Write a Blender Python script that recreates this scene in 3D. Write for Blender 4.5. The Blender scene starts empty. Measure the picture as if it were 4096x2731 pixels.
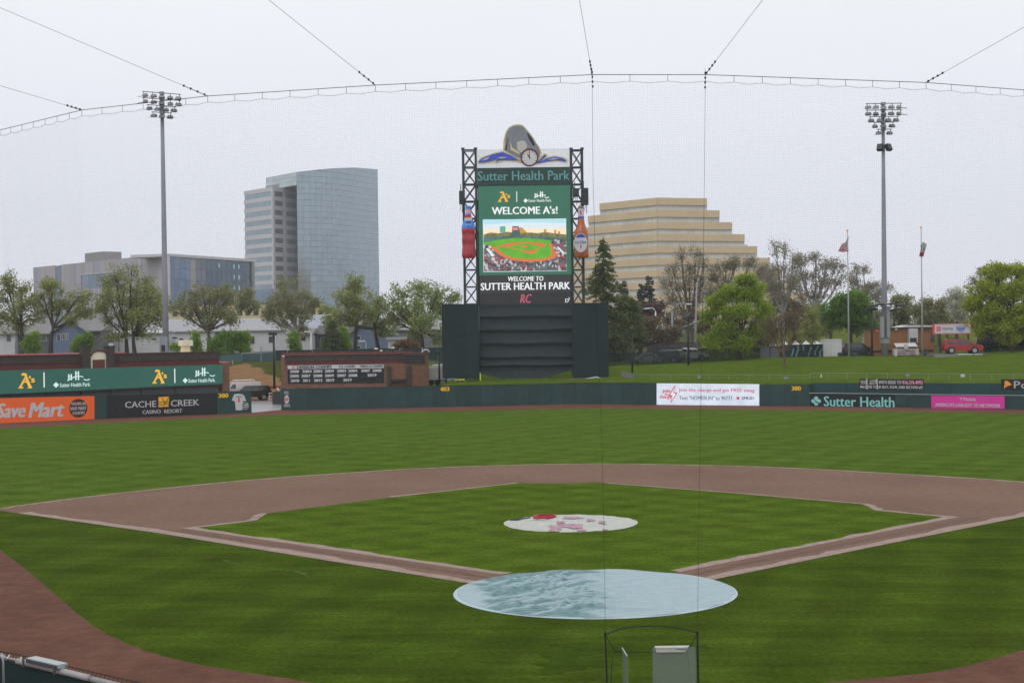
import bpy, math, random
import numpy as np
from mathutils import Matrix, Vector
random.seed(7)
rng = np.random.default_rng(11)
SC = bpy.context.scene
COL = SC.collection
R = math.radians

# ------------------------------------------------------------------ camera, sky, sun, exposure
CAM = Vector((-2.640, -49.177, 8.722))
YAW, PITCH, ROLL = 0.002, -0.009, -0.013
FPX, CX, CY = 6048.8, 2048.0, 1365.5           # focal length and centre in photograph pixels (4096 wide)
_f = Vector((math.sin(YAW) * math.cos(PITCH), math.cos(YAW) * math.cos(PITCH), math.sin(PITCH)))
_r = Vector((math.cos(YAW), -math.sin(YAW), 0))
_u = _r.cross(_f)
RT = _r * math.cos(ROLL) + _u * math.sin(ROLL)
UP = _u * math.cos(ROLL) - _r * math.sin(ROLL)
FW = _f
cam_d = bpy.data.cameras.new('camera')
cam = bpy.data.objects.new('camera', cam_d)
COL.objects.link(cam)
cam_d.sensor_width = 36.0
cam_d.lens = 36.0 * FPX / 4096.0
cam_d.clip_start, cam_d.clip_end = 0.5, 6000
m3 = Matrix((RT, UP, -FW)).transposed()
cam.matrix_world = Matrix.Translation(CAM) @ m3.to_4x4()
SC.camera = cam

SUN_EL, SUN_AZ = R(52), R(205)
world = bpy.data.worlds.new("World")
SC.world = world
world.use_nodes = True
wn, wl = world.node_tree.nodes, world.node_tree.links
wn.clear()
w_out = wn.new('ShaderNodeOutputWorld')
w_bg = wn.new('ShaderNodeBackground')
w_bg.inputs['Strength'].default_value = 0.1
w_sky = wn.new('ShaderNodeTexSky')
w_sky.sky_type = 'NISHITA'
w_sky.sun_disc = False
w_sky.sun_elevation = SUN_EL
w_sky.sun_rotation = SUN_AZ
w_tc = wn.new('ShaderNodeTexCoord')
w_sep = wn.new('ShaderNodeSeparateXYZ')
wl.new(w_tc.outputs['Generated'], w_sep.inputs[0])
w_ramp = wn.new('ShaderNodeValToRGB')          # overcast cloud deck: a little darker towards the horizon all round
e = w_ramp.color_ramp.elements
e[0].position = 0.0;  e[0].color = (.80, .825, .925, 1)
e[1].position = 1.0;  e[1].color = (.985, .99, 1.0, 1)
x_ = e.new(0.09); x_.color = (.855, .88, .97, 1)
x_ = e.new(0.22); x_.color = (.945, .96, 1.0, 1)
wl.new(w_sep.outputs['Z'], w_ramp.inputs['Fac'])
w_map = wn.new('ShaderNodeMapping'); w_map.inputs['Scale'].default_value = (1.0, 1.0, 3.0)
wl.new(w_tc.outputs['Generated'], w_map.inputs['Vector'])
w_noise = wn.new('ShaderNodeTexNoise'); w_noise.inputs['Scale'].default_value = 3.5; w_noise.inputs['Detail'].default_value = 4
wl.new(w_map.outputs[0], w_noise.inputs['Vector'])
w_mr = wn.new('ShaderNodeMapRange'); w_mr.inputs['To Min'].default_value = 9.4; w_mr.inputs['To Max'].default_value = 10.4
wl.new(w_noise.outputs['Fac'], w_mr.inputs['Value'])
w_mul = wn.new('ShaderNodeVectorMath'); w_mul.operation = 'SCALE'
wl.new(w_ramp.outputs['Color'], w_mul.inputs[0]); wl.new(w_mr.outputs[0], w_mul.inputs['Scale'])
w_mix = wn.new('ShaderNodeMix'); w_mix.data_type = 'RGBA'; w_mix.inputs['Factor'].default_value = 0.95
wl.new(w_sky.outputs[0], w_mix.inputs['A']); wl.new(w_mul.outputs[0], w_mix.inputs['B'])
wl.new(w_mix.outputs['Result'], w_bg.inputs['Color'])
wl.new(w_bg.outputs[0], w_out.inputs[0])

sun_d = bpy.data.lights.new('sun', 'SUN')
sun_d.energy = 0.5
sun_d.angle = R(25)
sun_d.color = (1.0, .97, .93)
sun = bpy.data.objects.new('sun', sun_d)
sdir = Vector((math.sin(SUN_AZ) * math.cos(SUN_EL), math.cos(SUN_AZ) * math.cos(SUN_EL), math.sin(SUN_EL)))
sun.rotation_euler = sdir.to_track_quat('Z', 'Y').to_euler()
sun.location = (0, 0, 80)
COL.objects.link(sun)
vs = SC.view_settings
vs.view_transform = 'Standard'; vs.look = 'None'; vs.gamma = 1.0; vs.exposure = 0.0
vs.use_curve_mapping = False
SC.render.film_transparent = False
SC.cycles.max_bounces = 8
SC.cycles.diffuse_bounces = 5
SC.cycles.glossy_bounces = 3
SC.cycles.transparent_max_bounces = 12
SC.cycles.volume_bounces = 0

# ------------------------------------------------------------------ measuring: the place of a point seen in the photograph
def ray(px, py): return FW + RT * ((px - CX) / FPX) - UP * ((py - CY) / FPX)
def at(px, py, Y):
    d = ray(px, py); return CAM + d * ((Y - CAM.y) / d.y)
def gp(px, py, z=0.0):
    d = ray(px, py); return CAM + d * ((z - CAM.z) / d.z)

class Pl:
    """an upright plane through two ground points; local u along it, v up, y away from the viewer"""
    def __init__(s, A, B=None):
        if B is None: A, B = Vector((-100, A, 0)), Vector((100, A, 0))
        s.A = Vector((A[0], A[1], 0)); d = Vector((B[0], B[1], 0)) - s.A
        s.L = d.length; s.x = d.normalized(); s.y = Vector((-s.x.y, s.x.x, 0)); s.z = Vector((0, 0, 1))
        s.M = Matrix(((s.x.x, s.y.x, 0, s.A.x), (s.x.y, s.y.y, 0, s.A.y), (0, 0, 1, 0), (0, 0, 0, 1)))
    def uv(s, px, py, off=0.0):
        d = ray(px, py); k = ((s.A + s.y * off) - CAM).dot(s.y) / d.dot(s.y)
        p = CAM + d * k; return ((p - s.A).dot(s.x), p.z)
    def box(s, px0, py0, px1, py1, off=0.0):
        u0 = s.uv(px0, (py0 + py1) / 2, off)[0]; u1 = s.uv(px1, (py0 + py1) / 2, off)[0]
        v1 = s.uv((px0 + px1) / 2, py0, off)[1]; v0 = s.uv((px0 + px1) / 2, py1, off)[1]
        return u0, u1, v0, v1
    def w(s, u, v, y=0.0): return s.A + s.x * u + s.y * y + s.z * v
    def shift(s, dy): return Pl(s.A + s.y * dy, s.A + s.y * dy + s.x * s.L)

# ------------------------------------------------------------------ materials
def S(r, g, b, k=1.0):
    def c(x):
        x /= 255.0
        return min(1.0, (x / 12.92 if x <= .04045 else ((x + .055) / 1.055) ** 2.4) / k)
    return (c(r), c(g), c(b))
def _n(t, n, **kw):
    o = t.nodes.new(n)
    for k, v in kw.items(): setattr(o, k, v)
    return o
def mat(name, col, rough=.7, var=.15, sc=1.0, bump=0.0, spec=.35, metal=0.0, stretch=None, rnd=0.0, trans=0.0, island=0.0, sc2=None, alpha=1.0, grain=None):
    m = bpy.data.materials.new(name); m.use_nodes = True
    t = m.node_tree; L = t.links; b = t.nodes['Principled BSDF']
    b.inputs['Roughness'].default_value = rough
    b.inputs['Metallic'].default_value = metal
    b.inputs['Specular IOR Level'].default_value = spec
    geo = _n(t, 'ShaderNodeNewGeometry')
    mp = _n(t, 'ShaderNodeMapping'); mp.inputs['Scale'].default_value = stretch or (1, 1, 1)
    L.new(geo.outputs['Position'], mp.inputs['Vector'])
    nz = _n(t, 'ShaderNodeTexNoise'); nz.inputs['Scale'].default_value = sc; nz.inputs['Detail'].default_value = 6; nz.inputs['Roughness'].default_value = .62
    L.new(mp.outputs[0], nz.inputs['Vector'])
    mr = _n(t, 'ShaderNodeMapRange'); mr.inputs['From Min'].default_value = .25; mr.inputs['From Max'].default_value = .75
    mr.inputs['To Min'].default_value = 1 - var; mr.inputs['To Max'].default_value = 1 + var
    L.new(nz.outputs['Fac'], mr.inputs['Value'])
    val = mr.outputs[0]
    def times(a, bmin, bmax, src):
        r = _n(t, 'ShaderNodeMapRange'); r.inputs['To Min'].default_value = bmin; r.inputs['To Max'].default_value = bmax
        L.new(src, r.inputs['Value'])
        q = _n(t, 'ShaderNodeMath', operation='MULTIPLY'); L.new(a, q.inputs[0]); L.new(r.outputs[0], q.inputs[1]); return q.outputs[0]
    if rnd:
        oi = _n(t, 'ShaderNodeObjectInfo'); val = times(val, 1 - rnd, 1 + rnd, oi.outputs['Random'])
    if island:
        val = times(val, 1 - island, 1 + island, geo.outputs['Random Per Island'])
    if sc2:
        n2 = _n(t, 'ShaderNodeTexNoise'); n2.inputs['Scale'].default_value = sc2[0]; n2.inputs['Detail'].default_value = 3
        L.new(geo.outputs['Position'], n2.inputs['Vector'])
        val = times(val, 1 - sc2[1] * 2, 1 + sc2[1] * 2, n2.outputs['Fac'])
    if grain:
        n3 = _n(t, 'ShaderNodeTexNoise'); n3.inputs['Scale'].default_value = grain[0]; n3.inputs['Detail'].default_value = 8; n3.inputs['Roughness'].default_value = .75
        L.new(geo.outputs['Position'], n3.inputs['Vector'])
        val = times(val, 1 - grain[1] * 2, 1 + grain[1] * 2, n3.outputs['Fac'])
    sv = _n(t, 'ShaderNodeVectorMath', operation='SCALE'); sv.inputs[0].default_value = col
    L.new(val, sv.inputs['Scale'])
    L.new(sv.outputs[0], b.inputs['Base Color'])
    if bump:
        bp = _n(t, 'ShaderNodeBump'); bp.inputs['Strength'].default_value = bump; bp.inputs['Distance'].default_value = .05
        L.new(nz.outputs['Fac'], bp.inputs['Height']); L.new(bp.outputs[0], b.inputs['Normal'])
    if alpha < 1.0: b.inputs['Alpha'].default_value = alpha
    if trans:
        tr = _n(t, 'ShaderNodeBsdfTranslucent'); L.new(sv.outputs[0], tr.inputs['Color'])
        mx = _n(t, 'ShaderNodeMixShader'); mx.inputs[0].default_value = trans
        L.new(b.outputs[0], mx.inputs[1]); L.new(tr.outputs[0], mx.inputs[2])
        L.new(mx.outputs[0], t.nodes['Material Output'].inputs['Surface'])
    return m
def emis(name, col, k=1.0, grain=0.0, gs=3.0):
    m = bpy.data.materials.new(name); m.use_nodes = True
    t = m.node_tree; L = t.links; b = t.nodes['Principled BSDF']
    b.inputs['Base Color'].default_value = (.02, .02, .02, 1); b.inputs['Roughness'].default_value = .6
    b.inputs['Emission Color'].default_value = (*col, 1)
    b.inputs['Emission Strength'].default_value = k
    if grain:
        geo = _n(t, 'ShaderNodeNewGeometry'); nz = _n(t, 'ShaderNodeTexNoise'); nz.inputs['Scale'].default_value = gs; nz.inputs['Detail'].default_value = 3
        L.new(geo.outputs['Position'], nz.inputs['Vector'])
        mr = _n(t, 'ShaderNodeMapRange'); mr.inputs['From Min'].default_value = .3; mr.inputs['From Max'].default_value = .7
        mr.inputs['To Min'].default_value = k * (1 - grain); mr.inputs['To Max'].default_value = k * (1 + grain)
        L.new(nz.outputs['Fac'], mr.inputs['Value']); L.new(mr.outputs[0], b.inputs['Emission Strength'])
    return m

# ------------------------------------------------------------------ mesh building
WO = {}
def org(o): return WO.get(o.name, Vector((0, 0, 0))) if o else Vector((0, 0, 0))
class MB:
    def __init__(s, M=None): s.v, s.f, s.mi, s.M = [], [], [], (M.M if isinstance(M, Pl) else M)
    def add(s, vs, fs, mi=0):
        n = len(s.v)
        s.v += [(s.M @ Vector(p)) if s.M else Vector(p) for p in vs]
        s.f += [[i + n for i in f] for f in fs]; s.mi += [mi] * len(fs); return s
    def box(s, x0, x1, y0, y1, z0, z1, mi=0):
        if x0 > x1: x0, x1 = x1, x0
        if z0 > z1: z0, z1 = z1, z0
        return s.add([(x0, y0, z0), (x1, y0, z0), (x1, y1, z0), (x0, y1, z0), (x0, y0, z1), (x1, y0, z1), (x1, y1, z1), (x0, y1, z1)],
                     [(0, 3, 2, 1), (4, 5, 6, 7), (0, 1, 5, 4), (1, 2, 6, 5), (2, 3, 7, 6), (3, 0, 4, 7)], mi)
    def quad(s, a, b, c, d, mi=0): return s.add([a, b, c, d], [(0, 1, 2, 3)], mi)
    def prism(s, pts, y0, y1, mi=0):
        """outline in local (u, v), from y0 (viewer side) back to y1"""
        n = len(pts)
        return s.add([(p[0], y0, p[1]) for p in pts] + [(p[0], y1, p[1]) for p in pts],
                     [list(range(n)), list(range(2 * n - 1, n - 1, -1))] + [[(i + 1) % n, i, i + n, (i + 1) % n + n] for i in range(n)], mi)
    def slab(s, pts, z0, z1, mi=0):
        n = len(pts)
        return s.add([(p[0], p[1], z0) for p in pts] + [(p[0], p[1], z1) for p in pts],
                     [list(range(n - 1, -1, -1)), list(range(n, 2 * n))] + [[i, (i + 1) % n, (i + 1) % n + n, i + n] for i in range(n)], mi)
    def tube(s, pts, r, n=8, mi=0, cap=True):
        pts = [Vector(p) for p in pts]; k = len(pts)
        rs = r if isinstance(r, (list, tuple)) else [r] * k
        vs = []
        for i, p in enumerate(pts):
            t = (pts[min(i + 1, k - 1)] - pts[max(i - 1, 0)]).normalized()
            a = t.cross(Vector((0, 0, 1)) if abs(t.z) < .9 else Vector((1, 0, 0))).normalized(); b = t.cross(a)
            for j in range(n):
                q = 2 * math.pi * j / n
                vs.append(p + (a * math.cos(q) + b * math.sin(q)) * rs[i])
        fs = [[i * n + j, i * n + (j + 1) % n, (i + 1) * n + (j + 1) % n, (i + 1) * n + j] for i in range(k - 1) for j in range(n)]
        if cap: fs += [list(range(n - 1, -1, -1)), list(range((k - 1) * n, k * n))]
        return s.add(vs, fs, mi)
    def lathe(s, c, prof, n=12, mi=0, a0=0.0, a1=2 * math.pi):
        full = abs(a1 - a0 - 2 * math.pi) < 1e-6; m = n if full else n + 1
        vs = []
        for r_, z_ in prof:
            for j in range(m):
                q = a0 + (a1 - a0) * j / n
                vs.append((c[0] + r_ * math.cos(q), c[1] + r_ * math.sin(q), c[2] + z_))
        fs = []
        for i in range(len(prof) - 1):
            for j in range(n):
                k = (j + 1) % m if full else j + 1
                fs.append([i * m + j, i * m + k, (i + 1) * m + k, (i + 1) * m + j])
        return s.add(vs, fs, mi)
    def disc(s, c, r_, y0, y1, n=24, mi=0, a0=0, a1=2 * math.pi, ry=None):
        k = n if abs(a1 - a0 - 2 * math.pi) < 1e-6 else n + 1
        return s.prism([(c[0] + r_ * math.cos(a0 + (a1 - a0) * i / n), c[1] + (ry or r_) * math.sin(a0 + (a1 - a0) * i / n)) for i in range(k)], y0, y1, mi)
    def ring(s, c, r0, r1, y0, y1, n=28, mi=0):
        vs, fs = [], []
        for i in range(n):
            q = 2 * math.pi * i / n; cs, sn = math.cos(q), math.sin(q)
            for rr, yy in ((r0, y0), (r1, y0), (r1, y1), (r0, y1)): vs.append((c[0] + rr * cs, yy, c[1] + rr * sn))
        for i in range(n):
            a, b = i * 4, ((i + 1) % n) * 4
            for k in range(4): fs.append([a + k, a + (k + 1) % 4, b + (k + 1) % 4, b + k])
        return s.add(vs, fs, mi)

def mk(name, verts, faces, mats, parent=None, smooth=False, mi=None, o0=None):
    me = bpy.data.meshes.new(name)
    o = bpy.data.objects.new(name, me); COL.objects.link(o)
    base = org(parent) if o0 is None else Vector(o0)
    me.from_pydata([tuple(Vector(p) - base) for p in verts], [], faces)
    for m in (mats if isinstance(mats, (list, tuple)) else [mats]): me.materials.append(m)
    if mi and any(mi): me.polygons.foreach_set('material_index', mi)
    if smooth: me.polygons.foreach_set('use_smooth', [True] * len(me.polygons))
    if parent: o.parent = parent
    elif o0 is not None: o.location = base
    WO[o.name] = base
    return o
def part(mb, name, m, parent, smooth=False, label=None, stuff=False):
    o = mk(name, mb.v, mb.f, m, parent, smooth, mb.mi)
    if label: o['label'] = label
    if stuff: o['kind'] = 'stuff'
    return o
def tag(o, label, cat, group=None, kind=None):
    o['label'] = label
    if cat: o['category'] = cat
    if group: o['group'] = group
    if kind: o['kind'] = kind
    return o
def thing(name, label, cat, loc, group=None):
    o = bpy.data.objects.new(name, None); COL.objects.link(o)
    o.empty_display_size = .3
    o.location = loc; WO[o.name] = Vector(loc)
    return tag(o, label, cat, group)
def solo(mb, name, m, label, cat, group=None, smooth=False):
    xs = [p.x for p in mb.v]; ys = [p.y for p in mb.v]; zs = [p.z for p in mb.v]
    o = mk(name, mb.v, mb.f, m, None, smooth, mb.mi, o0=((min(xs) + max(xs)) / 2, (min(ys) + max(ys)) / 2, min(zs)))
    return tag(o, label, cat, group)
def struct(mb, name, m, smooth=False):
    o = mk(name, mb.v, mb.f, m, None, smooth, mb.mi); o['kind'] = 'structure'; return o
def copy_tree(o, parent=None):
    c = o.copy(); COL.objects.link(c); c.parent = parent
    for ch in list(o.children): copy_tree(ch, c)
    return c
def fast(name, V, F, m, parent=None, stuff=False, smooth=False):
    """V (N,3) array in world space, F (M,k) int array"""
    V = np.asarray(V, dtype=np.float64); F = np.asarray(F, dtype=np.int32)
    b = org(parent); V = V - np.array(b)
    me = bpy.data.meshes.new(name)
    k = F.shape[1]
    me.vertices.add(len(V)); me.vertices.foreach_set('co', V.astype(np.float32).ravel())
    me.loops.add(F.size); me.loops.foreach_set('vertex_index', F.ravel())
    me.polygons.add(len(F)); me.polygons.foreach_set('loop_start', np.arange(0, F.size, k, dtype=np.int32))
    me.update(calc_edges=True); me.validate()
    me.materials.append(m)
    if smooth: me.polygons.foreach_set('use_smooth', [True] * len(me.polygons))
    o = bpy.data.objects.new(name, me); COL.objects.link(o)
    if parent: o.parent = parent
    WO[o.name] = b
    if stuff: o['kind'] = 'stuff'
    return o
def segs(P0, P1, r0, r1, n=3):
    """many straight tapered prisms at once -> V, F (quads)"""
    P0, P1 = np.asarray(P0, float), np.asarray(P1, float); N = len(P0)
    r0 = np.broadcast_to(np.asarray(r0, float), (N,)); r1 = np.broadcast_to(np.asarray(r1, float), (N,))
    t = P1 - P0; t /= np.maximum(np.linalg.norm(t, axis=1, keepdims=True), 1e-9)
    ref = np.where(np.abs(t[:, 2:3]) < .9, np.array([[0, 0, 1.]]), np.array([[1., 0, 0]]))
    a = np.cross(t, ref); a /= np.linalg.norm(a, axis=1, keepdims=True); b = np.cross(t, a)
    V = np.zeros((N, 2 * n, 3))
    for j in range(n):
        q = 2 * math.pi * j / n; d = a * math.cos(q) + b * math.sin(q)
        V[:, j] = P0 + d * r0[:, None]; V[:, n + j] = P1 + d * r1[:, None]
    F = np.array([[j, (j + 1) % n, n + (j + 1) % n, n + j] for j in range(n)])
    F = (F[None] + (np.arange(N) * 2 * n)[:, None, None]).reshape(-1, 4)
    return V.reshape(-1, 3), F

# ------------------------------------------------------------------ lettering
def text(parent, s, P, box, y, m, bold=.0, shear=0.0, depth=.012, name='lettering', px=True, space=1.0, label=None, fit=True):
    cu = bpy.data.curves.new(name, 'FONT'); cu.body = s; cu.size = 1.0; cu.shear = shear; cu.offset = 0.0
    cu.space_character = space; cu.resolution_u = 2; cu.align_x = 'LEFT'
    tmp = bpy.data.objects.new('tmp', cu)
    me = bpy.data.meshes.new_from_object(tmp)
    V = np.array([v.co[:] for v in me.vertices]); F = [list(p.vertices) for p in me.polygons]
    bpy.data.objects.remove(tmp); bpy.data.curves.remove(cu); bpy.data.meshes.remove(me)
    u0, u1, v0, v1 = P.box(*box, off=y) if px else box
    if bold > .009:      # heavier strokes: the same letters three times, side by side
        n0 = len(V); V = np.concatenate([V + [d, 0, 0] for d in (-bold, 0, bold)]); F = [[i + k * n0 for i in f] for k in range(3) for f in F]
    lay = np.repeat(np.arange(3), len(V) // 3) * .0016 if bold > .009 else np.zeros(len(V))
    lo, hi = V.min(0), V.max(0)
    sx, sz = (u1 - u0) / (hi[0] - lo[0]), (v1 - v0) / max(1e-6, hi[1] - lo[1])
    if not fit: sz = sx
    n = len(V)
    W = [P.w(u0 + (p[0] - lo[0]) * sx, v0 + (p[1] - lo[1]) * sz, y - depth - l_) for p, l_ in zip(V, lay)]
    # side walls from boundary edges
    ed = {}
    for f in F:
        for i in range(len(f)):
            a, b = f[i], f[(i + 1) % len(f)]; ed[(a, b)] = 1
    W2 = [P.w(u0 + (p[0] - lo[0]) * sx, v0 + (p[1] - lo[1]) * sz, y) for p in V]
    G = list(F)
    for (a, b) in ed:
        if (b, a) not in ed: G.append([b, a, a + n, b + n])
    o = mk(name, W + W2, G, m, parent)
    if label: o['label'] = label
    return o
def plate(P, box, y0, y1, mi=0, mb=None, px=True):
    mb = mb or MB(P)
    u0, u1, v0, v1 = P.box(*box, off=y0) if px else box
    return mb.box(u0, u1, y0, y1, v0, v1, mi)
def poly(P, pts, y0, y1, mi=0, mb=None):
    mb = mb or MB(P)
    return mb.prism([P.uv(a, b, y0) for a, b in pts], y0, y1, mi)
def smoothstep(a, b, x):
    t = np.clip((np.asarray(x, float) - a) / (b - a), 0, 1); return t * t * (3 - 2 * t)

# ================================================================== THE GROUND
K = 4096 / 2352.0                               # some outlines were measured on a 2352 px wide view
def gpd(x, y, z=0.0): return gp(x * K, y * K, z)
def spline(pts, n=6):
    P = [Vector(p) for p in pts]; out = []
    for i in range(len(P) - 1):
        a, b, c, d = P[max(i - 1, 0)], P[i], P[i + 1], P[min(i + 2, len(P) - 1)]
        for k in range(n):
            t = k / n
            out.append(.5 * ((2 * b) + (c - a) * t + (2 * a - 5 * b + 4 * c - d) * t * t + (3 * b - a - 3 * c + d) * t ** 3))
    return out + [P[-1]]

WALL_L = [gp(-420, 1712), gp(0, 1692.4), gp(378, 1675.6), gp(870, 1656), gp(1007, 1650.7)]
WALL_R = [gp(1125, 1639), gp(1179, 1640), gp(1924, 1623.6), gp(2300, 1615), gp(2627, 1618), gp(3036, 1622.7), gp(3238, 1623.8), gp(3726, 1631), gp(4096, 1638), gp(4500, 1650)]
_wx = np.array([-300] + [p.x for p in WALL_L + WALL_R] + [300]); _wy = np.array([WALL_L[0].y] + [p.y for p in WALL_L + WALL_R] + [WALL_R[-1].y])
def yw(x): return np.interp(x, _wx, _wy)
_cp = [at(a, b, 150) for a, b in ((2440, 1465), (2760, 1456), (3100, 1433), (3400, 1428), (3700, 1427), (4096, 1409), (4500, 1400))]
_cx = [-14, -6] + [p.x for p in _cp]; _cz = [2.3, 2.6] + [p.z for p in _cp]
def H(x, y):
    """height of the land"""
    x = np.asarray(x, float); y = np.asarray(y, float)
    w = yw(x); t = y - w
    zc = np.interp(x, _cx, _cz)
    zr = np.where(t < .45, -.1, 2.45 + (zc - 2.45) * smoothstep(0, 1, (t - 1) / np.maximum(150 - w - 1, 5)))
    zr = zr + (4.3 - zc) * smoothstep(168, 200, y)
    zl = -.1 + 4.3 * smoothstep(143, 178, y)
    k = smoothstep(-15, -9, x)
    z = zl * (1 - k) + zr * k
    z = z + 3.5 * smoothstep(242, 262, y) * smoothstep(36, 52, x) * (1 - .0 * y)
    return np.where(y < 60, -.1, z)
def Hz(x, y): return float(H(x, y))
def hit(px, py):
    d = ray(px, py); k = 100.0
    while k < 900:
        p = CAM + d * k
        if p.z < Hz(p.x, p.y): return p
        k += .25
    return CAM + d * 900

def mat_grass(name, c1, c2, stripes=0.0, ang=0.0, width=3.0, streak=.1):
    m = mat(name, c1, rough=.9, var=.16, sc=.9, spec=.0)
    t = m.node_tree; L = t.links; b = t.nodes['Principled BSDF']
    geo = _n(t, 'ShaderNodeNewGeometry')
    src = b.inputs['Base Color'].links[0].from_socket
    def noise(scale, stretch, det=5):
        mp = _n(t, 'ShaderNodeMapping'); mp.inputs['Scale'].default_value = stretch; mp.inputs['Rotation'].default_value = (0, 0, ang)
        L.new(geo.outputs['Position'], mp.inputs['Vector'])
        q = _n(t, 'ShaderNodeTexNoise'); q.inputs['Scale'].default_value = scale; q.inputs['Detail'].default_value = det; q.inputs['Roughness'].default_value = .65
        L.new(mp.outputs[0], q.inputs['Vector']); return q.outputs['Fac']
    def ramp(s, a, bb, lo, hi):
        r = _n(t, 'ShaderNodeMapRange'); r.inputs['From Min'].default_value = a; r.inputs['From Max'].default_value = bb
        r.inputs['To Min'].default_value = lo; r.inputs['To Max'].default_value = hi; L.new(s, r.inputs['Value']); return r.outputs[0]
    def mixc(f, A, Bc):
        x = _n(t, 'ShaderNodeMix', data_type='RGBA'); L.new(f, x.inputs['Factor']); L.new(A, x.inputs['A']); x.inputs['B'].default_value = (*Bc, 1); return x.outputs['Result']
    def scale(A, f):
        x = _n(t, 'ShaderNodeVectorMath', operation='SCALE'); L.new(A, x.inputs[0]); L.new(f, x.inputs['Scale']); return x.outputs[0]
    col = mixc(ramp(noise(.22, (1, 1, 1)), .38, .66, 0, .75), src, c2)
    col = scale(col, ramp(noise(1.0, (.12, 1.5, 1), 4), .3, .7, 1 - streak, 1 + streak))
    col = scale(col, ramp(noise(7.0, (1, .6, 1), 8), .28, .72, .66, 1.34))
    col = scale(col, ramp(noise(.55, (1, .5, 1), 6), .3, .7, .86, 1.14))
    if stripes:
        mp = _n(t, 'ShaderNodeMapping'); mp.inputs['Rotation'].default_value = (0, 0, ang); L.new(geo.outputs['Position'], mp.inputs['Vector'])
        for axis in 'XY':
            wv = _n(t, 'ShaderNodeTexWave', wave_type='BANDS', bands_direction=axis, wave_profile='SIN')
            wv.inputs['Scale'].default_value = .314 / width; wv.inputs['Distortion'].default_value = 1.2; wv.inputs['Detail'].default_value = 2
            L.new(mp.outputs[0], wv.inputs['Vector'])
            col = scale(col, ramp(wv.outputs['Fac'], .3, .7, 1 - stripes, 1 + stripes))
    L.new(col, b.inputs['Base Color'])
    bp = _n(t, 'ShaderNodeBump'); bp.inputs['Strength'].default_value = .5; bp.inputs['Distance'].default_value = .04
    L.new(noise(14.0, (1, 1, 1), 6), bp.inputs['Height']); L.new(bp.outputs[0], b.inputs['Normal'])
    return m
M_OUT = mat_grass('outfield_turf', (.073, .128, .0150), (.088, .132, .018), .06, R(33), 3.1, .20)
M_INF = mat_grass('infield_turf', (.071, .120, .0110), (.083, .123, .013), .07, R(47), 2.6, .17)
M_FOUL = mat_grass('foul_turf', (.053, .088, .0080), (.061, .089, .010), .075, R(20), 3.9, .18)
M_BERM = mat_grass('berm_turf', (.078, .128, .012), (.100, .135, .016), 0, R(10), 3, .12)
M_LEVEE = mat_grass('levee_turf', (.12, .15, .026), (.14, .15, .035), 0, 0, 3, .1)
M_LAND = mat_grass('rough_land', (.06, .08, .028), (.10, .085, .05), 0, 0, 3, .1)
M_DIRT = mat('infield_dirt', (.202, .124, .090), rough=.85, var=.17, sc=2.6, bump=.35, spec=.04, sc2=(.16, .12), grain=(9, .22))
M_EDGE = mat('sheen_dirt', (.33, .235, .20), rough=.6, var=.22, sc=2.2, bump=.2, spec=.1, grain=(6, .3))  # wet sheen along the dirt edges, put into the colour as a paler tone
M_CORE = mat('damp_dirt', (.148, .086, .066), rough=.6, var=.2, sc=2.2, bump=.2, spec=.05, grain=(6, .3))
M_TRACK = mat('brick_dust', (.150, .067, .047), rough=.8, var=.16, sc=1.4, bump=.3, spec=.04, sc2=(.16, .1), grain=(7, .22))
M_TRACK2 = mat('wet_brick_dust', (.140, .066, .045), rough=.85, var=.28, sc=1.6, bump=.35, spec=.04, grain=(11, .25), sc2=(.3, .2), stretch=(1, 1, 1))
M_PAVE = mat('wet_concrete', (.40, .39, .40), rough=.25, var=.22, sc=.9, spec=.5)
M_EARTH = mat('bare_earth', (.24, .135, .058), rough=.9, var=.22, sc=.8, bump=.4, spec=.1)
M_SCRUB = mat_grass('scrub_turf', (.075, .085, .022), (.06, .085, .02), 0, 0, 3, .1)

def grid_sheet(name, m, xs, ys, dz=0.0, keep=None, mi=None):
    X, Y = np.meshgrid(xs, ys); Z = H(X, Y) + dz
    V = np.stack([X.ravel(), Y.ravel(), Z.ravel()], 1); nx = len(xs)
    F, MI = [], []
    for j in range(len(ys) - 1):
        for i in range(nx - 1):
            cx_, cy_ = (xs[i] + xs[i + 1]) / 2, (ys[j] + ys[j + 1]) / 2
            if keep and not keep(cx_, cy_): continue
            F.append([j * nx + i, j * nx + i + 1, (j + 1) * nx + i + 1, (j + 1) * nx + i])
            MI.append(mi(cx_, cy_) if mi else 0)
    o = mk(name, V.tolist(), F, m, None, True, MI); o['kind'] = 'structure'; return o
# far land to the horizon, near land behind the walls
xs = np.concatenate([np.linspace(-2600, -170, 14), np.linspace(-150, 150, 76), np.linspace(170, 2600, 14)])
ys = np.concatenate([np.linspace(-120, 90, 8), np.arange(96, 190, 2.0), np.linspace(192, 300, 28), np.linspace(330, 3600, 16)])
def land_keep(x, y): return not (-14 < x < 110 and yw(x) - 4 < y < 152)
grid_sheet('ground', M_LAND, xs, ys, -.06, keep=land_keep)
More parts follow.
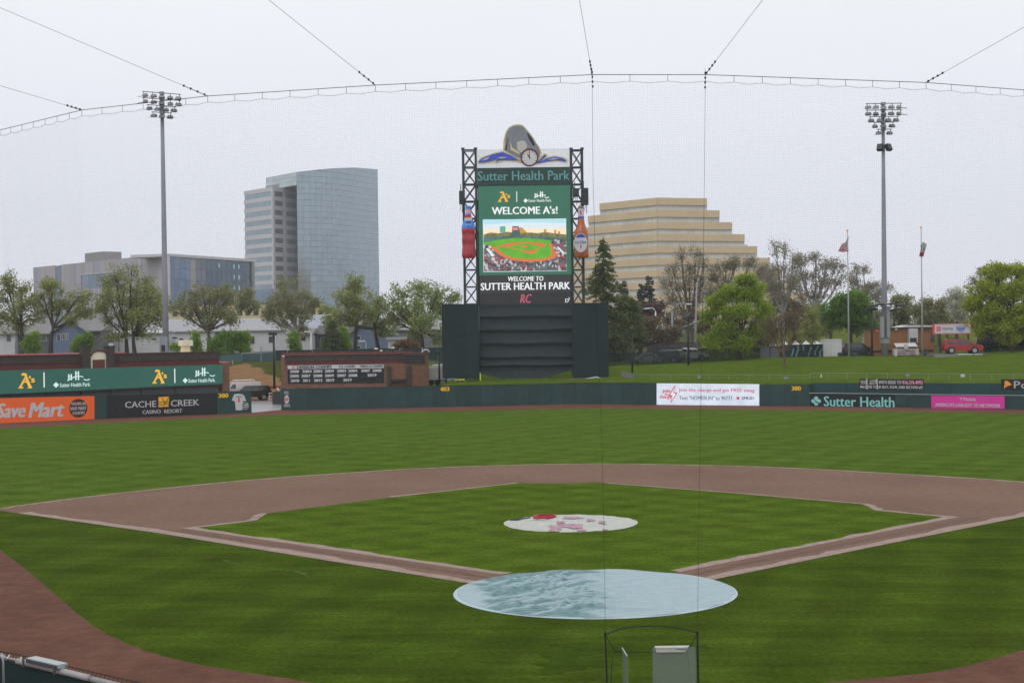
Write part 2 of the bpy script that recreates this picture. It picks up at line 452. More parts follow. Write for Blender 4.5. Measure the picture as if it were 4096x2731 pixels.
# the berm behind centre and right field, rows following the wall
bx = np.linspace(-16, 115, 90); rows = np.linspace(0, 1, 22)
V, F = [(x, yw(x) + (.2 if x < 28.6 else 1.25), -.2) for x in bx], []
for r_ in rows:
    for x in bx:
        y0 = yw(x) + (.3 if x < 28.6 else 1.3); y = y0 + (172 - y0) * r_ ** 1.15
        V.append((x, y, Hz(x, max(y, yw(x) + 1.0)) + .05 + .05 * math.sin(x * .9) * math.sin(y * .7)))
for j in range(len(rows)):
    for i in range(len(bx) - 1):
        F.append([j * 90 + i, j * 90 + i + 1, (j + 1) * 90 + i + 1, (j + 1) * 90 + i])
o = mk('grass_berm', V, F, M_BERM, None, True); o['kind'] = 'structure'
grid_sheet('levee', M_LEVEE, np.linspace(30, 150, 40), np.linspace(236, 290, 28), .08)
# dirt bank beyond the left field gate
bank = [hit(a, b) for a, b in ((840, 1470), (908, 1466), (979, 1457), (1019, 1467), (1072, 1497), (1138, 1533))]
def in_dirt(x, y):
    pts = [(p.x, p.y) for p in bank]; xs_ = [p[0] for p in pts]
    lim = float(np.interp(x, xs_, [p[1] for p in pts])) + .8 * math.sin(x * 2.1) + .5 * math.sin(x * 5.3 + y)
    return 0 if y < lim else 1
grid_sheet('dirt_bank', [M_EARTH, M_SCRUB], np.arange(-62, -19, .6), np.arange(138, 182, .6), .07, mi=in_dirt)
mb = MB(); mb.slab([(-70, 126), (-34, 112), (-27, 112), (-26.2, 121.5), (-12, 123.5), (-12, 140), (-70, 140)], -.3, -.004)
struct(mb, 'pavement', M_PAVE)

# playing field: flush sheets, 4 mm apart
def sheet(name, pts, z, m):
    return struct(MB().add([(p[0], p[1], z) for p in pts], [list(range(len(pts)))]), name, m)
wl_in = [p for p in WALL_L + WALL_R]
sheet('outfield_grass', [(-90, -60), (90, -60), (90, WALL_R[-1].y)] + [(p.x, p.y + .3) for p in reversed(wl_in)] + [(-90, WALL_L[0].y)], 0.0, M_OUT)
trk = spline([gp(-420, 1737), gp(0, 1714.6), gp(400, 1693), gp(900, 1669.5), gp(1300, 1655), gp(1924, 1642), gp(2300, 1633.5), gp(2700, 1635.5), gp(3200, 1641), gp(3700, 1648), gp(4096, 1655), gp(4500, 1667)], 8)
sheet('warning_track', [(p.x, p.y) for p in trk] + [(p.x, p.y + .25) for p in reversed(wl_in)], .004, M_TRACK)
fg = spline([gpd(-260, 1080), gpd(-90, 1190), gpd(0, 1262), gpd(79, 1322.6), gpd(150, 1385), gpd(224, 1443), gpd(290, 1476), gpd(356, 1500.5), gpd(468, 1527.5), gpd(621, 1552), gpd(804, 1578), gpd(1000, 1590), gpd(1350, 1600), gpd(1700, 1590), gpd(1909, 1566), gpd(2162, 1540), gpd(2352, 1492), gpd(2560, 1430), gpd(2900, 1330)], 6)
for i, p in enumerate(fg): p.x += .012 * math.sin(i * 1.7); p.y += .012 * math.sin(i * 2.3)
sheet('backstop_track', [(p.x, p.y) for p in fg] + [(70, 10), (70, -48), (-70, -48), (-70, 40)], .008, M_TRACK2)
home_c, home_r = (.077, .496), 4.6
dirt_outer = [gpd(-60, 1160.5), gpd(0, 1168)] + spline([gpd(31, 1162), gpd(230, 1137), gpd(560, 1103), gpd(900, 1079), gpd(1130, 1069), gpd(1360, 1065), gpd(1700, 1070), gpd(2000, 1084), gpd(2352, 1106), gpd(2520, 1119)], 8)
low_r = [gpd(2640, 1128), gpd(2352, 1186.5), gpd(2000, 1257), gpd(1640, 1331)]
low_l = [gpd(1085, 1341), gpd(700, 1279), gpd(365, 1224.5), gpd(40, 1178.5), gpd(0, 1172), gpd(-60, 1163)]
# foul ground: turf between base lines and track, exposure falloff painted in as darker green
sheet('foul_grass', [(p.x, p.y) for p in fg] + [(p.x, p.y) for p in (gpd(2900, 1080), gpd(2640, 1126), gpd(2352, 1185), gpd(2000, 1255), gpd(1640, 1329), gpd(1365, 1345), gpd(1085, 1339), gpd(700, 1277), gpd(365, 1222.5), gpd(40, 1176), gpd(-120, 1148), gpd(-300, 1050))], .004, M_FOUL)
sheet('infield_dirt', [(p.x, p.y) for p in dirt_outer + low_r] + [(0, -2.2)] + [(p.x, p.y) for p in low_l], .010, M_DIRT)
inner = [gpd(1194.5, 1109), gpd(1230, 1110.6), gpd(1272, 1111), gpd(1330, 1109.5), gpd(1362, 1107.5), gpd(1392, 1110), gpd(1690, 1133), gpd(1978, 1157.5), gpd(1993, 1163), gpd(2009, 1172), gpd(2100, 1181), gpd(2192, 1189.5),
         gpd(1880, 1251), gpd(1562, 1313.5), gpd(1365, 1345), gpd(1150, 1320), gpd(790, 1267), gpd(429, 1214.5), gpd(510, 1205), gpd(588, 1195.4), gpd(601, 1187), gpd(613, 1179), gpd(900, 1142)]
sheet('infield_grass', [(p.x, p.y) for p in inner], .014, M_INF)
def ribbon(name, pts, w, z, m, n=10, jit=.25, side=1):
    P = []
    for a, b in zip(pts[:-1], pts[1:]):
        for k in range(n): P.append(a.lerp(b, k / n))
    P.append(pts[-1]); mb = MB(); vs = []
    for i, p in enumerate(P):
        t = (P[min(i + 1, len(P) - 1)] - P[max(i - 1, 0)]); t.z = 0; t.normalize(); nrm = Vector((-t.y, t.x, 0)) * side
        q = p + nrm * w * (1 + jit * random.uniform(-1, 1))
        vs += [(p.x, p.y, z), (q.x, q.y, z)]
    mb.add(vs, [[2 * i, 2 * i + 1, 2 * i + 3, 2 * i + 2] for i in range(len(P) - 1)])
    return struct(mb, name, m)
ribbon('dirt_edge', dirt_outer, .34, .018, M_EDGE, 3, .4, -1)
for nm, pts, w, sd in (('dirt_edge', [inner[17], inner[16], inner[15]], .50, 1), ('dirt_edge', [inner[13], inner[12], inner[11]], .50, 1),
                       ('dirt_edge', list(reversed(low_l[:4])), .62, 1), ('dirt_edge', list(low_r[:4]), .62, -1),
                       ('dirt_edge', [inner[22], inner[0]], .3, 1), ('dirt_edge', [inner[5], inner[6], inner[7]], .26, 1),
                       ('dirt_edge', [inner[17], inner[18], inner[19], inner[20], inner[21]], .42, 1),
                       ('dirt_edge', [inner[7], inner[8], inner[9], inner[10], inner[11]], .42, 1)):
    ribbon(nm, pts, w, .018, M_EDGE, 10, .3, sd)
def mid(a, b, k): return a.lerp(b, k)
for a0, a1, b0, b1 in ((inner[17], inner[15], low_l[2], low_l[0]), (inner[11], inner[13], low_r[1], low_r[3])):
    c0, c1 = mid(a0, b0, .42), mid(a1, b1, .42)
    ribbon('damp_strip', [c0, c1] if a0 is inner[17] else [c1, c0], .34, .016, M_CORE, 24, .5, 1)
for c_ in (((1180, 1107.5), (1205, 1107)), ((2080, 1176), (2140, 1180)), ((560, 1190), (600, 1188)), ((1355, 1106), (1385, 1106.8))):
    ribbon('scuff', [gpd(*c_[0]), gpd(*c_[1])], .22, .020, M_CORE, 6, .6, 1)
M_CHALK = mat('faded_chalk', (.075, .12, .028), rough=.95, var=.6, sc=3.0, spec=0)
ribbon('chalk_trace', spline([gpd(508, 1287), gpd(560, 1300), gpd(620, 1306), gpd(680, 1314), gpd(706, 1326)], 6), .16, .012, M_CHALK, 2, .9, 1)
M_WORN = mat('worn_turf', (.044, .074, .008), rough=.95, var=.3, sc=1.5, spec=0)
def blot(name, cx_, cy_, rx, ry, z, m, sd=0):
    c = gpd(cx_, cy_); rx_ = abs(gpd(cx_ + rx, cy_).x - c.x); ry_ = abs(gpd(cx_, cy_ - ry).y - c.y); ps = []
    for i in range(40):
        q = 2 * math.pi * i / 40; k = 1 + .3 * math.sin(3 * q + sd) + .22 * math.sin(7 * q + 2 * sd) + .1 * random.uniform(-1, 1)
        ps.append((c.x + rx_ * k * math.cos(q), c.y + ry_ * k * math.sin(q)))
    return sheet(name, ps, z, m)
blot('worn_patch', 1375, 1487, 95, 12, .012, M_WORN, 1)
blot('worn_patch', 1310, 1520, 80, 22, .013, M_WORN, 2)
blot('worn_patch', 1560, 1483, 60, 6, .011, M_WORN, 3)

# ------------------------------------------------------------------ rain covers
def vcol_mat(name, ca, cb, rough, attr='ridge', var=.1):
    m = mat(name, (1, 1, 1), rough=rough, var=var, sc=2.5, spec=.25)
    t = m.node_tree; L = t.links; b = t.nodes['Principled BSDF']; src = b.inputs['Base Color'].links[0].from_socket
    at_ = _n(t, 'ShaderNodeAttribute', attribute_name=attr)
    mx = _n(t, 'ShaderNodeMix', data_type='RGBA'); mx.inputs['A'].default_value = (*ca, 1); mx.inputs['B'].default_value = (*cb, 1)
    L.new(at_.outputs['Fac'], mx.inputs['Factor'])
    mu = _n(t, 'ShaderNodeMix', data_type='RGBA', blend_type='MULTIPLY'); mu.inputs['Factor'].default_value = 1
    L.new(mx.outputs['Result'], mu.inputs['A']); L.new(src, mu.inputs['B']); L.new(mu.outputs['Result'], b.inputs['Base Color'])
    return m
n = 230
g = np.linspace(-1, 1, n); GX, GY = np.meshgrid(g * home_r, g * home_r)
# folds of the sheet: straight creases at random, crowded on the slack half
hgt = np.zeros_like(GX); pale = np.zeros_like(GX)
rr = np.random.default_rng(5)
def crease(cx_, cy_, L_, a, w, h):
    ca, sa = math.cos(a), math.sin(a)
    s = (GX - cx_) * ca + (GY - cy_) * sa; d = -(GX - cx_) * sa + (GY - cy_) * ca + .06 * np.sin(s * 2.3 + cx_ * 5)
    return h * np.exp(-(d / w) ** 2) * smoothstep(-L_, -L_ * .6, s) * (1 - smoothstep(L_ * .6, L_, s))
for i in range(150):
    c = crease(rr.uniform(-3.4, 0.5), rr.uniform(-4.3, 4.3), rr.uniform(.7, 2.4), rr.normal(.35, .6), rr.uniform(.03, .11), rr.uniform(.015, .05)); hgt += c; pale = np.maximum(pale, c / .11)
for i in range(46):
    c = crease(rr.uniform(0, 4.2), rr.uniform(-4, 4), rr.uniform(.3, 1.3), rr.normal(.35, .3), rr.uniform(.02, .045), rr.uniform(-.010, .022)); hgt += c
for i in range(26):
    c = crease(rr.uniform(-2.6, .3), rr.uniform(-3.4, 3.0), rr.uniform(1.2, 2.6), rr.uniform(.35, .95), rr.uniform(.05, .10), .03); hgt += c; pale = np.maximum(pale, c / .026)
hgt *= 1 - .9 * smoothstep(.80, .97, np.sqrt(GX ** 2 + GY ** 2) / home_r)
nzx = .5 * np.sin(GY * 4.3 + GX * 2) * np.sin(GY * 1.7 + 1) + np.sin(GX * 1.7 + 1.3 * np.sin(GY * 1.1)) * .25 + np.sin(GY * 2.9 + GX) * .2
slack = smoothstep(-3.9 + 0, -3.2, GX + nzx) * (1 - smoothstep(-.5, .35, GX + nzx * .9))
fac = np.clip(slack * (1 - np.clip(pale, 0, 1) * .95) * (.80 + .20 * np.sin(GX * 9 + 4 * np.sin(GY * 3)) * np.sin(GY * 12 + GX * 2)), 0, 1)
rad = np.sqrt(GX ** 2 + GY ** 2) / home_r
Zt = .03 + hgt * (rad < .985) + .012 * np.sin(GX * 3 + GY)
V = np.stack([GX.ravel() + home_c[0], GY.ravel() + home_c[1], Zt.ravel()], 1)
# the rim drops to the ground
idx = np.arange(n * n).reshape(n, n)
ins = rad < 1.0
F = [[idx[j, i], idx[j, i + 1], idx[j + 1, i + 1], idx[j + 1, i]] for j in range(n - 1) for i in range(n - 1) if ins[j, i] and ins[j, i + 1] and ins[j + 1, i + 1] and ins[j + 1, i]]
M_TARP = vcol_mat('wet_vinyl', (.335, .445, .485), (.030, .150, .145), .45)
tarp = thing('rain_cover', 'large round pale blue rain cover wrinkled and wet teal on one half, over home plate', 'tarp', (home_c[0], home_c[1], 0))
F = np.array(F); used = np.unique(F); rm = np.zeros(n * n, int); rm[used] = np.arange(len(used)); fac = fac.ravel()[used]
o = fast('cover_sheet', V[used], rm[F], M_TARP, tarp, smooth=True)
a_ = o.data.attributes.new('ridge', 'FLOAT', 'POINT'); a_.data.foreach_set('value', fac.astype(np.float32))
mb = MB(); N_ = 96
for i in range(N_):
    q0, q1 = 2 * math.pi * i / N_, 2 * math.pi * (i + 1) / N_
    a0, a1 = (home_c[0] + home_r * .985 * math.cos(q0), home_c[1] + home_r * .985 * math.sin(q0)), (home_c[0] + home_r * .985 * math.cos(q1), home_c[1] + home_r * .985 * math.sin(q1))
    b0, b1 = (home_c[0] + home_r * 1.012 * math.cos(q0), home_c[1] + home_r * 1.012 * math.sin(q0)), (home_c[0] + home_r * 1.012 * math.cos(q1), home_c[1] + home_r * 1.012 * math.sin(q1))
    mb.add([(*a0, .034), (*a1, .034), (*b1, .012), (*b0, .012)], [(3, 2, 1, 0)])
part(mb, 'hem', mat('vinyl_hem', (.45, .55, .59), rough=.5, var=.08, spec=.15), tarp, True)

mc = (0.0, 17.98); mr_ = 2.98
V, F = [], []
NR, NA = 20, 90
for i in range(NR + 1):
    for j in range(NA):
        r_ = mr_ * i / NR; q = 2 * math.pi * j / NA
        x, y = r_ * math.cos(q), r_ * math.sin(q)
        z = .02 + .24 * float(1 - smoothstep(.15, 1.0, i / NR)) + .012 * math.sin(x * 6 + 2 * math.sin(y * 4)) + .01 * math.sin(y * 9 + x * 3)
        V.append((mc[0] + x * (1 + .012 * math.sin(5 * q)), mc[1] + y, max(.018, z)))
for i in range(NR):
    for j in range(NA):
        F.append([i * NA + j, i * NA + (j + 1) % NA, (i + 1) * NA + (j + 1) % NA, (i + 1) * NA + j])
mound = thing('mound_cover', 'round white rain cover with faded pink print, over the pitching mound', 'tarp', (mc[0], mc[1], 0))
fast('cover_sheet', V, F, mat('white_vinyl', (.50, .51, .47), rough=.55, var=.16, sc=1.8, spec=.15), mound, smooth=True)
M_PRINT = mat('faded_print', (.42, .25, .31), rough=.5, var=.35, sc=4, spec=.1)
mb = MB()
def dome(x, y):
    r_ = math.hypot(x - mc[0], y - mc[1]) / mr_
    return .045 + .24 * float(1 - smoothstep(.15, 1.0, r_))
for (cx_, cy_, w, h) in ((1210, 440, 45, 9), (1270, 435, 60, 7), (1340, 437, 45, 8), (1300, 408, 60, 8), (1420, 415, 36, 6), (1480, 418, 30, 7), (1200, 452, 40, 5), (1360, 450, 40, 5), (1240, 425, 30, 5), (1345, 408, 40, 4), (1500, 445, 20, 4)):
    ps = []
    for q in ((-1, -1), (-.1, -.8), (1, -1), (.9, .2), (1, 1), (0, .7), (-1, 1), (-.8, 0)):
        p = gp(1400 + (cx_ + q[0] * w * random.uniform(.6, .9)) / 1.47, 1800 + (cy_ + q[1] * h * random.uniform(.7, 1)) / 1.47, .2)
        ps.append((p.x, p.y, dome(p.x, p.y)))
    mb.add(ps, [list(range(8))])
part(mb, 'print_patch', M_PRINT, mound)
c = gp(1400 + 1135 / 1.47, 1800 + 402 / 1.47, .2)
hose = MB()
loops = []
for i in range(16 * 7):
    q = 2 * math.pi * i / 16; k = i // 16
    r_ = .42 + .035 * (k % 3) + .02 * math.sin(q * 1.5)
    loops.append((c.x + .02 * k + r_ * math.cos(q), c.y + r_ * math.sin(q) * .95, dome(c.x, c.y) + .03 + .028 * (k // 2) + .01 * math.sin(3 * q)))
hose.tube(loops, .022, 6)
hz_ = thing('coiled_hose', 'bright red hose coiled on the pitching mound cover, black nozzle end trailing', 'hose', (c.x, c.y, dome(c.x, c.y)))
part(hose, 'hose_coil', mat('red_rubber', (.46, .028, .05), rough=.35, var=.1), hz_, True)
a_ = [gp(1400 + x / 1.47, 1800 + y / 1.47, .12) for x, y in ((1060, 392), (1020, 396), (985, 402), (940, 403))]
part(MB().tube([(p.x, p.y, dome(p.x, p.y) + .02) for p in a_], [.03, .03, .045, .02], 6), 'nozzle', mat('black_rubber', (.03, .03, .03), rough=.5), hz_, True)

# ------------------------------------------------------------------ rain-hazed air
hz = MB(); hz.box(-900, 900, -60, 1000, -1.3, 95)
haze = mk('haze', hz.v, hz.f, (), None); haze['kind'] = 'stuff'
haze.data.materials.clear()
M_HAZE = bpy.data.materials.new('haze_air'); M_HAZE.use_nodes = True
_t = M_HAZE.node_tree; _t.nodes.remove(_t.nodes['Principled BSDF'])
_v = _n(_t, 'ShaderNodeVolumePrincipled'); _v.inputs['Color'].default_value = (.97, .98, 1.0, 1); _v.inputs['Density'].default_value = .00021; _v.inputs['Anisotropy'].default_value = 0.2
_t.links.new(_v.outputs[0], _t.nodes['Material Output'].inputs['Volume'])
haze.data.materials.append(M_HAZE)

# ================================================================== OUTFIELD WALL AND ITS BANNERS
M_PAD = mat('green_padding', S(33, 55, 55, .62), rough=.5, var=.20, sc=1.3, spec=.35, rnd=.14, grain=(.5, .12))
M_PADD = mat('dark_green_board', S(30, 56, 58, .6), rough=.6, var=.2, sc=1.1, spec=.3, rnd=.1)
M_CAP = mat('cap_rail', (.42, .45, .44), rough=.4, var=.1)
M_YEL = mat('yellow_vinyl', S(226, 180, 30, .75), rough=.5, var=.05)
M_WHITE = mat('white_vinyl_print', (.62, .62, .64), rough=.5, var=.06)
M_BLACKV = mat('black_vinyl', S(24, 26, 27, .6), rough=.45, var=.12, sc=.7)
M_ORANGE = mat('orange_vinyl', S(214, 92, 38, .66), rough=.5, var=.05)
M_BROWNV = mat('dark_brown_vinyl', S(58, 32, 30, .6), rough=.5, var=.05)
M_GOLD = mat('gold_vinyl', S(222, 166, 40, .72), rough=.5, var=.06)
M_RED = mat('red_vinyl', S(180, 30, 40, .6), rough=.5, var=.06)
M_TEAL = mat('teal_vinyl', S(128, 200, 196, .8), rough=.5, var=.05)
M_MAG = mat('magenta_vinyl', S(190, 50, 140, .66), rough=.5, var=.05)
M_PINKV = mat('pale_pink_vinyl', S(214, 150, 170, .7), rough=.5, var=.05)
M_ORL = mat('orange_leaf_vinyl', S(222, 140, 60, .7), rough=.5, var=.05)

def run_wall(root, P, tops, w=1.35, th=.16, y=0.0, m=M_PAD, bottom=None, name='wall_panel', gap=.02):
    """padded panels side by side along a plane; tops = [(px, py_top)...] in the photograph"""
    n = max(1, round(P.L / w)); us = np.linspace(0, P.L, n + 1)
    tu = [P.uv(a, b, y) for a, b in tops]
    zb_ = bottom if bottom is not None else -.05
    part(MB(P).prism([(0, zb_), (P.L, zb_), (P.L, tu[-1][1] - .06), (0, tu[0][1] - .06)], y + .06, y + th - .01), 'backer', M_BLACKV, root)
    for i in range(n):
        u0, u1 = us[i] + gap / 2, us[i + 1] - gap / 2
        z0 = bottom if bottom is not None else -.05
        za, zb = (float(np.interp(q, [t[0] for t in tu], [t[1] for t in tu])) for q in (u0, u1))
        d = random.uniform(0, .012)
        mb = MB(P); b_ = .02
        mb.prism([(u0, z0), (u1, z0), (u1, zb), (u0, za)], y + d, y + th)
        part(mb, name, m, root)

# left field
PL1, PL2, PL3, PL4 = Pl(WALL_L[0], WALL_L[1]), Pl(WALL_L[1], WALL_L[2]), Pl(WALL_L[2], WALL_L[3]), Pl(WALL_L[3], WALL_L[4])
wl = thing('outfield_wall', 'left field wall under the long green ribbon screen', 'wall', WALL_L[2])
run_wall(wl, PL1, [(-420, 1610), (0, 1590)])
run_wall(wl, PL2, [(0, 1590), (378, 1582.5)])
run_wall(wl, PL3, [(378, 1581), (870, 1571)])
run_wall(wl, PL4, [(870, 1565.5), (1007, 1562)], w=1.7)
# the wall's end face at the gate
# centre and right field
segR = [Pl(a, b) for a, b in zip(WALL_R[:-1], WALL_R[1:])]
wc = thing('outfield_wall', 'dark green centre field wall marked 403, below the batter backdrop', 'wall', WALL_R[2])
wr = thing('outfield_wall', 'right field wall in two steps below the grass slope', 'wall', WALL_R[7])
run_wall(wc, segR[0], [(1125, 1551), (1179, 1555)], w=2.2)
run_wall(wc, segR[1], [(1179, 1555), (1924, 1542)])
run_wall(wc, segR[2], [(1924, 1542), (2300, 1533)])
run_wall(wc, segR[3], [(2300, 1533), (2627, 1533)])
run_wall(wr, segR[4], [(2627, 1533), (3036, 1537)])
run_wall(wr, segR[5], [(3036, 1537), (3238, 1536.5)])
run_wall(wr, segR[6], [(3238, 1572), (3726, 1578)])
run_wall(wr, segR[7], [(3726, 1578), (4096, 1582)])
run_wall(wr, segR[8], [(4096, 1582), (4500, 1590)])
# the upper board set back behind the lower pads on the right
for k, tops in ((6, [(3238, 1531), (3726, 1532)]), (7, [(3726, 1532), (4096, 1534)]), (8, [(4096, 1534), (4500, 1540)])):
    run_wall(wr, segR[k], tops, w=1.9, y=.85, th=.12, m=M_PADD, bottom=.2, name='upper_board')
    P = segR[k]; a, b = [(3238, 1572), (3726, 1578), (4096, 1582), (4500, 1590)][k - 6], [(3238, 1572), (3726, 1578), (4096, 1582), (4500, 1590)][k - 5]
    ua, va = P.uv(*a); ub, vb = P.uv(*b)
    part(MB(P).add([(0, -.02, va), (P.L, -.02, vb), (P.L, .84, vb - .03), (0, .84, va - .03)], [(0, 1, 2, 3)]), 'ledge', mat('ledge_green', S(30, 48, 48, .62), rough=.8, spec=.1), wr); mb = MB(P)
    part(MB(P).box(P.L - .35, P.L + .35, .80, .99, -.05, P.uv(*tops[1], .85)[1] + .01), 'board_post', M_PADD, wr)
    mb.tube([(0, -.03, va + .02), (P.L, -.03, vb + .02)], .035, 6)
    part(mb, 'cap_rail', M_CAP, wr)
P = segR[6]; mb = MB(P); v = P.uv(3238, 1536.5)[1]; mb.box(-.02, .1, .17, .96, -.05, v); part(mb, 'end_board', M_PADD, wr)
for P, pts in ((segR[1], [(1179, 1555), (1924, 1542)]), (segR[2], [(1924, 1542), (2300, 1533)]), (segR[3], [(2300, 1533), (2627, 1533)])):
    (ua, va), (ub, vb) = P.uv(*pts[0]), P.uv(*pts[1])
    part(MB(P).prism([(0, va), (P.L, vb), (P.L, vb + .05), (0, va + .05)], -.02, .3), 'cap_rail', mat('green_cap', S(30, 48, 48, .62), rough=.7, spec=.1), wc)

def number(s, P, box, label, root):
    return text(root, s, P, box, -.012, M_YEL, bold=.045, depth=.02, name='distance_number', label=label)
number('380', PL4, (873, 1573, 913.5, 1590), 'yellow distance number 380', wl)
number('403', segR[1], (1760, 1547, 1798, 1564), 'yellow distance number 403', wc)
number('380', segR[5], (3166, 1544, 3204, 1561.5), 'yellow distance number 380', wr)

def banner(name, P, box, m, label, cat='banner', y=-.03, th=.025, edge=None):
    u0, u1, v0, v1 = P.box(*box, off=y)
    t = thing(name, label, cat, P.w((u0 + u1) / 2, v0, y))
    part(plate(P, box, y, y + th), 'backing', m, t)
    return t
# orange supermarket banner
def quadplate(P, pts, y0, y1):  # px outline
    return poly(P, pts, y0, y1)
b = thing('advert_banner', 'orange wall banner with white script lettering and a round brown seal', 'banner', PL2.w(PL2.L / 2, .3, -.03))
part(quadplate(PL2, [(-60, 1696), (378, 1676.5), (378, 1583), (-60, 1594)], -.03, -.005), 'backing', M_ORANGE, b)
text(b, 'Save', PL2, (-16, 1612, 103, 1670), -.035, M_WHITE, bold=.045, shear=.28)
text(b, 'Mart', PL2, (112, 1608, 258, 1668), -.035, M_WHITE, bold=.045, shear=.28)
cu, cv = PL2.uv(313.5, 1632, -.04); rr_ = PL2.box(277, 1595, 350, 1669)
part(MB(PL2).disc((cu, cv), (rr_[1] - rr_[0]) / 2, -.042, -.031, 32, ry=(rr_[3] - rr_[2]) / 2), 'round_seal', M_BROWNV, b)
for s, bx_ in (("YOU'RE IN", (284, 1608, 342, 1620)), ('SAVE MART', (281, 1626, 346, 1639)), ('COUNTRY', (290, 1645, 340, 1657))):
    text(b, s, PL2, bx_, -.046, M_WHITE, bold=.03)
# black resort banner
b = thing('advert_banner', 'black wall banner with white resort lettering around a gold square', 'banner', PL3.w(PL3.L / 2, .3, -.03))
part(quadplate(PL3, [(427, 1672), (869, 1655), (869, 1572), (427, 1580)], -.03, -.005), 'backing', M_BLACKV, b)
text(b, 'CACHE', PL3, (500, 1604, 625, 1629), -.035, M_WHITE, bold=.012)
text(b, 'CREEK', PL3, (683, 1598, 797, 1623), -.035, M_WHITE, bold=.012)
text(b, 'CASINO', PL3, (570, 1639, 643, 1654), -.035, M_WHITE, bold=.012)
text(b, 'RESORT', PL3, (657, 1636, 729, 1651), -.035, M_WHITE, bold=.012)
part(poly(PL3, [(634, 1628), (674, 1626), (677, 1585), (634, 1588)], -.04, -.031), 'gold_square', M_GOLD, b)
mb = MB(PL3)
for pts in ([(634, 1606), (646, 1610), (660, 1606), (676, 1610)], [(634, 1616), (648, 1619), (662, 1615), (676, 1619)], [(655, 1627), (660, 1612), (670, 1598), (676, 1586)], [(660, 1612), (652, 1600), (650, 1592)]):
    mb.tube([(*PL3.uv(a, c, -.04),) for a, c in pts] and [(PL3.uv(a, c, -.04)[0], -.042, PL3.uv(a, c, -.04)[1]) for a, c in pts], .035, 4)
part(mb, 'oak_line', M_BLACKV, b)
# retired jersey on the end of the left wall
b = thing('jersey_sign', 'white shirt cut-out with a red number 1, on the left wall end beside the gate', 'sign', PL4.w(2.6, .3, -.03))
part(poly(PL4, [(943, 1640), (969, 1640), (972, 1603), (985, 1604), (976, 1580), (963, 1575), (950, 1574), (937, 1577), (927, 1600), (940, 1605)], -.03, -.01), 'shirt', M_WHITE, b)
text(b, '1', PL4, (952.5, 1591, 958.5, 1609), -.035, M_RED, bold=.05)
text(b, 'SAVAGE', PL4, (944, 1583, 966, 1588), -.035, M_BLACKV, bold=.02)
cu, cv = PL4.uv(981, 1623, -.04); r0 = (PL4.uv(995, 1623)[0] - PL4.uv(967, 1623)[0]) / 2
part(MB(PL4).disc((cu, cv), r0, -.048, -.031, 28), 'club_badge', M_BLACKV, b)
mb = MB(PL4).ring((cu, cv), r0 * .84, r0 * .97, -.056, -.049)
part(mb, 'badge_ring', M_WHITE, b)
text(b, 'B', PL4, (978, 1614, 991, 1630), -.05, M_WHITE, bold=.02, shear=.3)
mb = MB(PL4).ring((cu - r0 * .35, cv - r0 * .05), r0 * .25, r0 * .4, -.056, -.049, 20); part(mb, 'badge_loop', M_WHITE, b)
# affiliate crest on the angled end of the centre wall
P0 = segR[0]
b = thing('crest_sign', 'oval white and red crest on the angled end of the centre field wall', 'sign', P0.w(P0.L * .45, .4, -.04))
cu, cv = P0.uv(1146.5, 1597, -.04); kx = (P0.uv(1156, 1597)[0] - P0.uv(1137, 1597)[0]) / 2; kz = (P0.uv(1146, 1579)[1] - P0.uv(1146, 1614)[1]) / 2
part(MB(P0).disc((cu, cv), kx, -.035, -.02, 28, ry=kz), 'crest_oval', M_WHITE, b)
text(b, 'ANT', P0, (1138, 1590, 1155, 1603), -.04, M_RED, bold=.04)
for s, bx_ in (('PCL', (1138, 1565, 1156, 1576)), ('AFFILIATE', (1135, 1616, 1160, 1627))):
    text(b, s, P0, bx_, -.03, M_WHITE, bold=.03)
# the bright electric-utility screen
P4 = segR[4]
b = thing('led_board', 'lit white sign with red and grey wording about free swag, on the right centre wall', 'sign', P4.w(P4.L / 2, .1, -.06))
part(poly(P4, [(2626.5, 1618.5), (3036, 1622), (3036, 1536), (2626.5, 1532.5)], -.10, -.01), 'screen', emis('pale_blue_led', S(222, 230, 246), .95, .1, .9), b)
E_RED, E_GREY, E_WHT = emis('red_led', S(200, 52, 50)), emis('grey_led', S(64, 68, 84)), emis('white_led', (.86, .88, .94))
text(b, 'Join the charge and get FREE swag.', P4, (2715, 1553, 3022, 1570.5), -.105, E_RED, bold=.012)
text(b, 'Text "HOMERUN" to 90777', P4, (2717, 1583, 2930, 1599), -.105, E_GREY, bold=.01)
text(b, 'SMUD', P4, (2966, 1586, 3016, 1598), -.105, E_GREY, bold=.03)
cu, cv = P4.uv(2952, 1591.5, -.1); part(MB(P4).disc((cu, cv), .16, -.11, -.101, 16), 'sun_dot', E_RED, b)
for s, bx_ in (('join', (2649, 1555, 2680, 1574)), ('the', (2658, 1571, 2674, 1580)), ('charge', (2638, 1579, 2686, 1597))):
    text(b, s, P4, bx_, -.106, E_RED, bold=.04)
part(poly(P4, [(2682, 1613), (2687, 1585), (2673, 1582), (2702, 1537), (2695, 1567), (2710, 1571)], -.109, -.101), 'lightning_bolt', E_RED, b)
part(poly(P4, [(2686, 1603), (2690, 1581), (2680, 1579), (2698, 1549), (2692, 1571), (2704, 1574)], -.113, -.110), 'bolt_centre', E_WHT, b)
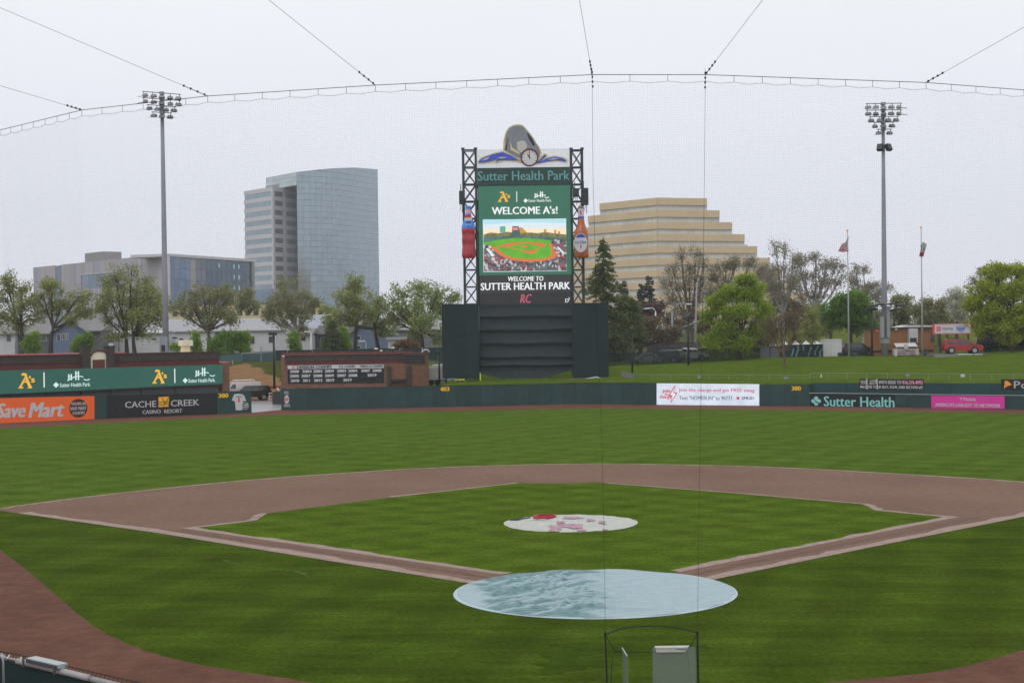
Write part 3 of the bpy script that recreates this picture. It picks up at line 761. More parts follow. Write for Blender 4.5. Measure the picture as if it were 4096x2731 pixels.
# right wall lettering and banners
P6, P7 = segR[6], segR[7]
b = thing('wall_sign', 'pale teal hospital name with a rounded cross on the dark lower right wall', 'sign', P6.w(3, .3, -.03))
part(poly(P6, [(3241, 1624), (3580, 1629.5), (3580, 1579), (3241, 1575)], -.02, -.004), 'backing', M_BLACKV, b)
text(b, 'Sutter Health', P6, (3295, 1586, 3578, 1626), -.025, M_TEAL, bold=.02)
mb = MB(P6)
bx4 = P6.box(3245, 1584, 3285, 1622); uc, vc = (bx4[0] + bx4[1]) / 2, (bx4[2] + bx4[3]) / 2; hu = (bx4[1] - bx4[0]) / 2; hv = (bx4[3] - bx4[2]) / 2
for k in range(4):
    q = k * math.pi / 2 + math.pi / 2; mb.disc((uc + hu * .55 * math.cos(q), vc + hv * .55 * math.sin(q)), hu * .42, -.045, -.022 - .002 * k, 16, ry=hv * .42)
mb.box(uc - hu * .45, uc + hu * .45, -.04, -.03, vc - hv * .45, vc + hv * .45)
part(mb, 'rounded_cross', M_TEAL, b)
mb = MB(P6)
for k in range(3):
    mb.tube([(uc - hu * .3 + hu * .15 * k + hu * .9 * t * t - hu * .2, -.05, vc + hv * (.1 - .18 * k) - hv * .8 * t + hv * .4) for t in np.linspace(0, 1, 6)], .022, 4)
part(mb, 'cross_stroke', M_BLACKV, b)
b = thing('advert_banner', 'magenta wall banner with white lettering, at the right end of the lower wall', 'banner', P7.w(P7.L * .4, .2, -.03))
part(poly(P7, [(3725, 1631), (4018, 1634.5), (4018, 1583.5), (3725, 1582)], -.03, -.004), 'backing', M_MAG, b)
text(b, 'T', P7, (3838, 1590, 3850, 1602), -.035, M_WHITE, bold=.03)
text(b, 'Mobile', P7, (3854, 1590, 3904, 1603), -.035, M_WHITE, bold=.02)
text(b, "AMERICA'S LARGEST 5G NETWORK", P7, (3741, 1613, 4003, 1627), -.035, M_WHITE, bold=.03)
PU, PV = P6.shift(.85), P7.shift(.85)
b = thing('notice_banner', 'black notice banner with blocky white and pink text, on the upper right wall', 'banner', PU.w(8, 1.6, -.03))
part(poly(PU, [(3437.5, 1557.5), (3695, 1557.5), (3695, 1516), (3437.5, 1515)], -.04, -.006), 'backing', M_BLACKV, b)
text(b, 'TEXT', PU, (3441, 1522, 3473, 1535), -.045, M_WHITE, bold=.035)
text(b, 'WITH ISSUE TO', PU, (3514, 1522, 3606, 1535), -.045, M_WHITE, bold=.035)
text(b, '916.376.4992', PU, (3609, 1522, 3692, 1536.5), -.045, M_PINKV, bold=.035)
text(b, "INCLUDE YOUR SEAT, ROW, AND SECTION #'S", PU, (3441, 1542, 3691, 1555), -.045, M_WHITE, bold=.035)
M_CREAM = mat('cream_vinyl', (.50, .47, .38), rough=.5)
part(poly(PU, [(3477, 1538), (3506, 1535), (3505, 1518), (3479, 1521)], -.055, -.041), 'foul_pennant', M_CREAM, b)
text(b, 'FOUL', PU, (3481, 1523, 3503, 1533), -.06, M_BLACKV, bold=.03)
mb = MB(PU)
for a, c in (((3467, 1514), (3469, 1556)), ((3508, 1514), (3511, 1556))):
    p, q = PU.uv(*a), PU.uv(*c); mb.tube([(p[0], -.07, p[1]), (q[0], -.07, q[1])], .06, 6)
part(mb, 'foul_pole_print', M_WHITE, b)
b = thing('advert_banner', 'black wall banner with an orange poppy, cut off by the right edge of the picture', 'banner', PV.w(PV.L * .9, 1.6, -.03))
part(poly(PV, [(4004, 1559), (4330, 1563), (4330, 1518), (4004, 1516)], -.04, -.006), 'backing', M_BLACKV, b)
part(poly(PV, [(4015, 1554), (4027, 1545), (4047, 1539), (4040, 1530), (4029, 1523), (4019, 1522), (4018, 1538)], -.055, -.041), 'poppy', M_ORL, b)
text(b, 'Po', PV, (4056, 1524, 4112, 1553), -.045, M_WHITE, bold=.0)
# chain-link rail above the right walls, with little placards
M_GALV = mat('galvanised_steel', (.24, .26, .265), rough=.45, var=.15, spec=.5)
def rail_fence(label, pts, h, n, m, group=None, wires=3):
    """pts: ground points (x,y,z)"""
    t = thing('chain_link_fence', label, 'fence', pts[0], group)
    mb = MB(); mb.tube([p + Vector((0, 0, h)) for p in pts], .024, 6); part(mb, 'top_rail', m, t)
    L_ = [0]
    for a, b2 in zip(pts[:-1], pts[1:]): L_.append(L_[-1] + (b2 - a).length)
    def along(s):
        i = min(len(pts) - 2, max(0, int(np.searchsorted(L_, s)) - 1)); k = (s - L_[i]) / max(1e-6, L_[i + 1] - L_[i]); return pts[i].lerp(pts[i + 1], k)
    for i in range(n + 1):
        p = along(L_[-1] * i / n); part(MB().tube([p, p + Vector((0, 0, h + .03))], .03, 6), 'fence_post', m, t)
    # woven wire
    P0_, P1_ = [], []
    st = .16
    for i in range(int(L_[-1] / st)):
        for sg in (1, -1):
            a = along(i * st); b2 = along(min(L_[-1], max(0, i * st + sg * h)))
            P0_.append(a); P1_.append(b2 + Vector((0, 0, h)))
    V, F = segs([tuple(p) for p in P0_], [tuple(p) for p in P1_], .0018, .0018, 3)
    fast('wire_mesh', V, F, m, t, stuff=True)
    return t
fpts = [at(a, b_, Y) for a, b_, Y in ((2534, 1527, 126.5), (2700, 1529, 124), (3036, 1533, 119.6), (3240, 1532, 117.0))]
for p in fpts: p.z = Hz(p.x, p.y)
rail_fence('thin silver wire fence on the grass behind the lit swag sign', fpts, float(at(2700, 1498, 124).z - fpts[1].z), 9, M_GALV)
fpts = [at(a, b_, Y) for a, b_, Y in ((3240, 1531, 116.2), (3330, 1531, 114.5), (3726, 1532, 108.5), (4096, 1534, 103), (4420, 1537, 98.5))]
for p in fpts: p.z = 2.75
rail_fence('thin silver wire fence on the grass behind the upper right wall', fpts, float(at(3700, 1494, 108.8).z - 2.75), 14, M_GALV)
for (px, py, Y, m, lb) in ((3851, 1502, 106.4, M_WHITE, 'small white placard hung on the right wire fence'), (3631, 1500, 109.8, M_GALV, 'small grey placard on the right wire fence, above the notice banner'),
                           (3285, 1503, 115.0, M_WHITE, 'tiny white placard on the wire fence near the step in the wall'), (2797, 1507, 122.2, M_GALV, 'small grey placard on the fence behind the swag sign'), (3143, 1511, 117.8, M_GALV, 'small grey placard on the fence, by the yellow 380')):
    P = Pl(Y); bw = 8 if px != 3285 else 3
    solo(plate(P, (px - bw, py - 6, px + bw, py + 6), -.03, 0), 'placard', m, lb, 'sign', 'placards on the wire fence')

# ================================================================== SCOREBOARD
YS = 133.0
PS = Pl(YS)
M_STEEL = mat('dark_green_steel', S(38, 48, 48, .62), rough=.5, var=.12, spec=.4)
M_DKGREEN = mat('dark_green_panel', S(40, 62, 58, .62), rough=.6, var=.08)
M_BACKD = mat('backdrop_panel', S(30, 43, 45, .62), rough=.8, var=.2, sc=.5, stretch=(1, 1, 3), spec=.15, rnd=.06)
M_CLOTH = mat('backdrop_cloth', S(35, 43, 45, .50), rough=.75, var=.10, sc=.7, stretch=(.4, 1, 2), spec=.2)
sb = thing('scoreboard', 'tall video scoreboard in dark steel lattice towers, over the batter backdrop', 'scoreboard', (PS.w(*PS.uv(2110, 1520))[0], YS, 2.5))
def lattice(name, xl_top, xr_top, xl_bot, xr_bot, ytop, ybot, rows):
    """box truss: four chords with cross bracing"""
    ch, br = MB(PS), MB(PS)
    (ul, zt), (ur, _) = PS.uv(xl_top, ytop), PS.uv(xr_top, ytop)
    (ul2, zb), (ur2, _) = PS.uv(xl_bot, ybot), PS.uv(xr_bot, ybot)
    ul, ur = (ul + ul2) / 2, (ur + ur2) / 2
    dep = ur - ul
    for u in (ul, ur):
        for y in (0, dep): ch.box(u - .13, u + .13, y - .13, y + .13, 1.2, zt)
    for k in range(rows + 1):
        z = zb + (zt - zb) * k / rows
        for y in (0, dep): br.box(ul, ur, y - .06, y + .06, z - .07, z + .07)
        for u in (ul, ur): br.box(u - .06, u + .06, 0, dep, z - .07, z + .07)
        if k < rows:
            z1 = z + (zt - zb) / rows
            for y in (0, dep):
                br.tube([(ul, y, z), (ur, y, z1)], .055, 4); br.tube([(ur, y, z), (ul, y, z1)], .055, 4)
            for u in (ul, ur): br.tube([(u, 0, z), (u, dep, z1)], .055, 4)
    br.box(ul - .2, ul + .2, -.2, .2, zt, zt + .25); br.box(ur - .2, ur + .2, -.2, .2, zt, zt + .25)
    t = part(ch, name, M_STEEL, sb); part(br, 'bracing', M_STEEL, t)
lattice('lattice_tower', 1854, 1905, 1857, 1907, 600, 1216, 9)
lattice('lattice_tower', 2286, 2330, 2290, 2334, 600, 1216, 9)
part(plate(PS, (1912, 735, 2288, 1222), .35, 1.4), 'cabinet', M_STEEL, sb)
part(plate(PS, (1909, 597, 2279, 668), .05, .35), 'white_board', mat('white_mesh_board', (.80, .80, .81), var=.04, alpha=.28), sb)
part(plate(PS, (1909, 670, 2279, 738), -.1, .5), 'name_board', M_DKGREEN, sb)
M_TEALS = mat('teal_letters', S(92, 140, 142, .62), rough=.5, var=.08)
text(sb, 'Sutter Health Park', PS, (1911, 684, 2278.5, 722), -.11, M_TEALS, bold=.018, depth=.08, name='park_name')
E_G = emis('green_led', S(44, 106, 84), 1.0, .05, .8)
E_BLK = emis('black_led', S(44, 44, 48), 1.0, .08, .6)
E_BLK2 = emis('dim_led', S(28, 27, 33), 1.0, .12, .6)
E_W = emis('white_led_text', (.92, .95, .95), 1.0)
E_GOLD = emis('gold_led', S(248, 186, 48), 1.0)
E_PALE = emis('pale_led_text', S(214, 240, 236), 1.0)
E_PINK = emis('rose_led', S(190, 84, 106), 1.0)
scr = part(plate(PS, (1915, 743, 2283, 1099), -.12, .3), 'main_screen', E_G, sb)
part(plate(PS, (1919, 1099.5, 2284, 1171.5), -.12, .3), 'lower_screen', E_BLK, sb)
part(plate(PS, (1920, 1172.5, 2285, 1216), -.10, .3), 'base_screen', E_BLK2, sb)
part(plate(PS, (1909, 738.5, 2290, 743), -.16, .4), 'screen_rim', M_STEEL, sb)
part(plate(PS, (1918, 1216.5, 2288, 1221), -.2, .4), 'screen_rim', M_STEEL, sb)
# pale upright dashes between panel and tower on the left
mb = MB(PS)
for (a, b_) in ((755, 800), (842, 925), (940, 1030), (1045, 1106), (1130, 1140), (1150, 1205)): plate(PS, (1908, a, 1912, b_), .0, .06, mb=mb)
part(mb, 'pale_dash', mat('pale_strip', (.55, .55, .57)), sb)
def led_logo(root, P, x0, y0, x1, y1, y, mw, s='Sutter Health Park.', parent_name='park_mark'):
    """rounded cross, two bridge towers and a swoosh above the park's name"""
    W_, H_ = x1 - x0, y1 - y0
    text(root, s, P, (x0 + .175 * W_, y0 + .72 * H_, x1, y0 + .97 * H_), y, mw, bold=.012)
    mb = MB(P)
    c = P.uv(x0 + .075 * W_, y0 + .86 * H_, y); r_ = (P.uv(x0 + .15 * W_, y0)[0] - P.uv(x0, y0)[0]) / 2
    for k in range(4):
        q = k * math.pi / 2; mb.disc((c[0] + r_ * .55 * math.cos(q), c[1] + r_ * .55 * math.sin(q)), r_ * .42, y - .02 - .001 * k, y, 10)
    mb.box(c[0] - r_ * .5, c[0] + r_ * .5, y - .018, y - .002, c[1] - r_ * .5, c[1] + r_ * .5)
    for a, t0 in ((.40, .18), (.59, .0)):
        for dx in (0, .07): plate(P, (x0 + (a + dx) * W_, y0 + t0 * H_, x0 + (a + dx + .035) * W_, y0 + .56 * H_), y - .02, y, mb=mb)
        for tt in (.12, .3): plate(P, (x0 + (a + .036) * W_, y0 + (t0 + tt) * H_, x0 + (a + .069) * W_, y0 + (t0 + tt + .06) * H_), y - .019, y, mb=mb)
    mb.tube([(P.uv(x0 + (.38 + .42 * t) * W_, y0 + (.62 - .26 * math.sin(t * 2.2)) * H_, y)[0], y - .01, P.uv(x0, y0 + (.62 - .26 * math.sin(t * 2.2)) * H_, y)[1]) for t in np.linspace(0, 1, 8)], .05, 4)
    mb.tube([(P.uv(x0 + (.66 + .16 * t) * W_, 0, y)[0], y - .01, P.uv(x0, y0 + (.56 - .0 * t + .06 * math.sin(t * 3.1)) * H_, y)[1]) for t in np.linspace(0, 1, 6)], .05, 4)
    part(mb, parent_name, mw, root)
def as_mark(root, P, x0, y0, x1, y1, y, m):
    """the club's old-style A's"""
    W_, H_ = x1 - x0, y1 - y0
    X = lambda a: x0 + a * W_
    Yy = lambda b_: y0 + b_ * H_
    mb = MB(P)
    for pts in ([(.18, .12), (.30, .0), (.50, .04), (.56, .30), (.78, .84), (.86, .98), (.55, 1.0), (.62, .90), (.50, .62), (.36, .62), (.20, .88), (.34, .92), (.28, 1.0), (0, 1.0), (.10, .86), (.42, .22), (.36, .14), (.26, .20)],):
        poly(P, [(X(a), Yy(b_)) for a, b_ in pts], y - .02, y, mb=mb)
    part(mb, 'letter_mark', m, root)
    part(poly(P, [(X(.385), Yy(.53)), (X(.475), Yy(.53)), (X(.445), Yy(.36))], y - .026, y - .021), 'letter_counter', E_G, root)
    text(root, "'s", P, (X(.64), Yy(.2), X(1.0), Yy(.62)), y, m, bold=.04)
as_mark(scr, PS, 1990, 766, 2041, 808, -.125, E_GOLD)
part(plate(PS, (2065.5, 766, 2068.5, 808), -.14, -.121), 'divider', E_W, scr)
led_logo(scr, PS, 2094, 766, 2206, 809, -.125, E_W)
text(scr, "WELCOME A's!", PS, (1967, 826, 2230.5, 857), -.125, E_W, bold=.03)
text(sb, 'WELCOME TO', PS, (2032, 1105, 2174, 1124), -.125, E_W, bold=.03, shear=.12)
text(sb, 'SUTTER HEALTH PARK', PS, (1922.5, 1130, 2280.5, 1159), -.125, E_W, bold=.03)
text(sb, 'RC', PS, (2080, 1176, 2127, 1212), -.105, E_PINK, bold=.035, shear=.25)
text(sb, 'D', PS, (2261, 1195, 2275, 1209), -.105, E_W, bold=.01)
text(sb, '3', PS, (2273, 1190, 2279, 1198), -.105, E_W, bold=.01)
# the picture of a ball park shown on the screen: flat lit shapes
E_P = dict(sky=emis('lit_sky', S(226, 240, 246)), sky2=emis('lit_sky_blue', S(186, 230, 246)), glow=emis('lit_glow', S(255, 236, 204)), trees=emis('lit_trees', S(124, 118, 66), 1, .5, 2.5), grass=emis('lit_grass', S(98, 178, 38), 1, .15, 1.2),
           dirt=emis('lit_dirt', S(222, 118, 62)), wall=emis('lit_wall', S(74, 110, 106), 1, .4, 2), tower=emis('lit_tower', S(90, 178, 160)), tan=emis('lit_tan', S(206, 150, 74)), dark=emis('lit_board', S(70, 96, 92)), rose=emis('lit_rose', S(236, 140, 150)))
pic = part(plate(PS, (1932.5, 876.5, 2265.5, 1086), -.135, -.121), 'screen_picture', E_P['sky'], scr)
def sx(a): return 1900 + a / 3.2
def sy(b_): return 730 + b_ / 3.2
LY = [-.1365]
def lit(nm, m, pts):
    LY[0] -= .0022
    part(poly(PS, [(sx(a), sy(b_)) for a, b_ in pts], LY[0] - .001, LY[0]), nm, m, scr)
def ell(cx_, cy_, rx, ry, a0=0, a1=360, n=30): return [(cx_ + rx * math.cos(R(a0 + (a1 - a0) * i / n)), cy_ + ry * math.sin(R(a0 + (a1 - a0) * i / n))) for i in range(n + (0 if a1 - a0 == 360 else 1))]
lit('sky_band', E_P['sky2'], [(108, 472), (1168, 472), (1168, 520), (600, 508), (108, 540)])
lit('sky_glow', E_P['glow'], [(108, 600), (400, 580), (800, 590), (1168, 585), (1168, 700), (108, 700)])
lit('far_tower', E_P['tower'], [(318, 640), (318, 570), (350, 558), (390, 562), (390, 640)])
lit('far_steps', E_P['tan'], [(555, 650), (555, 575), (600, 575), (640, 615), (680, 650)])
for pts in ([(880, 640), (880, 598), (915, 600), (915, 640)], [(1015, 660), (1015, 606), (1040, 606), (1040, 660)], [(1062, 660), (1062, 625), (1090, 625), (1090, 660)]): lit('far_block', E_P['tan'], pts)
lit('tree_line', E_P['trees'], [(108, 668), (200, 640), (300, 650), (420, 632), (560, 650), (700, 640), (800, 650), (900, 635), (1000, 650), (1168, 668), (1168, 740), (108, 740)])
lit('outfield_wall_band', E_P['wall'], [(108, 700), (300, 690), (470, 680), (900, 690), (1168, 705), (1168, 770), (108, 800)])
lit('board_front', E_P['dark'], [(470, 690), (478, 560), (556, 560), (590, 690)])
lit('board_image', E_P['rose'], [(484, 575), (550, 575), (550, 610), (484, 610)])
M_CROWD = bpy.data.materials.new('lit_crowd'); M_CROWD.use_nodes = True
_t = M_CROWD.node_tree; _b = _t.nodes['Principled BSDF']; _b.inputs['Base Color'].default_value = (.02, .02, .02, 1); _b.inputs['Emission Strength'].default_value = 1
_g = _n(_t, 'ShaderNodeNewGeometry'); _v = _n(_t, 'ShaderNodeTexVoronoi'); _v.inputs['Scale'].default_value = 3.6
_t.links.new(_g.outputs['Position'], _v.inputs['Vector'])
_rp = _n(_t, 'ShaderNodeValToRGB'); _rp.color_ramp.interpolation = 'CONSTANT'
_el = _rp.color_ramp.elements; _el[0].position = 0; _el[0].color = (*S(66, 68, 74), 1); _el[1].position = .35; _el[1].color = (*S(110, 104, 110), 1)
for p_, c_ in ((.55, S(190, 190, 194)), (.68, S(170, 54, 66)), (.78, S(84, 86, 100)), (.9, S(222, 206, 196))):
    q_ = _el.new(p_); q_.color = (*c_, 1)
_t.links.new(_v.outputs['Color'], _rp.inputs['Fac']); _t.links.new(_rp.outputs['Color'], _b.inputs['Emission Color'])
lit('crowd', M_CROWD, [(110, 780), (640, 800), (985, 735), (1170, 715), (1172, 1128), (114, 1138)])
lit('dirt_track', E_P['dirt'], [(195, 815), (950, 790), (990, 750), (975, 770), (1010, 860), (1062, 930), (1000, 975), (850, 1012), (640, 1015), (450, 990), (330, 940), (240, 870)])
lit('field', E_P['grass'], [(112, 768), (300, 735), (480, 712), (700, 712), (990, 742), (952, 782), (985, 930), (900, 970), (700, 980), (500, 965), (390, 930), (290, 850), (255, 822), (112, 790)])
lit('infield', E_P['dirt'], [(270, 818), (440, 772), (620, 762), (800, 768), (925, 795), (790, 862), (785, 890), (700, 915), (615, 890), (600, 872), (430, 832)])
lit('infield_turf', E_P['grass'], [(425, 822), (560, 786), (700, 784), (845, 818), (745, 868), (625, 868)])
lit('mound', E_P['dirt'], ell(635, 820, 42, 12))
lit('aisle', E_P['wall'], [(480, 1132), (560, 1045), (585, 1045), (520, 1132)])
lit('aisle', E_P['wall'], [(770, 1130), (740, 1050), (765, 1050), (810, 1130)])
lit('aisle', E_P['wall'], [(1020, 1130), (880, 1040), (910, 1040), (1070, 1130)])
lit('dugout_roof', E_P['sky'], [(140, 845), (170, 840), (255, 935), (215, 950)])
lit('dugout_roof', E_P['sky'], [(1045, 820), (1065, 820), (1150, 905), (1120, 910)])

# crest above the board: waves and a clock in front of a plain grey shape
M_CG, M_CW, M_CK = mat('crest_grey', S(120, 122, 130, .7), var=.12), mat('crest_white', (.60, .59, .56), var=.06), mat('crest_black', (.03, .03, .035))
M_CB, M_CT = mat('crest_blue', S(62, 78, 170, .62), var=.14, sc=1.5), mat('crest_gold', S(190, 180, 140, .72), var=.08)
def bx(x): return 2000 + x / 6.27
def by(y): return 450 + y / 6.27
def bp(*pts): return [(bx(a), by(b_)) for a, b_ in pts]
crest = thing('crest', 'plain grey and gold humped crest above blue wave shapes on top of the scoreboard', 'crest', PS.w(*PS.uv(2095, 668)))
def cpoly(nm, m, pts, y): part(poly(PS, pts, y - .05, y), nm, m, crest)
cpoly('wave_edge', M_CT, [(1909, 646), (1922, 632), (1945, 622), (1975, 612), (2010, 604), (2050, 618), (2085, 640), (2092, 655), (2060, 648), (2020, 645), (1985, 656), (1978, 651), (1940, 656), (1912, 655)], -.02)
cpoly('wave', M_CB, [(1914, 647), (1926, 635), (1950, 625), (1976, 616), (2010, 609), (2046, 622), (2078, 643), (2040, 641), (2000, 641), (1982, 650), (1990, 638), (1950, 648), (1918, 652)], -.075)
cpoly('wave_glint', M_CW, [(1925, 644), (1940, 634), (1962, 627), (1950, 638)], -.13)
cpoly('wave_glint', M_CW, [(1988, 632), (2005, 628), (2030, 631), (2008, 635)], -.13)
cpoly('wave_edge', M_CT, [(2140, 658), (2160, 628), (2178, 613), (2192, 620), (2188, 628), (2220, 622), (2258, 630), (2272, 640), (2268, 652), (2230, 646), (2190, 650)], -.02)
cpoly('wave', M_CB, [(2150, 652), (2166, 632), (2178, 619), (2186, 622), (2168, 640), (2158, 650)], -.075)
cpoly('wave', M_CB, [(2150, 655), (2185, 634), (2222, 627), (2254, 634), (2264, 642), (2262, 647), (2230, 641), (2190, 645)], -.08)
cpoly('wave_glint', M_CW, [(2188, 640), (2215, 633), (2240, 634), (2215, 639)], -.13)
hump = [(2012, 600), (2014, 560), (2022, 530), (2034, 510), (2052, 500), (2072, 497), (2090, 500), (2102, 512), (2116, 528), (2132, 548), (2146, 572), (2160, 592), (2166, 612), (2160, 632), (2110, 640), (2060, 632), (2030, 612)]
cpoly('hump_edge', M_CT, hump, .02)
cpoly('hump', M_CG, [(2086 + (a - 2086) * .93, 570 + (b_ - 570) * .93) for a, b_ in hump], -.035)
cpoly('chest_patch', M_CW, [(2066, 570), (2086, 562), (2102, 566), (2110, 585), (2102, 604), (2084, 612), (2070, 600)], -.09)
for k, pts in enumerate(([(2024, 545), (2018, 600), (2013, 600)], [(2032, 548), (2026, 602), (2021, 602)], [(2040, 560), (2048, 590), (2080, 612), (2076, 618), (2042, 600)], [(2108, 530), (2126, 552), (2140, 580), (2132, 582), (2116, 556)])):
    cpoly('stripe', M_CT if k in (0, 2) else M_CK, pts, -.09 - .002 * k)
cl = thing('clock', 'round white clock with a dark red rim in front of the crest', 'clock', PS.w(*PS.uv(2118, 666), -.15))
cu, cv = PS.uv(2118, 631, -.15); cr = PS.uv(2154, 631, -.15)[0] - cu
part(MB(PS).ring((cu, cv), cr * .84, cr, -.30, -.12, 40), 'rim', mat('dark_red_rim', S(92, 24, 38, .6), rough=.4), cl)
part(MB(PS).disc((cu, cv), cr * .86, -.24, -.13, 36), 'dial', mat('clock_dial', (.72, .72, .74), var=.02), cl)
mb = MB(PS)
for k in range(12):
    q = k * math.pi / 6; a, b_ = cr * .66, cr * .78
    mb.tube([(cu + a * math.sin(q), -.245, cv + a * math.cos(q)), (cu + b_ * math.sin(q), -.245, cv + b_ * math.cos(q))], .025, 4)
part(mb, 'hour_mark', M_CK, cl)
for nm, q, L_, w_ in (('hour_hand', R(-29), .5, .07), ('minute_hand', R(-2), .78, .05)):
    p, d = Vector((cu, 0, cv)), Vector((math.sin(q), 0, math.cos(q)))
    a, b_ = p - d * cr * .12, p + d * cr * L_
    part(MB(PS).tube([(a.x, -.26, a.z), (b_.x, -.26, b_.z)], [w_, w_ * .5], 4), nm, M_CK, cl)

# giant bottles on the towers
def bottle(label, cx_, ytop, ybot, half, prof, bands, root_name='giant_bottle'):
    u0, zt = PS.uv(cx_, ytop, -.5); _, zb = PS.uv(cx_ + 2, ybot, -.5); hw = PS.uv(cx_ + half, ytop, -.5)[0] - u0
    c = PS.w(u0, zb, -.95); t = thing(root_name, label, 'display bottle', c)
    h = zt - zb
    def rad(z): return float(np.interp(z, [p[0] for p in prof], [p[1] for p in prof])) * hw
    for nm, z0, z1, m, ex in bands:
        zs = np.linspace(z0, z1, max(3, int((z1 - z0) * 36)))
        part(MB().lathe(c, [(rad(z) + ex, z * h) for z in zs] + [(0.0, z1 * h)], 20), nm, m, t, True)
    return t, c, h, hw
M_COLA = mat('cola_red', S(150, 36, 48, .7), rough=.2, var=.30, sc=.9, spec=.6)
M_LBLUE = mat('label_blue', S(52, 116, 196, .62), rough=.35, var=.1)
M_AMBER = mat('amber_glass', S(150, 78, 36, .7), rough=.2, var=.3, sc=.8, spec=.6)
M_LW = mat('label_white', (.62, .62, .66), rough=.5, var=.05)
M_NAVY = mat('label_navy', S(48, 66, 140, .6), rough=.5)
M_FOIL = mat('bottle_cap', S(60, 120, 190, .7), rough=.3, metal=.3)
prof = [(0, .84), (.03, .94), (.12, .96), (.24, .88), (.36, .94), (.45, .89), (.54, .96), (.60, .94), (.68, .76), (.75, .56), (.82, .40), (.9, .32), (.94, .38), (1.0, .36)]
t, c, h, hw = bottle('giant cola bottle with a blue label and red body on the left scoreboard tower', 1873, 826, 1033, 29, prof, [('body', 0, .565, M_COLA, 0), ('label', .566, .86, M_LBLUE, .01), ('neck', .861, .94, mat('pale_red_glass', S(190, 150, 160, .7), rough=.2), 0), ('cap', .941, 1.0, M_FOIL, .02)])
PB = Pl(YS - 2.3)
cu, cv = PB.uv(1873, 875); r_ = hw * .52
part(MB(PB).disc((cu, cv), r_, -.02, 0, 24, ry=r_ * 1.15), 'globe_badge', M_LW, t)
part(MB(PB).disc((cu, cv + .08), r_ * .9, -.03, -.021, 16, a0=R(10), a1=R(175), ry=r_ * 1.0), 'globe_red', M_RED, t)
part(MB(PB).disc((cu, cv - .10), r_ * .9, -.03, -.021, 16, a0=R(200), a1=R(340), ry=r_ * 1.0), 'globe_blue', M_NAVY, t)
text(t, 'pepsi', PB, (1861, 894, 1886, 902), -.02, M_LW, bold=.02)
prof = [(0, .92), (.03, 1.0), (.4, 1.0), (.5, .95), (.58, .72), (.66, .50), (.76, .42), (.94, .36), (1.0, .38)]
t, c, h, hw = bottle('giant amber beer bottle with an oval white label on the right scoreboard tower', 2323, 827, 1031, 29, prof, [('body', 0, .76, M_AMBER, 0), ('neck_label', .761, .80, M_NAVY, .012), ('foil', .801, .95, M_LW, .012), ('cap', .951, 1.0, mat('amber_cap', S(120, 100, 90, .7)), .02)])
cu, cv = PB.uv(2323, 971); rz = PB.uv(2323, 933)[1] - cv
part(MB(PB).disc((cu, cv), hw * .9, -.03, 0, 32, ry=rz), 'oval_label', M_LW, t)
part(MB(PB).disc((cu, cv), hw * .82, -.04, -.031, 20, a0=R(35), a1=R(145), ry=rz * .94), 'label_crown', M_NAVY, t)
text(t, 'ULTRA', PB, (2301, 964, 2346, 975), -.04, M_NAVY, bold=.012)
part(plate(PB, (2321, 978, 2326, 993), -.045, -.032), 'label_ribbon', M_RED, t)
part(plate(PB, (2321, 840, 2326, 860), -.045, .3), 'neck_ribbon', M_RED, t)
# loudspeakers hung on the towers
def speaker(label, x0, y0, x1, y1, y=-1.2, d=1.2):
    bx_ = PS.box(x0, y0, x1, y1, off=y); t = thing('loudspeaker', label, 'loudspeaker', PS.w((bx_[0] + bx_[1]) / 2, bx_[2], y), 'loudspeakers hung on the scoreboard towers')
    n_ = 4
    for k in range(n_):
        z0 = bx_[2] + (bx_[3] - bx_[2]) * k / n_; z1 = bx_[2] + (bx_[3] - bx_[2]) * (k + .93) / n_
        mb = MB(PS); mb.prism([(bx_[0], z0), (bx_[1], z0), (bx_[1], z1), (bx_[0], z1)], y + .08 * abs(k - 1.5), y + d); part(mb, 'cabinet', M_STEEL, t)
    mb = MB(PS); mb.tube([(bx_[0] + .2, y + .5, bx_[3]), (bx_[0] + .2, y + .5, bx_[3] + .8)], .05, 5); mb.tube([(bx_[1] - .2, y + .5, bx_[2]), (bx_[1] - .25, y + .5, bx_[2] - 1.0)], .04, 5); mb.tube([(bx_[1] - .35, y + .6, bx_[2]), (bx_[1] - .5, y + .6, bx_[2] - .7)], .03, 5)
    part(mb, 'bracket', M_STEEL, t)
speaker('narrow dark loudspeaker stack on the outer side of the left lattice tower', 1836, 762, 1856, 815)
speaker('dark loudspeaker stack on the outer side of the right lattice tower', 2329, 750, 2354, 818)
speaker('dark loudspeaker cluster between the lit screen and the right lattice tower', 2293, 752, 2316, 785)

# batter's backdrop
bk = thing('batter_backdrop', 'dark green batter backdrop, two flat wings and a middle cloth in loose folds', 'backdrop', (PS.w(*PS.uv(2110, 1520))[0], YS, 2.3))
PW = Pl(YS - 2.2)
for (x0, y0, x1, y1) in ((1768, 1216, 1914, 1513), (2292, 1211, 2434, 1511)):
    n_ = 3
    for k in range(n_):
        a, b_ = x0 + (x1 - x0) * k / n_ + .35, x0 + (x1 - x0) * (k + 1) / n_ - .35
        part(plate(PW, (a, y0, b_, y1), random.uniform(0, .03), .2), 'wing_panel', M_BACKD, bk)
    part(plate(PW, (x0 + 1, y0 + 1, x1 - 1, y1 - 1), .1, .18), 'wing_backing', M_BACKD, bk)
    mb = MB(PW); u0, u1, v0, v1 = PW.box(x0, y0, x1, y1)
    for u in np.linspace(u0 + .4, u1 - .4, 3): mb.box(u - .12, u + .12, .24, .5, 1.0, v1 - .2)
    part(mb, 'wing_post', M_STEEL, bk)
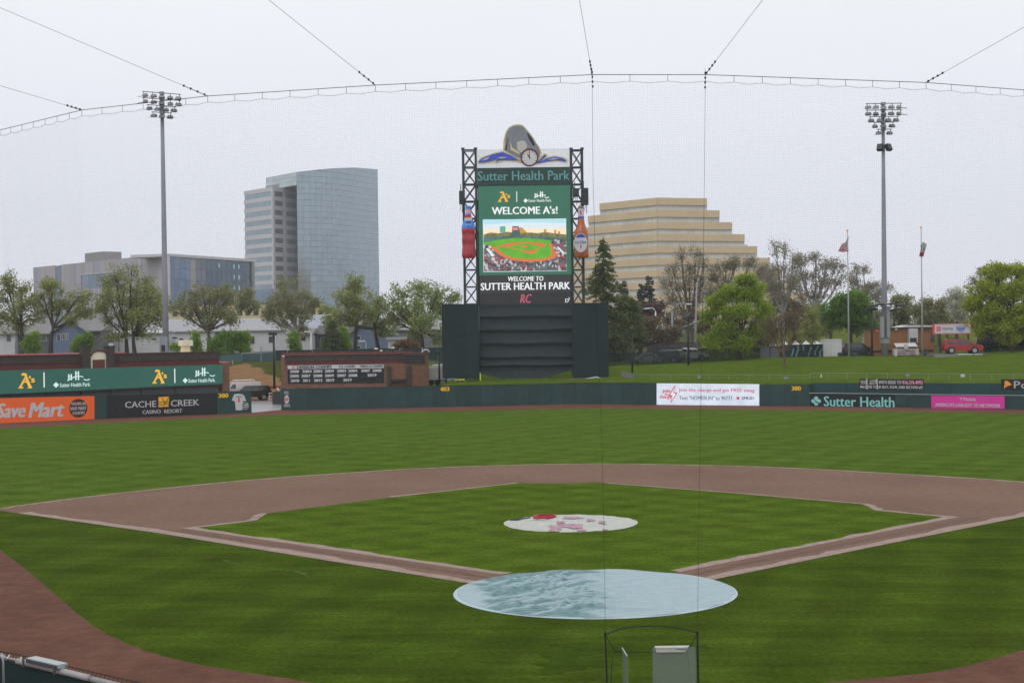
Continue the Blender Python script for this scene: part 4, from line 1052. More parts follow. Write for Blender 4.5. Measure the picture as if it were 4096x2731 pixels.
# cloth: each strip bellies out and is tied back to a batten
u0, u1, ztop, _ = PS.box(1919, 1222, 2287, 1223)
_, _, _, ztop = PS.box(1919, 1221, 2287, 1221.5)
brk = [PS.uv(2100, y)[1] for y in (1222, 1270, 1325, 1379, 1434, 1463, 1516)]
V, F = [], []
NU = 60; rows = []
for k in range(len(brk) - 1):
    m_ = 10
    for j in range(m_): rows.append((brk[k] + (brk[k + 1] - brk[k]) * j / m_, j / m_, k))
rows.append((brk[-1], 1.0, len(brk) - 2))
for (z, t_, k) in rows:
    for i in range(NU + 1):
        s = i / NU; u = u0 + (u1 - u0) * s
        belly = -(.14 + .42 * t_ ** 1.8) * (1.0 if k < 5 else .6)
        dz = 0
        if k == 5: dz = -(.0 + .9 * t_) * (4 * (s - .45) ** 2) * -1.0 * .95; dz = max(0, min(dz, .9)) * t_
        if k < 5 and t_ > .6: dz -= .06 * math.sin(s * 9 + k * 2) * t_
        V.append((u, belly + .03 * math.sin(s * 40 + z * 3) * t_, z + dz))
for j in range(len(rows) - 1):
    for i in range(NU):
        a = j * (NU + 1) + i; F.append([a, a + 1, a + NU + 2, a + NU + 1])
mb = MB(PS); mb.add(V, F); part(mb, 'folded_cloth', M_CLOTH, bk, True)
mb = MB(PS)
for z in brk[:-1]: mb.box(u0, u1, .05, .2, z - .05, z + .05)
for u in np.linspace(u0, u1, 5): mb.box(u - .1, u + .1, .22, .45, 1.2, ztop)
part(mb, 'batten', M_STEEL, bk)

# ================================================================== BUILDINGS OF THE PARK
def brick_mat(name, c1, c2, mortar, scale=1.0):
    m = mat(name, c1, rough=.85, var=.14, sc=.8, spec=.15)
    t = m.node_tree; L = t.links; b = t.nodes['Principled BSDF']; src = b.inputs['Base Color'].links[0].from_socket
    geo = _n(t, 'ShaderNodeNewGeometry'); sp = _n(t, 'ShaderNodeSeparateXYZ'); L.new(geo.outputs['Position'], sp.inputs[0])
    ad = _n(t, 'ShaderNodeMath', operation='ADD'); L.new(sp.outputs['X'], ad.inputs[0]); L.new(sp.outputs['Y'], ad.inputs[1])
    cb = _n(t, 'ShaderNodeCombineXYZ'); L.new(ad.outputs[0], cb.inputs['X']); L.new(sp.outputs['Z'], cb.inputs['Y'])
    br = _n(t, 'ShaderNodeTexBrick'); br.inputs['Scale'].default_value = 1.0; br.inputs['Brick Width'].default_value = .42 * scale; br.inputs['Row Height'].default_value = .2 * scale
    br.inputs['Mortar Size'].default_value = .02; br.inputs['Color1'].default_value = (1, 1, 1, 1); br.inputs['Color2'].default_value = (.78, .74, .74, 1); br.inputs['Mortar'].default_value = (.75, .75, .75, 1)
    L.new(cb.outputs[0], br.inputs['Vector'])
    mx = _n(t, 'ShaderNodeMix', data_type='RGBA', blend_type='MULTIPLY'); mx.inputs['Factor'].default_value = 1
    L.new(src, mx.inputs['A']); L.new(br.outputs['Color'], mx.inputs['B']); L.new(mx.outputs['Result'], b.inputs['Base Color'])
    return m
M_BRK = brick_mat('brown_brick', S(106, 78, 64, .58), None, None)
M_BRKD = brick_mat('dark_brick', S(62, 56, 54, .58), None, None)
M_BRKR = brick_mat('red_brick', S(88, 48, 48, .58), None, None)
M_CREAMP = mat('cream_render', S(196, 188, 164, .66), var=.1)
M_REDP = mat('dark_red_paint', S(86, 42, 40, .55), var=.12)
M_REDROOF = mat('red_metal', S(176, 84, 84, .8), rough=.45, var=.12)
M_ROOFT = mat('tan_roofing', S(206, 180, 150, .95), rough=.6, var=.18, sc=.7)
M_ROOFG = mat('grey_roofing', S(150, 146, 140, .9), rough=.5, var=.25, sc=.9)
M_VOID = mat('dark_opening', (.02, .022, .022), rough=.7)
M_DGREY = mat('dark_grey_metal', S(56, 58, 60, .6), rough=.5, var=.12)
M_LGREY = mat('light_grey_paint', S(168, 170, 172, .66), rough=.5, var=.08)
M_WPAINT = mat('white_paint', (.68, .68, .69), rough=.45, var=.06)
M_BLKM = mat('black_metal', (.022, .023, .025), rough=.5, var=.1, spec=.4)

A0, A1 = at(0, 1500, 109.5), at(906, 1500, 122.5)
PR = Pl(A0, A1)                                  # plane of the ribbon screen
PF = PR.shift(1.6)                               # brick front behind it
lb = thing('brick_building', 'long low brick building with square chimneys and a cream arch, behind the ribbon screen', 'building', PF.w(PF.L / 2, 0, 0))
uL = -14.0
uR, vtop = PF.uv(876, 1410); uE = PF.uv(906, 1450)[0]
_, vdk = PF.uv(500, 1448); _, vtopL = PF.uv(0, 1424)
vt = (vtop + vtopL) / 2
vd = PF.uv(200, 1452)[1]
part(MB(PF).box(uL, uE, 0, .35, -.05, vd - .9), 'lower_wall', M_BRK, lb)
part(MB(PF).box(uL, uR, .02, .35, vd - .9, vd), 'red_band', M_BRKR, lb)
part(MB(PF).box(uL, uR, -.06, .35, vd, vt), 'parapet', M_BRKD, lb)
part(MB(PF).box(uL, uR + .05, -.12, .42, vt, vt + .1), 'coping', M_BRKR, lb)
part(MB(PF).box(uL, uR, .36, 15, -.05, vt - .56), 'rear_walls', M_BRK, lb); part(MB(PF).box(uL, uR, .36, 15, vt - .555, vt - .5), 'roof', M_ROOFG, lb)
part(MB(PF).box(uL, uR - 6.5, 14.2, 16.0, vt - .5, vt + .02), 'red_roof_edge', M_REDROOF, lb)
part(MB(PF).box(uL, PF.uv(170, 1430)[0], 2, 13, vt - .49, vt - .08), 'roof_patch', M_ROOFT, lb)
part(MB(PF).box(uR + .01, uE, -.9, 3, -.05, PF.uv(900, 1452)[1]), 'end_pier', M_BRK, lb)
part(MB(PF).box(uR, uE + .05, -.95, 3.05, PF.uv(900, 1452)[1] + .005, PF.uv(900, 1447)[1]), 'pier_cap', M_REDROOF, lb)
for x0, x1, y0 in ((328, 362, 1388), (426, 460, 1387)):
    bxx = PF.box(x0, y0, x1, 1475, off=-.5)
    t = part(MB(PF).box(bxx[0], bxx[1], -.5, .5, bxx[2] - .6, bxx[3]), 'chimney', M_BRKD, lb)
    part(MB(PF).box(bxx[0] - .06, bxx[1] + .06, -.56, .56, bxx[3], bxx[3] + .12), 'chimney_cap', M_BRKD, t)
mb = MB(PF); q0 = PF.box(440, 1372, 452, 1388, off=.3); mb.box(q0[0], q0[1], .2, .8, q0[2], q0[3]); part(mb, 'roof_vent', M_LGREY, lb)
bxx = PF.box(363, 1402, 431, 1472, off=-.3); u0, u1, v0, v1 = bxx; vs_ = PF.uv(397, 1424, -.3)[1]
arc = [(u0, v0), (u1, v0), (u1, vs_)] + [((u0 + u1) / 2 + (u1 - u0) / 2 * math.cos(q), vs_ + (v1 - vs_) * math.sin(q)) for q in np.linspace(.1, math.pi - .1, 14)] + [(u0, vs_)]
t = part(MB(PF).prism(arc, -.3, .3), 'arched_gable', M_CREAMP, lb)
mb = MB(PF); ro = [((u0 + u1) / 2 + ((u1 - u0) / 2 + .1) * math.cos(q), vs_ + (v1 - vs_ + .1) * math.sin(q)) for q in np.linspace(0, math.pi, 16)]; ri = [((u0 + u1) / 2 + ((u1 - u0) / 2 - .12) * math.cos(q), vs_ + (v1 - vs_ - .12) * math.sin(q)) for q in np.linspace(math.pi, 0, 16)]
for i in range(15): mb.prism([ro[i], ro[i + 1], ri[14 - i], ri[15 - i]], -.36, -.29)
part(mb, 'arch_moulding', M_REDP, t)
part(plate(PF, (371, 1438, 420, 1472), -.33, -.301), 'shutter', M_REDP, t)
cp = PF.box(730, 1360, 771, 1383, off=5); cs = PF.box(737, 1383, 763, 1414, off=5)
t = thing('roof_pedestal', 'cream square-headed pedestal standing on the roof of the long brick building', 'pedestal', PF.w((cs[0] + cs[1]) / 2, vt - .5, 5.5))
part(MB(PF).box(cs[0], cs[1], 5.2, 6.2, vt - .49, cs[3] - .005), 'stem', mat('warm_cream', S(206, 190, 152, .66), var=.06), t)
part(MB(PF).box(cp[0], cp[1], 4.9, 6.5, cp[2], cp[3]), 'cap', M_CREAMP, t)
# terrace under the screen, dark grey standing in for the shaded void
mb = MB(PF); mb.box(uL, uE - 1.5, -1.2, -.01, PF.uv(400, 1580)[1] - 1.0, PF.uv(450, 1560)[1]); part(mb, 'terrace_front', M_DGREY, lb)
for k, xx in enumerate((40, 180, 320, 440, 560, 700)): part(plate(PF, (xx, 1545, xx + 7, 1600), -1.3, -1.21), 'terrace_post', M_BLKM, lb)

rb = thing('ribbon_screen', 'very long lit green ribbon screen with gold and white marks above the left wall', 'screen', PR.w(PR.L / 2, 3, 0))
ou = [PR.uv(-260, 1490), PR.uv(-260, 1588), PR.uv(889, 1534), PR.uv(889, 1458)]
part(MB(PR).prism([ou[1], ou[2], ou[3], ou[0]], -.15, .4), 'screen', emis('ribbon_green', S(31, 94, 80), .82, .1, 1.1), rb)
part(MB(PR).prism([ou[1], ou[2], (ou[2][0], ou[2][1] - .12), (ou[1][0], ou[1][1] - .12)], -.1, .5), 'lower_rim', M_BLKM, rb)
E_G2 = E_G
for x0, y0, x1, y1 in ((72, 1491, 140, 1553), (608, 1477, 668, 1534)): as_mark(rb, PR, x0, y0, x1, y1, -.155, E_GOLD)
for x0, y0, x1, y1 in ((174.5, 1489, 178.5, 1549), (697.5, 1474, 701, 1531)): part(plate(PR, (x0, y0, x1, y1), -.175, -.151), 'divider', E_W, rb)
led_logo(rb, PR, 213, 1484, 362, 1548, -.155, E_PALE); led_logo(rb, PR, 731, 1470, 861, 1530, -.155, E_PALE)

# brick building with the champions' banner
B0, B1 = at(1139, 1500, 131), at(1715, 1500, 134)
PBk = Pl(B0, B1)
bb = thing('brick_building', 'brown brick service building with a black champions banner, left of the scoreboard', 'building', PBk.w(PBk.L / 2, 0, 0))
ub = PBk.L; vtp = PBk.uv(1430, 1417)[1]; v1_, v2_ = PBk.uv(1430, 1441)[1], PBk.uv(1430, 1456)[1]
uS = PBk.uv(1612, 1440)[0]
part(MB(PBk).box(0, ub, 0, .35, -.05, v2_), 'lower_wall', M_BRK, bb)
part(MB(PBk).box(0, uS, .02, .35, v2_, v1_), 'red_band', M_BRKR, bb)
part(MB(PBk).box(0, uS, -.05, .35, v1_, vtp), 'parapet', M_BRKD, bb)
part(MB(PBk).box(uS, ub, 0, .35, v2_, vtp), 'upper_wall', M_BRK, bb)
part(MB(PBk).box(-.1, ub + .1, -.15, .4, vtp, vtp + .1), 'coping', mat('brown_coping', S(96, 62, 52, .6)), bb)
part(MB(PBk).box(0, ub, .36, 17, -.05, vtp - .31), 'rear_walls', M_BRK, bb); part(MB(PBk).box(.1, ub - .1, .36, 17, vtp - .305, vtp - .25), 'roof', M_ROOFT, bb)
part(MB(PBk).box(0, ub, 16.5, 17.1, vtp - .25, vtp + .1), 'rear_coping', M_BRKR, bb)
gx = PBk.box(1613, 1421, 1698, 1453, off=-.1)
t = part(MB(PBk).box(gx[0], gx[1], -.05, .2, gx[2], gx[3]), 'louvred_opening', M_VOID, bb)
mb = MB(PBk)
for k in range(10): u = gx[0] + (gx[1] - gx[0]) * k / 9; mb.box(u - .035, u + .035, -.1, -.05, gx[2], gx[3])
for k in range(4): z = gx[2] + (gx[3] - gx[2]) * k / 3; mb.box(gx[0], gx[1], -.12, -.1, z - .035, z + .035)
part(mb, 'grille', M_DGREY, t)
for x0, x1 in ((1549, 1564), (1627, 1643)): part(plate(PBk, (x0, 1464, x1, 1560), -.35, .0), 'pilaster', M_BRKD, bb)
part(plate(PBk, (1566, 1518, 1626, 1529), -.7, 0), 'planter_shelf', M_VOID, bb)
bn = thing('champions_banner', 'black and white banner listing championship years on the brick building', 'banner', PBk.w(*PBk.uv(1340, 1531), -.05))
part(poly(PBk, [(1151, 1534), (1535, 1530.5), (1535, 1457), (1150, 1461)], -.07, -.02), 'backing', M_BLACKV, bn)
part(poly(PBk, [(1151, 1476), (1535, 1471.5), (1535, 1457), (1150, 1461.5)], -.09, -.071), 'heading_strip', M_WHITE, bn)
text(bn, 'RC', PBk, (1168, 1463, 1184, 1474), -.095, M_RED, bold=.03, shear=.25)
text(bn, 'DIVISION CHAMPS', PBk, (1188, 1462, 1327, 1473.5), -.095, M_BLACKV, bold=.05)
text(bn, 'PCL CHAMPS', PBk, (1356, 1461.5, 1421, 1470), -.095, M_BLACKV, bold=.05)
text(bn, 'TRIPLE-A CHAMPS', PBk, (1439, 1460, 1532, 1468.5), -.095, M_BLACKV, bold=.05)
def cx4(x): return 1120 + x / 3.459
def cy4(y): return 1240 + y / 3.459
for y, L_ in ((848, ((135, '2000'), (304, '2001'), (457, '2003'), (617, '2004'), (785, '2003'), (941, '2004'), (1119, '2007'), (1275, '2008'))), (911, ((135, '2005'), (292, '2007'), (457, '2008'), (618, '2009'), (786, '2007'), (941, '2008'), (1206, '2019'))), (975, ((146, '2010'), (315, '2011'), (469, '2012'), (631, '2019'), (871, '2019')))):
    for x, s in L_:
        yy = y - 14 * (x - 135) / 1200
        text(bn, s, PBk, (cx4(x), cy4(yy - 19), cx4(x + (130 if s not in ('2011',) else 110) - (10 if y > 950 else 0)), cy4(yy + 20)), -.075, M_WHITE, bold=.055, name='year')
def roof_vent(px, py0, py1, off, m2, label, r_=.16):
    u, v = PBk.uv(px, py1, off); _, vv = PBk.uv(px, py0, off)
    z0 = vtp - .25
    t = thing('roof_vent', label, 'vent', PBk.w(u, z0, off), 'vents on the brick roof')
    p = PBk.w(u, z0, off)
    part(MB().lathe(p, [(r_ * .55, 0), (r_ * .55, vv - z0 - .25), (r_, vv - z0 - .25), (r_, vv - z0 - .1)], 10), 'stack', M_DGREY, t, True)
    part(MB().lathe(p, [(r_ * 1.1, vv - z0 - .1), (r_ * 1.2, vv - z0), (0, vv - z0 + .08)], 10), 'cowl', m2, t, True)
roof_vent(1505, 1393, 1414, 3, M_WPAINT, 'white-capped vent on the brick roof, first of the three dark stacks', .2)
roof_vent(1572, 1390, 1412, 5, M_WPAINT, 'white-capped vent on the brick roof, between the two other stacks', .2)
roof_vent(1607, 1391, 1411, 5, M_DGREY, 'dark-capped vent on the brick roof, nearest the white bent pipe', .2)
roof_vent(1525, 1401, 1411, 4, M_CREAMP, 'small round cream vent low on the brick roof', .14)
t = thing('roof_hatch_rail', 'white bent pipe rail at the right end of the brick roof', 'rail', PBk.w(*PBk.uv(1689, 1415), 1))
mb = MB()
mb.tube([PBk.w(*PBk.uv(a, b_, 1), 1) for a, b_ in ((1689, 1416), (1691, 1405), (1697, 1399), (1708, 1398), (1714, 1402), (1718, 1408))], .09, 6)
part(mb, 'bent_pipe', M_WPAINT, t, True)
part(MB().tube([PBk.w(*PBk.uv(a, b_, 1), 1) for a, b_ in ((1687, 1414), (1690, 1391))], .06, 6), 'upright', M_WPAINT, t)
# grey trailer with a white rounded roof between the brick building and the backdrop
Y_ = 141.0; P = Pl(Y_); bx_ = P.box(1712, 1466, 1800, 1530)
t = thing('box_trailer', 'grey trailer with a bright white domed roof between the brick building and the backdrop', 'trailer', P.w((bx_[0] + bx_[1]) / 2, 1.2))
part(MB(P).box(bx_[0], bx_[1] + 2, 0, 2.5, bx_[2], bx_[3] - .3), 'body', M_LGREY, t)
u0, u1, z = bx_[0] - .05, bx_[1] + 2.05, bx_[3] - .3
part(MB(P).prism([(u0, z), (u1, z), (u1, z + .35), (u1 - 1, z + .55), (u0 + 3, z + .55), (u0 + .6, z + .5), (u0, z + .25)], -.05, 2.55), 'roof', M_WPAINT, t)
part(plate(P, (1716, 1519, 1790, 1523), -.1, 0), 'rub_rail', M_DGREY, t)
mb = MB(P)
for q in (1725, 1750): c_ = P.uv(q, 1530); mb.disc((c_[0], c_[1]), .38, -.1, .15, 14)
part(mb, 'wheel', M_BLKM, t)

# things low behind the centre wall
def low(px0, py0, px1, py1, Y, d, name, m, label, cat):
    P = Pl(Y); bx_ = P.box(px0, py0, px1, py1)
    t = thing(name, label, cat, P.w((bx_[0] + bx_[1]) / 2, bx_[2]))
    return t, P, bx_
t, P, bx_ = low(1820, 1516, 1858, 1537, 128, 1.2, 'utility_cart', None, 'small yellow utility cart half hidden behind the centre wall, below the left backdrop wing', 'cart')
part(MB(P).box(bx_[0], bx_[1], 0, 1.2, bx_[2] + .35, bx_[3] - .25), 'body', mat('yellow_paint', S(176, 168, 40, .6)), t)
part(MB(P).box(bx_[0] - .05, bx_[1] + .05, -.05, 1.25, bx_[3] - .2, bx_[3]), 'canopy', mat('olive_canopy', S(130, 134, 50, .6)), t)
mb = MB(P)
for u in (bx_[0] + .05, bx_[1] - .1): mb.box(u, u + .06, 0, .06, bx_[2] + .3, bx_[3] - .2)
part(mb, 'canopy_post', M_BLKM, t)
for u in (bx_[0] + .3, bx_[1] - .3): part(MB(P).disc((u, bx_[2] + .22), .25, -.08, .1, 12), 'wheel', M_BLKM, t)
t, P, bx_ = low(1868, 1520, 1912, 1540, 129, 1.2, 'storage_rack', None, 'black frame rack behind the centre wall beside the yellow cart', 'rack')
mb = MB(P)
for u in np.linspace(bx_[0], bx_[1] - .08, 4): mb.box(u, u + .08, 0, .08, bx_[2] - .6, bx_[3])
mb.box(bx_[0], bx_[1], -.02, .9, bx_[3] - .12, bx_[3] + .0); part(mb, 'frame', M_BLKM, t)
part(MB(P).box(bx_[0] + .1, bx_[1] - .2, .1, .8, bx_[2] - .6, bx_[3] - .5), 'crate', M_DGREY, t)
t, P, bx_ = low(1919, 1492, 1924, 1536, 130, .2, 'marker_post', None, 'thin yellow post at the left edge of the backdrop cloth', 'post')
part(MB(P).box(bx_[0], bx_[1], 0, .15, bx_[2] - .6, bx_[3]), 'shaft', mat('yellow_post', S(170, 176, 40, .6)), t)
part(MB(P).box(bx_[0] - .05, bx_[1] + .05, -.05, .2, bx_[2] - .65, bx_[2] - .5), 'foot', M_BLKM, t)
t, P, bx_ = low(2206, 1517, 2490, 1536, 128.5, 2, 'stage_deck', None, 'low stacked white deck boards and frames behind the wall, below the right backdrop wing', 'decking')
part(MB(P).box(bx_[0], bx_[0] + 1.5, 0, 1.5, bx_[2] - .8, bx_[3] + .05), 'side_box', mat('brown_ply', S(92, 80, 74, .6)), t)
for k, (a, b_, h) in enumerate(((.19, .42, 0), (.36, .72, .12), (.6, .9, -.02))):
    u0 = bx_[0] + (bx_[1] - bx_[0]) * a; u1 = bx_[0] + (bx_[1] - bx_[0]) * b_
    part(MB(P).box(u0, u1, .1 + .3 * k, 1.6 + .3 * k, bx_[2] + .1, bx_[3] - .12 + h), 'deck_board', M_LGREY, t)
part(MB(P).box(bx_[0], bx_[1] - 2, .0, .08, bx_[3] - .02, bx_[3] + .1), 'edge_beam', mat('rust_beam', S(96, 74, 62, .6)), t)
part(MB(P).tube([(bx_[1] - 5, .5, bx_[3] - .1), (bx_[1] - 3, .5, bx_[3] + .25), (bx_[1] - 2.4, .5, bx_[3])], .08, 5), 'strut', M_LGREY, t)
P = Pl(130.5); 
t = thing('panel_fence', 'weathered grey panel fence set at an angle on the grass right of the backdrop', 'fence', at(2510, 1529, 127))
pa, pb = at(2484, 1520, 131), at(2533, 1529, 126.5); PP = Pl(pa, pb); n_ = 11
for k in range(n_):
    u0, u1 = PP.L * k / n_, PP.L * (k + .93) / n_
    z1 = float(np.interp(k, [0, n_], [PP.uv(2484, 1483)[1], PP.uv(2533, 1494)[1]]))
    part(MB(PP).box(u0, u1, 0, .06, 2.2, z1), 'board', mat('grey_board', S(110, 106, 104, .62), var=.2) if k == 0 else bpy.data.materials['grey_board'], t)
part(MB(PP).box(0, PP.L, .061, .12, 2.7, 2.85), 'rail', M_DGREY, t)

# gate: equipment left in the opening
t, P, bx_ = low(1092, 1566, 1126, 1617, 122.6, 1.5, 'padded_gate', None, 'dark swing gate folded back at the end of the centre wall', 'gate')
PG = Pl(gp(1090, 1617), gp(1124, 1618)); bxg = PG.box(1089, 1569, 1124, 1617)
for k in range(3):
    u0, u1 = bxg[0] + (bxg[1] - bxg[0]) * k / 3, bxg[0] + (bxg[1] - bxg[0]) * (k + .96) / 3
    part(MB(PG).prism([(u0, .02), (u1, .02), (u1, bxg[3] + .1 * (k + 1)), (u0, bxg[3] + .1 * k)], 0, .15), 'gate_panel', M_DGREY, t)
t = thing('gate_frame', 'white pipe frame and leaning chair leg beside the open gate', 'frame', gp(1080, 1608))
mb = MB(); a = gp(1077, 1612); 
for dx in (0, .55): mb.tube([a + Vector((dx, 0, 0)), a + Vector((dx, .1, 1.25))], .05, 6)
for z in (.45, .85, 1.2): mb.tube([a + Vector((0, .05, z)), a + Vector((.55, .05, z))], .045, 6)
part(mb, 'pipe_frame', M_WPAINT, t)
part(MB().tube([at(1108, 1550, 127), at(1116, 1563, 127)], .09, 6), 'leaning_pipe', M_WPAINT, t)

# ================================================================== VEHICLES
M_TYRE = mat('tyre_rubber', (.016, .016, .017), rough=.8)
M_RIM = mat('alloy_rim', (.45, .45, .46), rough=.3, metal=.6, var=.05)
M_CGL = mat('car_glass', (.03, .04, .045), rough=.08, spec=.8, var=.02)
M_TRIM = mat('black_trim', (.02, .02, .022), rough=.5)
M_HL = mat('headlamp_lens', (.6, .6, .6), rough=.15, var=.02)
M_TL = mat('tail_lamp', (.35, .02, .02), rough=.2, var=.02)
SHAPES = {   # side outline (x back to front, z), belt height, glass quads per side, wheel centres, wheel radius, half width
    'suv': dict(L=4.8, W=.94, wr=.39, wx=(.95, 3.75), belt=1.12, out=[(.08, .45), (.0, .75), (.04, 1.12), (.28, 1.72), (.55, 1.80), (2.75, 1.78), (3.05, 1.70), (3.72, 1.18), (4.62, 1.08), (4.78, .95), (4.80, .5), (4.7, .38), (.2, .38)],
                glass=[[(.48, 1.20), (.62, 1.62), (1.15, 1.66), (1.28, 1.20)], [(1.42, 1.20), (1.55, 1.66), (2.22, 1.67), (2.27, 1.18)], [(2.36, 1.18), (2.33, 1.67), (2.92, 1.62), (3.48, 1.18)]], ws=((3.09, 1.66), (3.68, 1.2)), rw=((.31, 1.66), (.07, 1.18))),
    'van': dict(L=5.4, W=1.0, wr=.36, wx=(.95, 4.3), belt=1.2, out=[(.05, .4), (.0, .8), (.0, 1.9), (.12, 2.05), (3.6, 2.08), (3.95, 2.0), (4.75, 1.25), (5.3, 1.02), (5.4, .7), (5.36, .38), (.2, .36)],
                glass=[[(3.62, 1.22), (3.62, 1.78), (3.95, 1.82), (4.62, 1.22)]], ws=((4.0, 1.96), (4.73, 1.28)), rw=((-.001, 1.8), (-.001, 1.2))),
    'sedan': dict(L=4.7, W=.9, wr=.33, wx=(.95, 3.7), belt=.95, out=[(.05, .4), (.0, .7), (.05, .98), (.7, 1.02), (1.25, 1.42), (1.6, 1.47), (2.5, 1.46), (2.85, 1.38), (3.55, .98), (4.5, .85), (4.7, .65), (4.66, .36), (.2, .35)],
                  glass=[[(1.0, 1.02), (1.38, 1.36), (2.02, 1.40), (2.02, 1.0)], [(2.1, 1.0), (2.1, 1.40), (2.72, 1.36), (3.3, 1.0)]], ws=((2.88, 1.36), (3.5, 1.01)), rw=((1.22, 1.38), (.74, 1.04))),
    'pickup': dict(L=5.7, W=.98, wr=.40, wx=(1.1, 4.5), belt=1.15, out=[(.05, .55), (.0, .8), (.02, 1.2), (2.15, 1.2), (2.25, 1.25), (2.35, 1.82), (2.6, 1.88), (3.6, 1.86), (3.85, 1.78), (4.35, 1.25), (5.5, 1.12), (5.68, 1.0), (5.7, .55), (.25, .45)],
                   glass=[[(2.45, 1.28), (2.5, 1.72), (3.1, 1.74), (3.1, 1.26)], [(3.18, 1.26), (3.18, 1.74), (3.72, 1.70), (4.12, 1.26)]], ws=((3.88, 1.74), (4.32, 1.28)), rw=((2.34, 1.76), (2.26, 1.3))),
    'wagon': dict(L=4.9, W=.95, wr=.36, wx=(.95, 3.85), belt=1.08, out=[(.06, .42), (.0, .75), (.03, 1.1), (.22, 1.66), (.42, 1.74), (2.9, 1.72), (3.2, 1.62), (3.95, 1.1), (4.7, .95), (4.88, .8), (4.88, .42), (.2, .38)],
                  glass=[[(.38, 1.14), (.5, 1.58), (1.35, 1.62), (1.4, 1.12)], [(1.5, 1.12), (1.5, 1.62), (2.3, 1.62), (2.35, 1.12)], [(2.43, 1.12), (2.4, 1.62), (3.1, 1.56), (3.7, 1.12)]], ws=((3.24, 1.58), (3.9, 1.12)), rw=((.24, 1.6), (.05, 1.14))),
}
def car(label, cat, shape, loc, rz, paint, group=None, scale=1.0, rack=False, name='parked_car', pitch=0.0):
    s = SHAPES[shape]; W, belt = s['W'], s['belt']; top = max(z for _, z in s['out'])
    X0 = s['L'] / 2
    def yy(z): return W if z <= belt else W - (W * .22) * (z - belt) / (top - belt)
    M4 = Matrix.Translation(loc) @ Matrix.Rotation(rz, 4, 'Z') @ Matrix.Rotation(-pitch, 4, 'Y') @ Matrix.Scale(scale, 4) @ Matrix.Translation((-X0, 0, 0))
    t = thing(name, label, cat, loc, group)
    o = s['out']; n = len(o); mb = MB(M4)
    rows = [(-1, 0.0), (-1, .06), (-1, .5), (1, .5), (1, .06), (1, 0)]
    sec = []
    for sg, ins in ((-1, 0), (-1, .09), (1, .09), (1, 0)):
        sec.append([(x, sg * (yy(z) - (0 if ins else .0)) * (1 if ins == 0 else .93), z) for x, z in o])
    # side skins slightly inset from a crowned centre
    cx_, cz_ = s['L'] / 2, .8
    vs, fs = [], []
    for k, (sg, f) in enumerate(((-1, 1.0), (-1, .9), (1, .9), (1, 1.0))):
        for x, z in o:
            g = 0.985 if f == 1.0 else 1.0
            vs.append((cx_ + (x - cx_) * g, sg * yy(z) * f, cz_ + (z - cz_) * (g if z > cz_ else 1)))
    for k in range(3):
        for i in range(n):
            fs.append([k * n + i, k * n + (i + 1) % n, (k + 1) * n + (i + 1) % n, (k + 1) * n + i])
    fs += [list(range(n)), list(range(4 * n - 1, 3 * n - 1, -1))]
    mb.add(vs, fs); part(mb, 'body', paint, t)
    for sg in (-1, 1):
        for q in s['glass']:
            mb = MB(M4); mb.add([(x, sg * (yy(z) + .012), z) for x, z in q], [(0, 1, 2, 3)]); part(mb, 'side_window', M_CGL, t)
        for x in s['wx']:
            w_ = thing_part('wheel', t)
            mb = MB(M4); mb.add(*disc_y((x, sg * (W + .005), s['wr'] + .02), s['wr'] + .07, .02)); part(mb, 'wheel_arch', M_TRIM, t)
            mb = MB(M4); mb.add(*disc_y((x, sg * (W - .08), s['wr']), s['wr'], .12)); w = part(mb, 'wheel', M_TYRE, t)
            mb = MB(M4); mb.add(*disc_y((x, sg * (W + .05), s['wr']), s['wr'] * .66, .02)); r_ = part(mb, 'rim', M_RIM, w)
    for nm, (a, b_), off in (('windscreen', s['ws'], .02), ('rear_window', s['rw'], -.02)):
        mb = MB(M4); w0, w1 = yy(a[1]) * .86, yy(b_[1]) * .86
        mb.add([(a[0] + off, -w0, a[1] + .012), (a[0] + off, w0, a[1] + .012), (b_[0] + off, w1, b_[1] + .012), (b_[0] + off, -w1, b_[1] + .012)], [(0, 1, 2, 3)]); part(mb, nm, M_CGL, t)
    xf, xb = max(x for x, z in o), min(x for x, z in o)
    for sg in (-1, 1):
        part(MB(M4).box(xf - .22, xf + .01, sg * W * .72 - .17, sg * W * .72 + .17, .74, .92), 'headlight', M_HL, t)
        part(MB(M4).box(xb - .01, xb + .16, sg * W * .86 - .12, sg * W * .86 + .10, .86, 1.14), 'tail_light', M_TL, t)
        part(MB(M4).box(s['ws'][1][0] - .3, s['ws'][1][0] - .12, sg * (W + .1) - .08, sg * (W + .1) + .08, belt + .02, belt + .18), 'mirror', paint, t)
    part(MB(M4).box(xf - .1, xf + .03, -W * .9, W * .9, .36, .6), 'front_bumper', M_TRIM, t)
    part(MB(M4).box(xb - .03, xb + .1, -W * .9, W * .9, .38, .58), 'rear_bumper', M_TRIM, t)
    if rack:
        mb = MB(M4)
        for sg in (-1, 1): mb.tube([(.6, sg * W * .62, top - .01), (.65, sg * W * .62, top + .09), (2.6, sg * W * .62, top + .07), (2.7, sg * W * .62, top - .03)], .03, 5)
        part(mb, 'roof_rack', M_TRIM, t)
    return t
def thing_part(*a): return None
def disc_y(c, r_, h, n=20):
    vs = []
    for sgn in (-1, 1):
        for i in range(n):
            q = 2 * math.pi * i / n; vs.append((c[0] + r_ * math.cos(q), c[1] + sgn * h, c[2] + r_ * math.sin(q)))
    return vs, [list(range(n)), list(range(2 * n - 1, n - 1, -1))] + [[(i + 1) % n, i, i + n, (i + 1) % n + n] for i in range(n)]
M_PW = mat('white_car_paint', (.62, .62, .63), rough=.2, var=.03, spec=.5)
M_PB = mat('black_car_paint', (.018, .02, .022), rough=.15, var=.03, spec=.6)
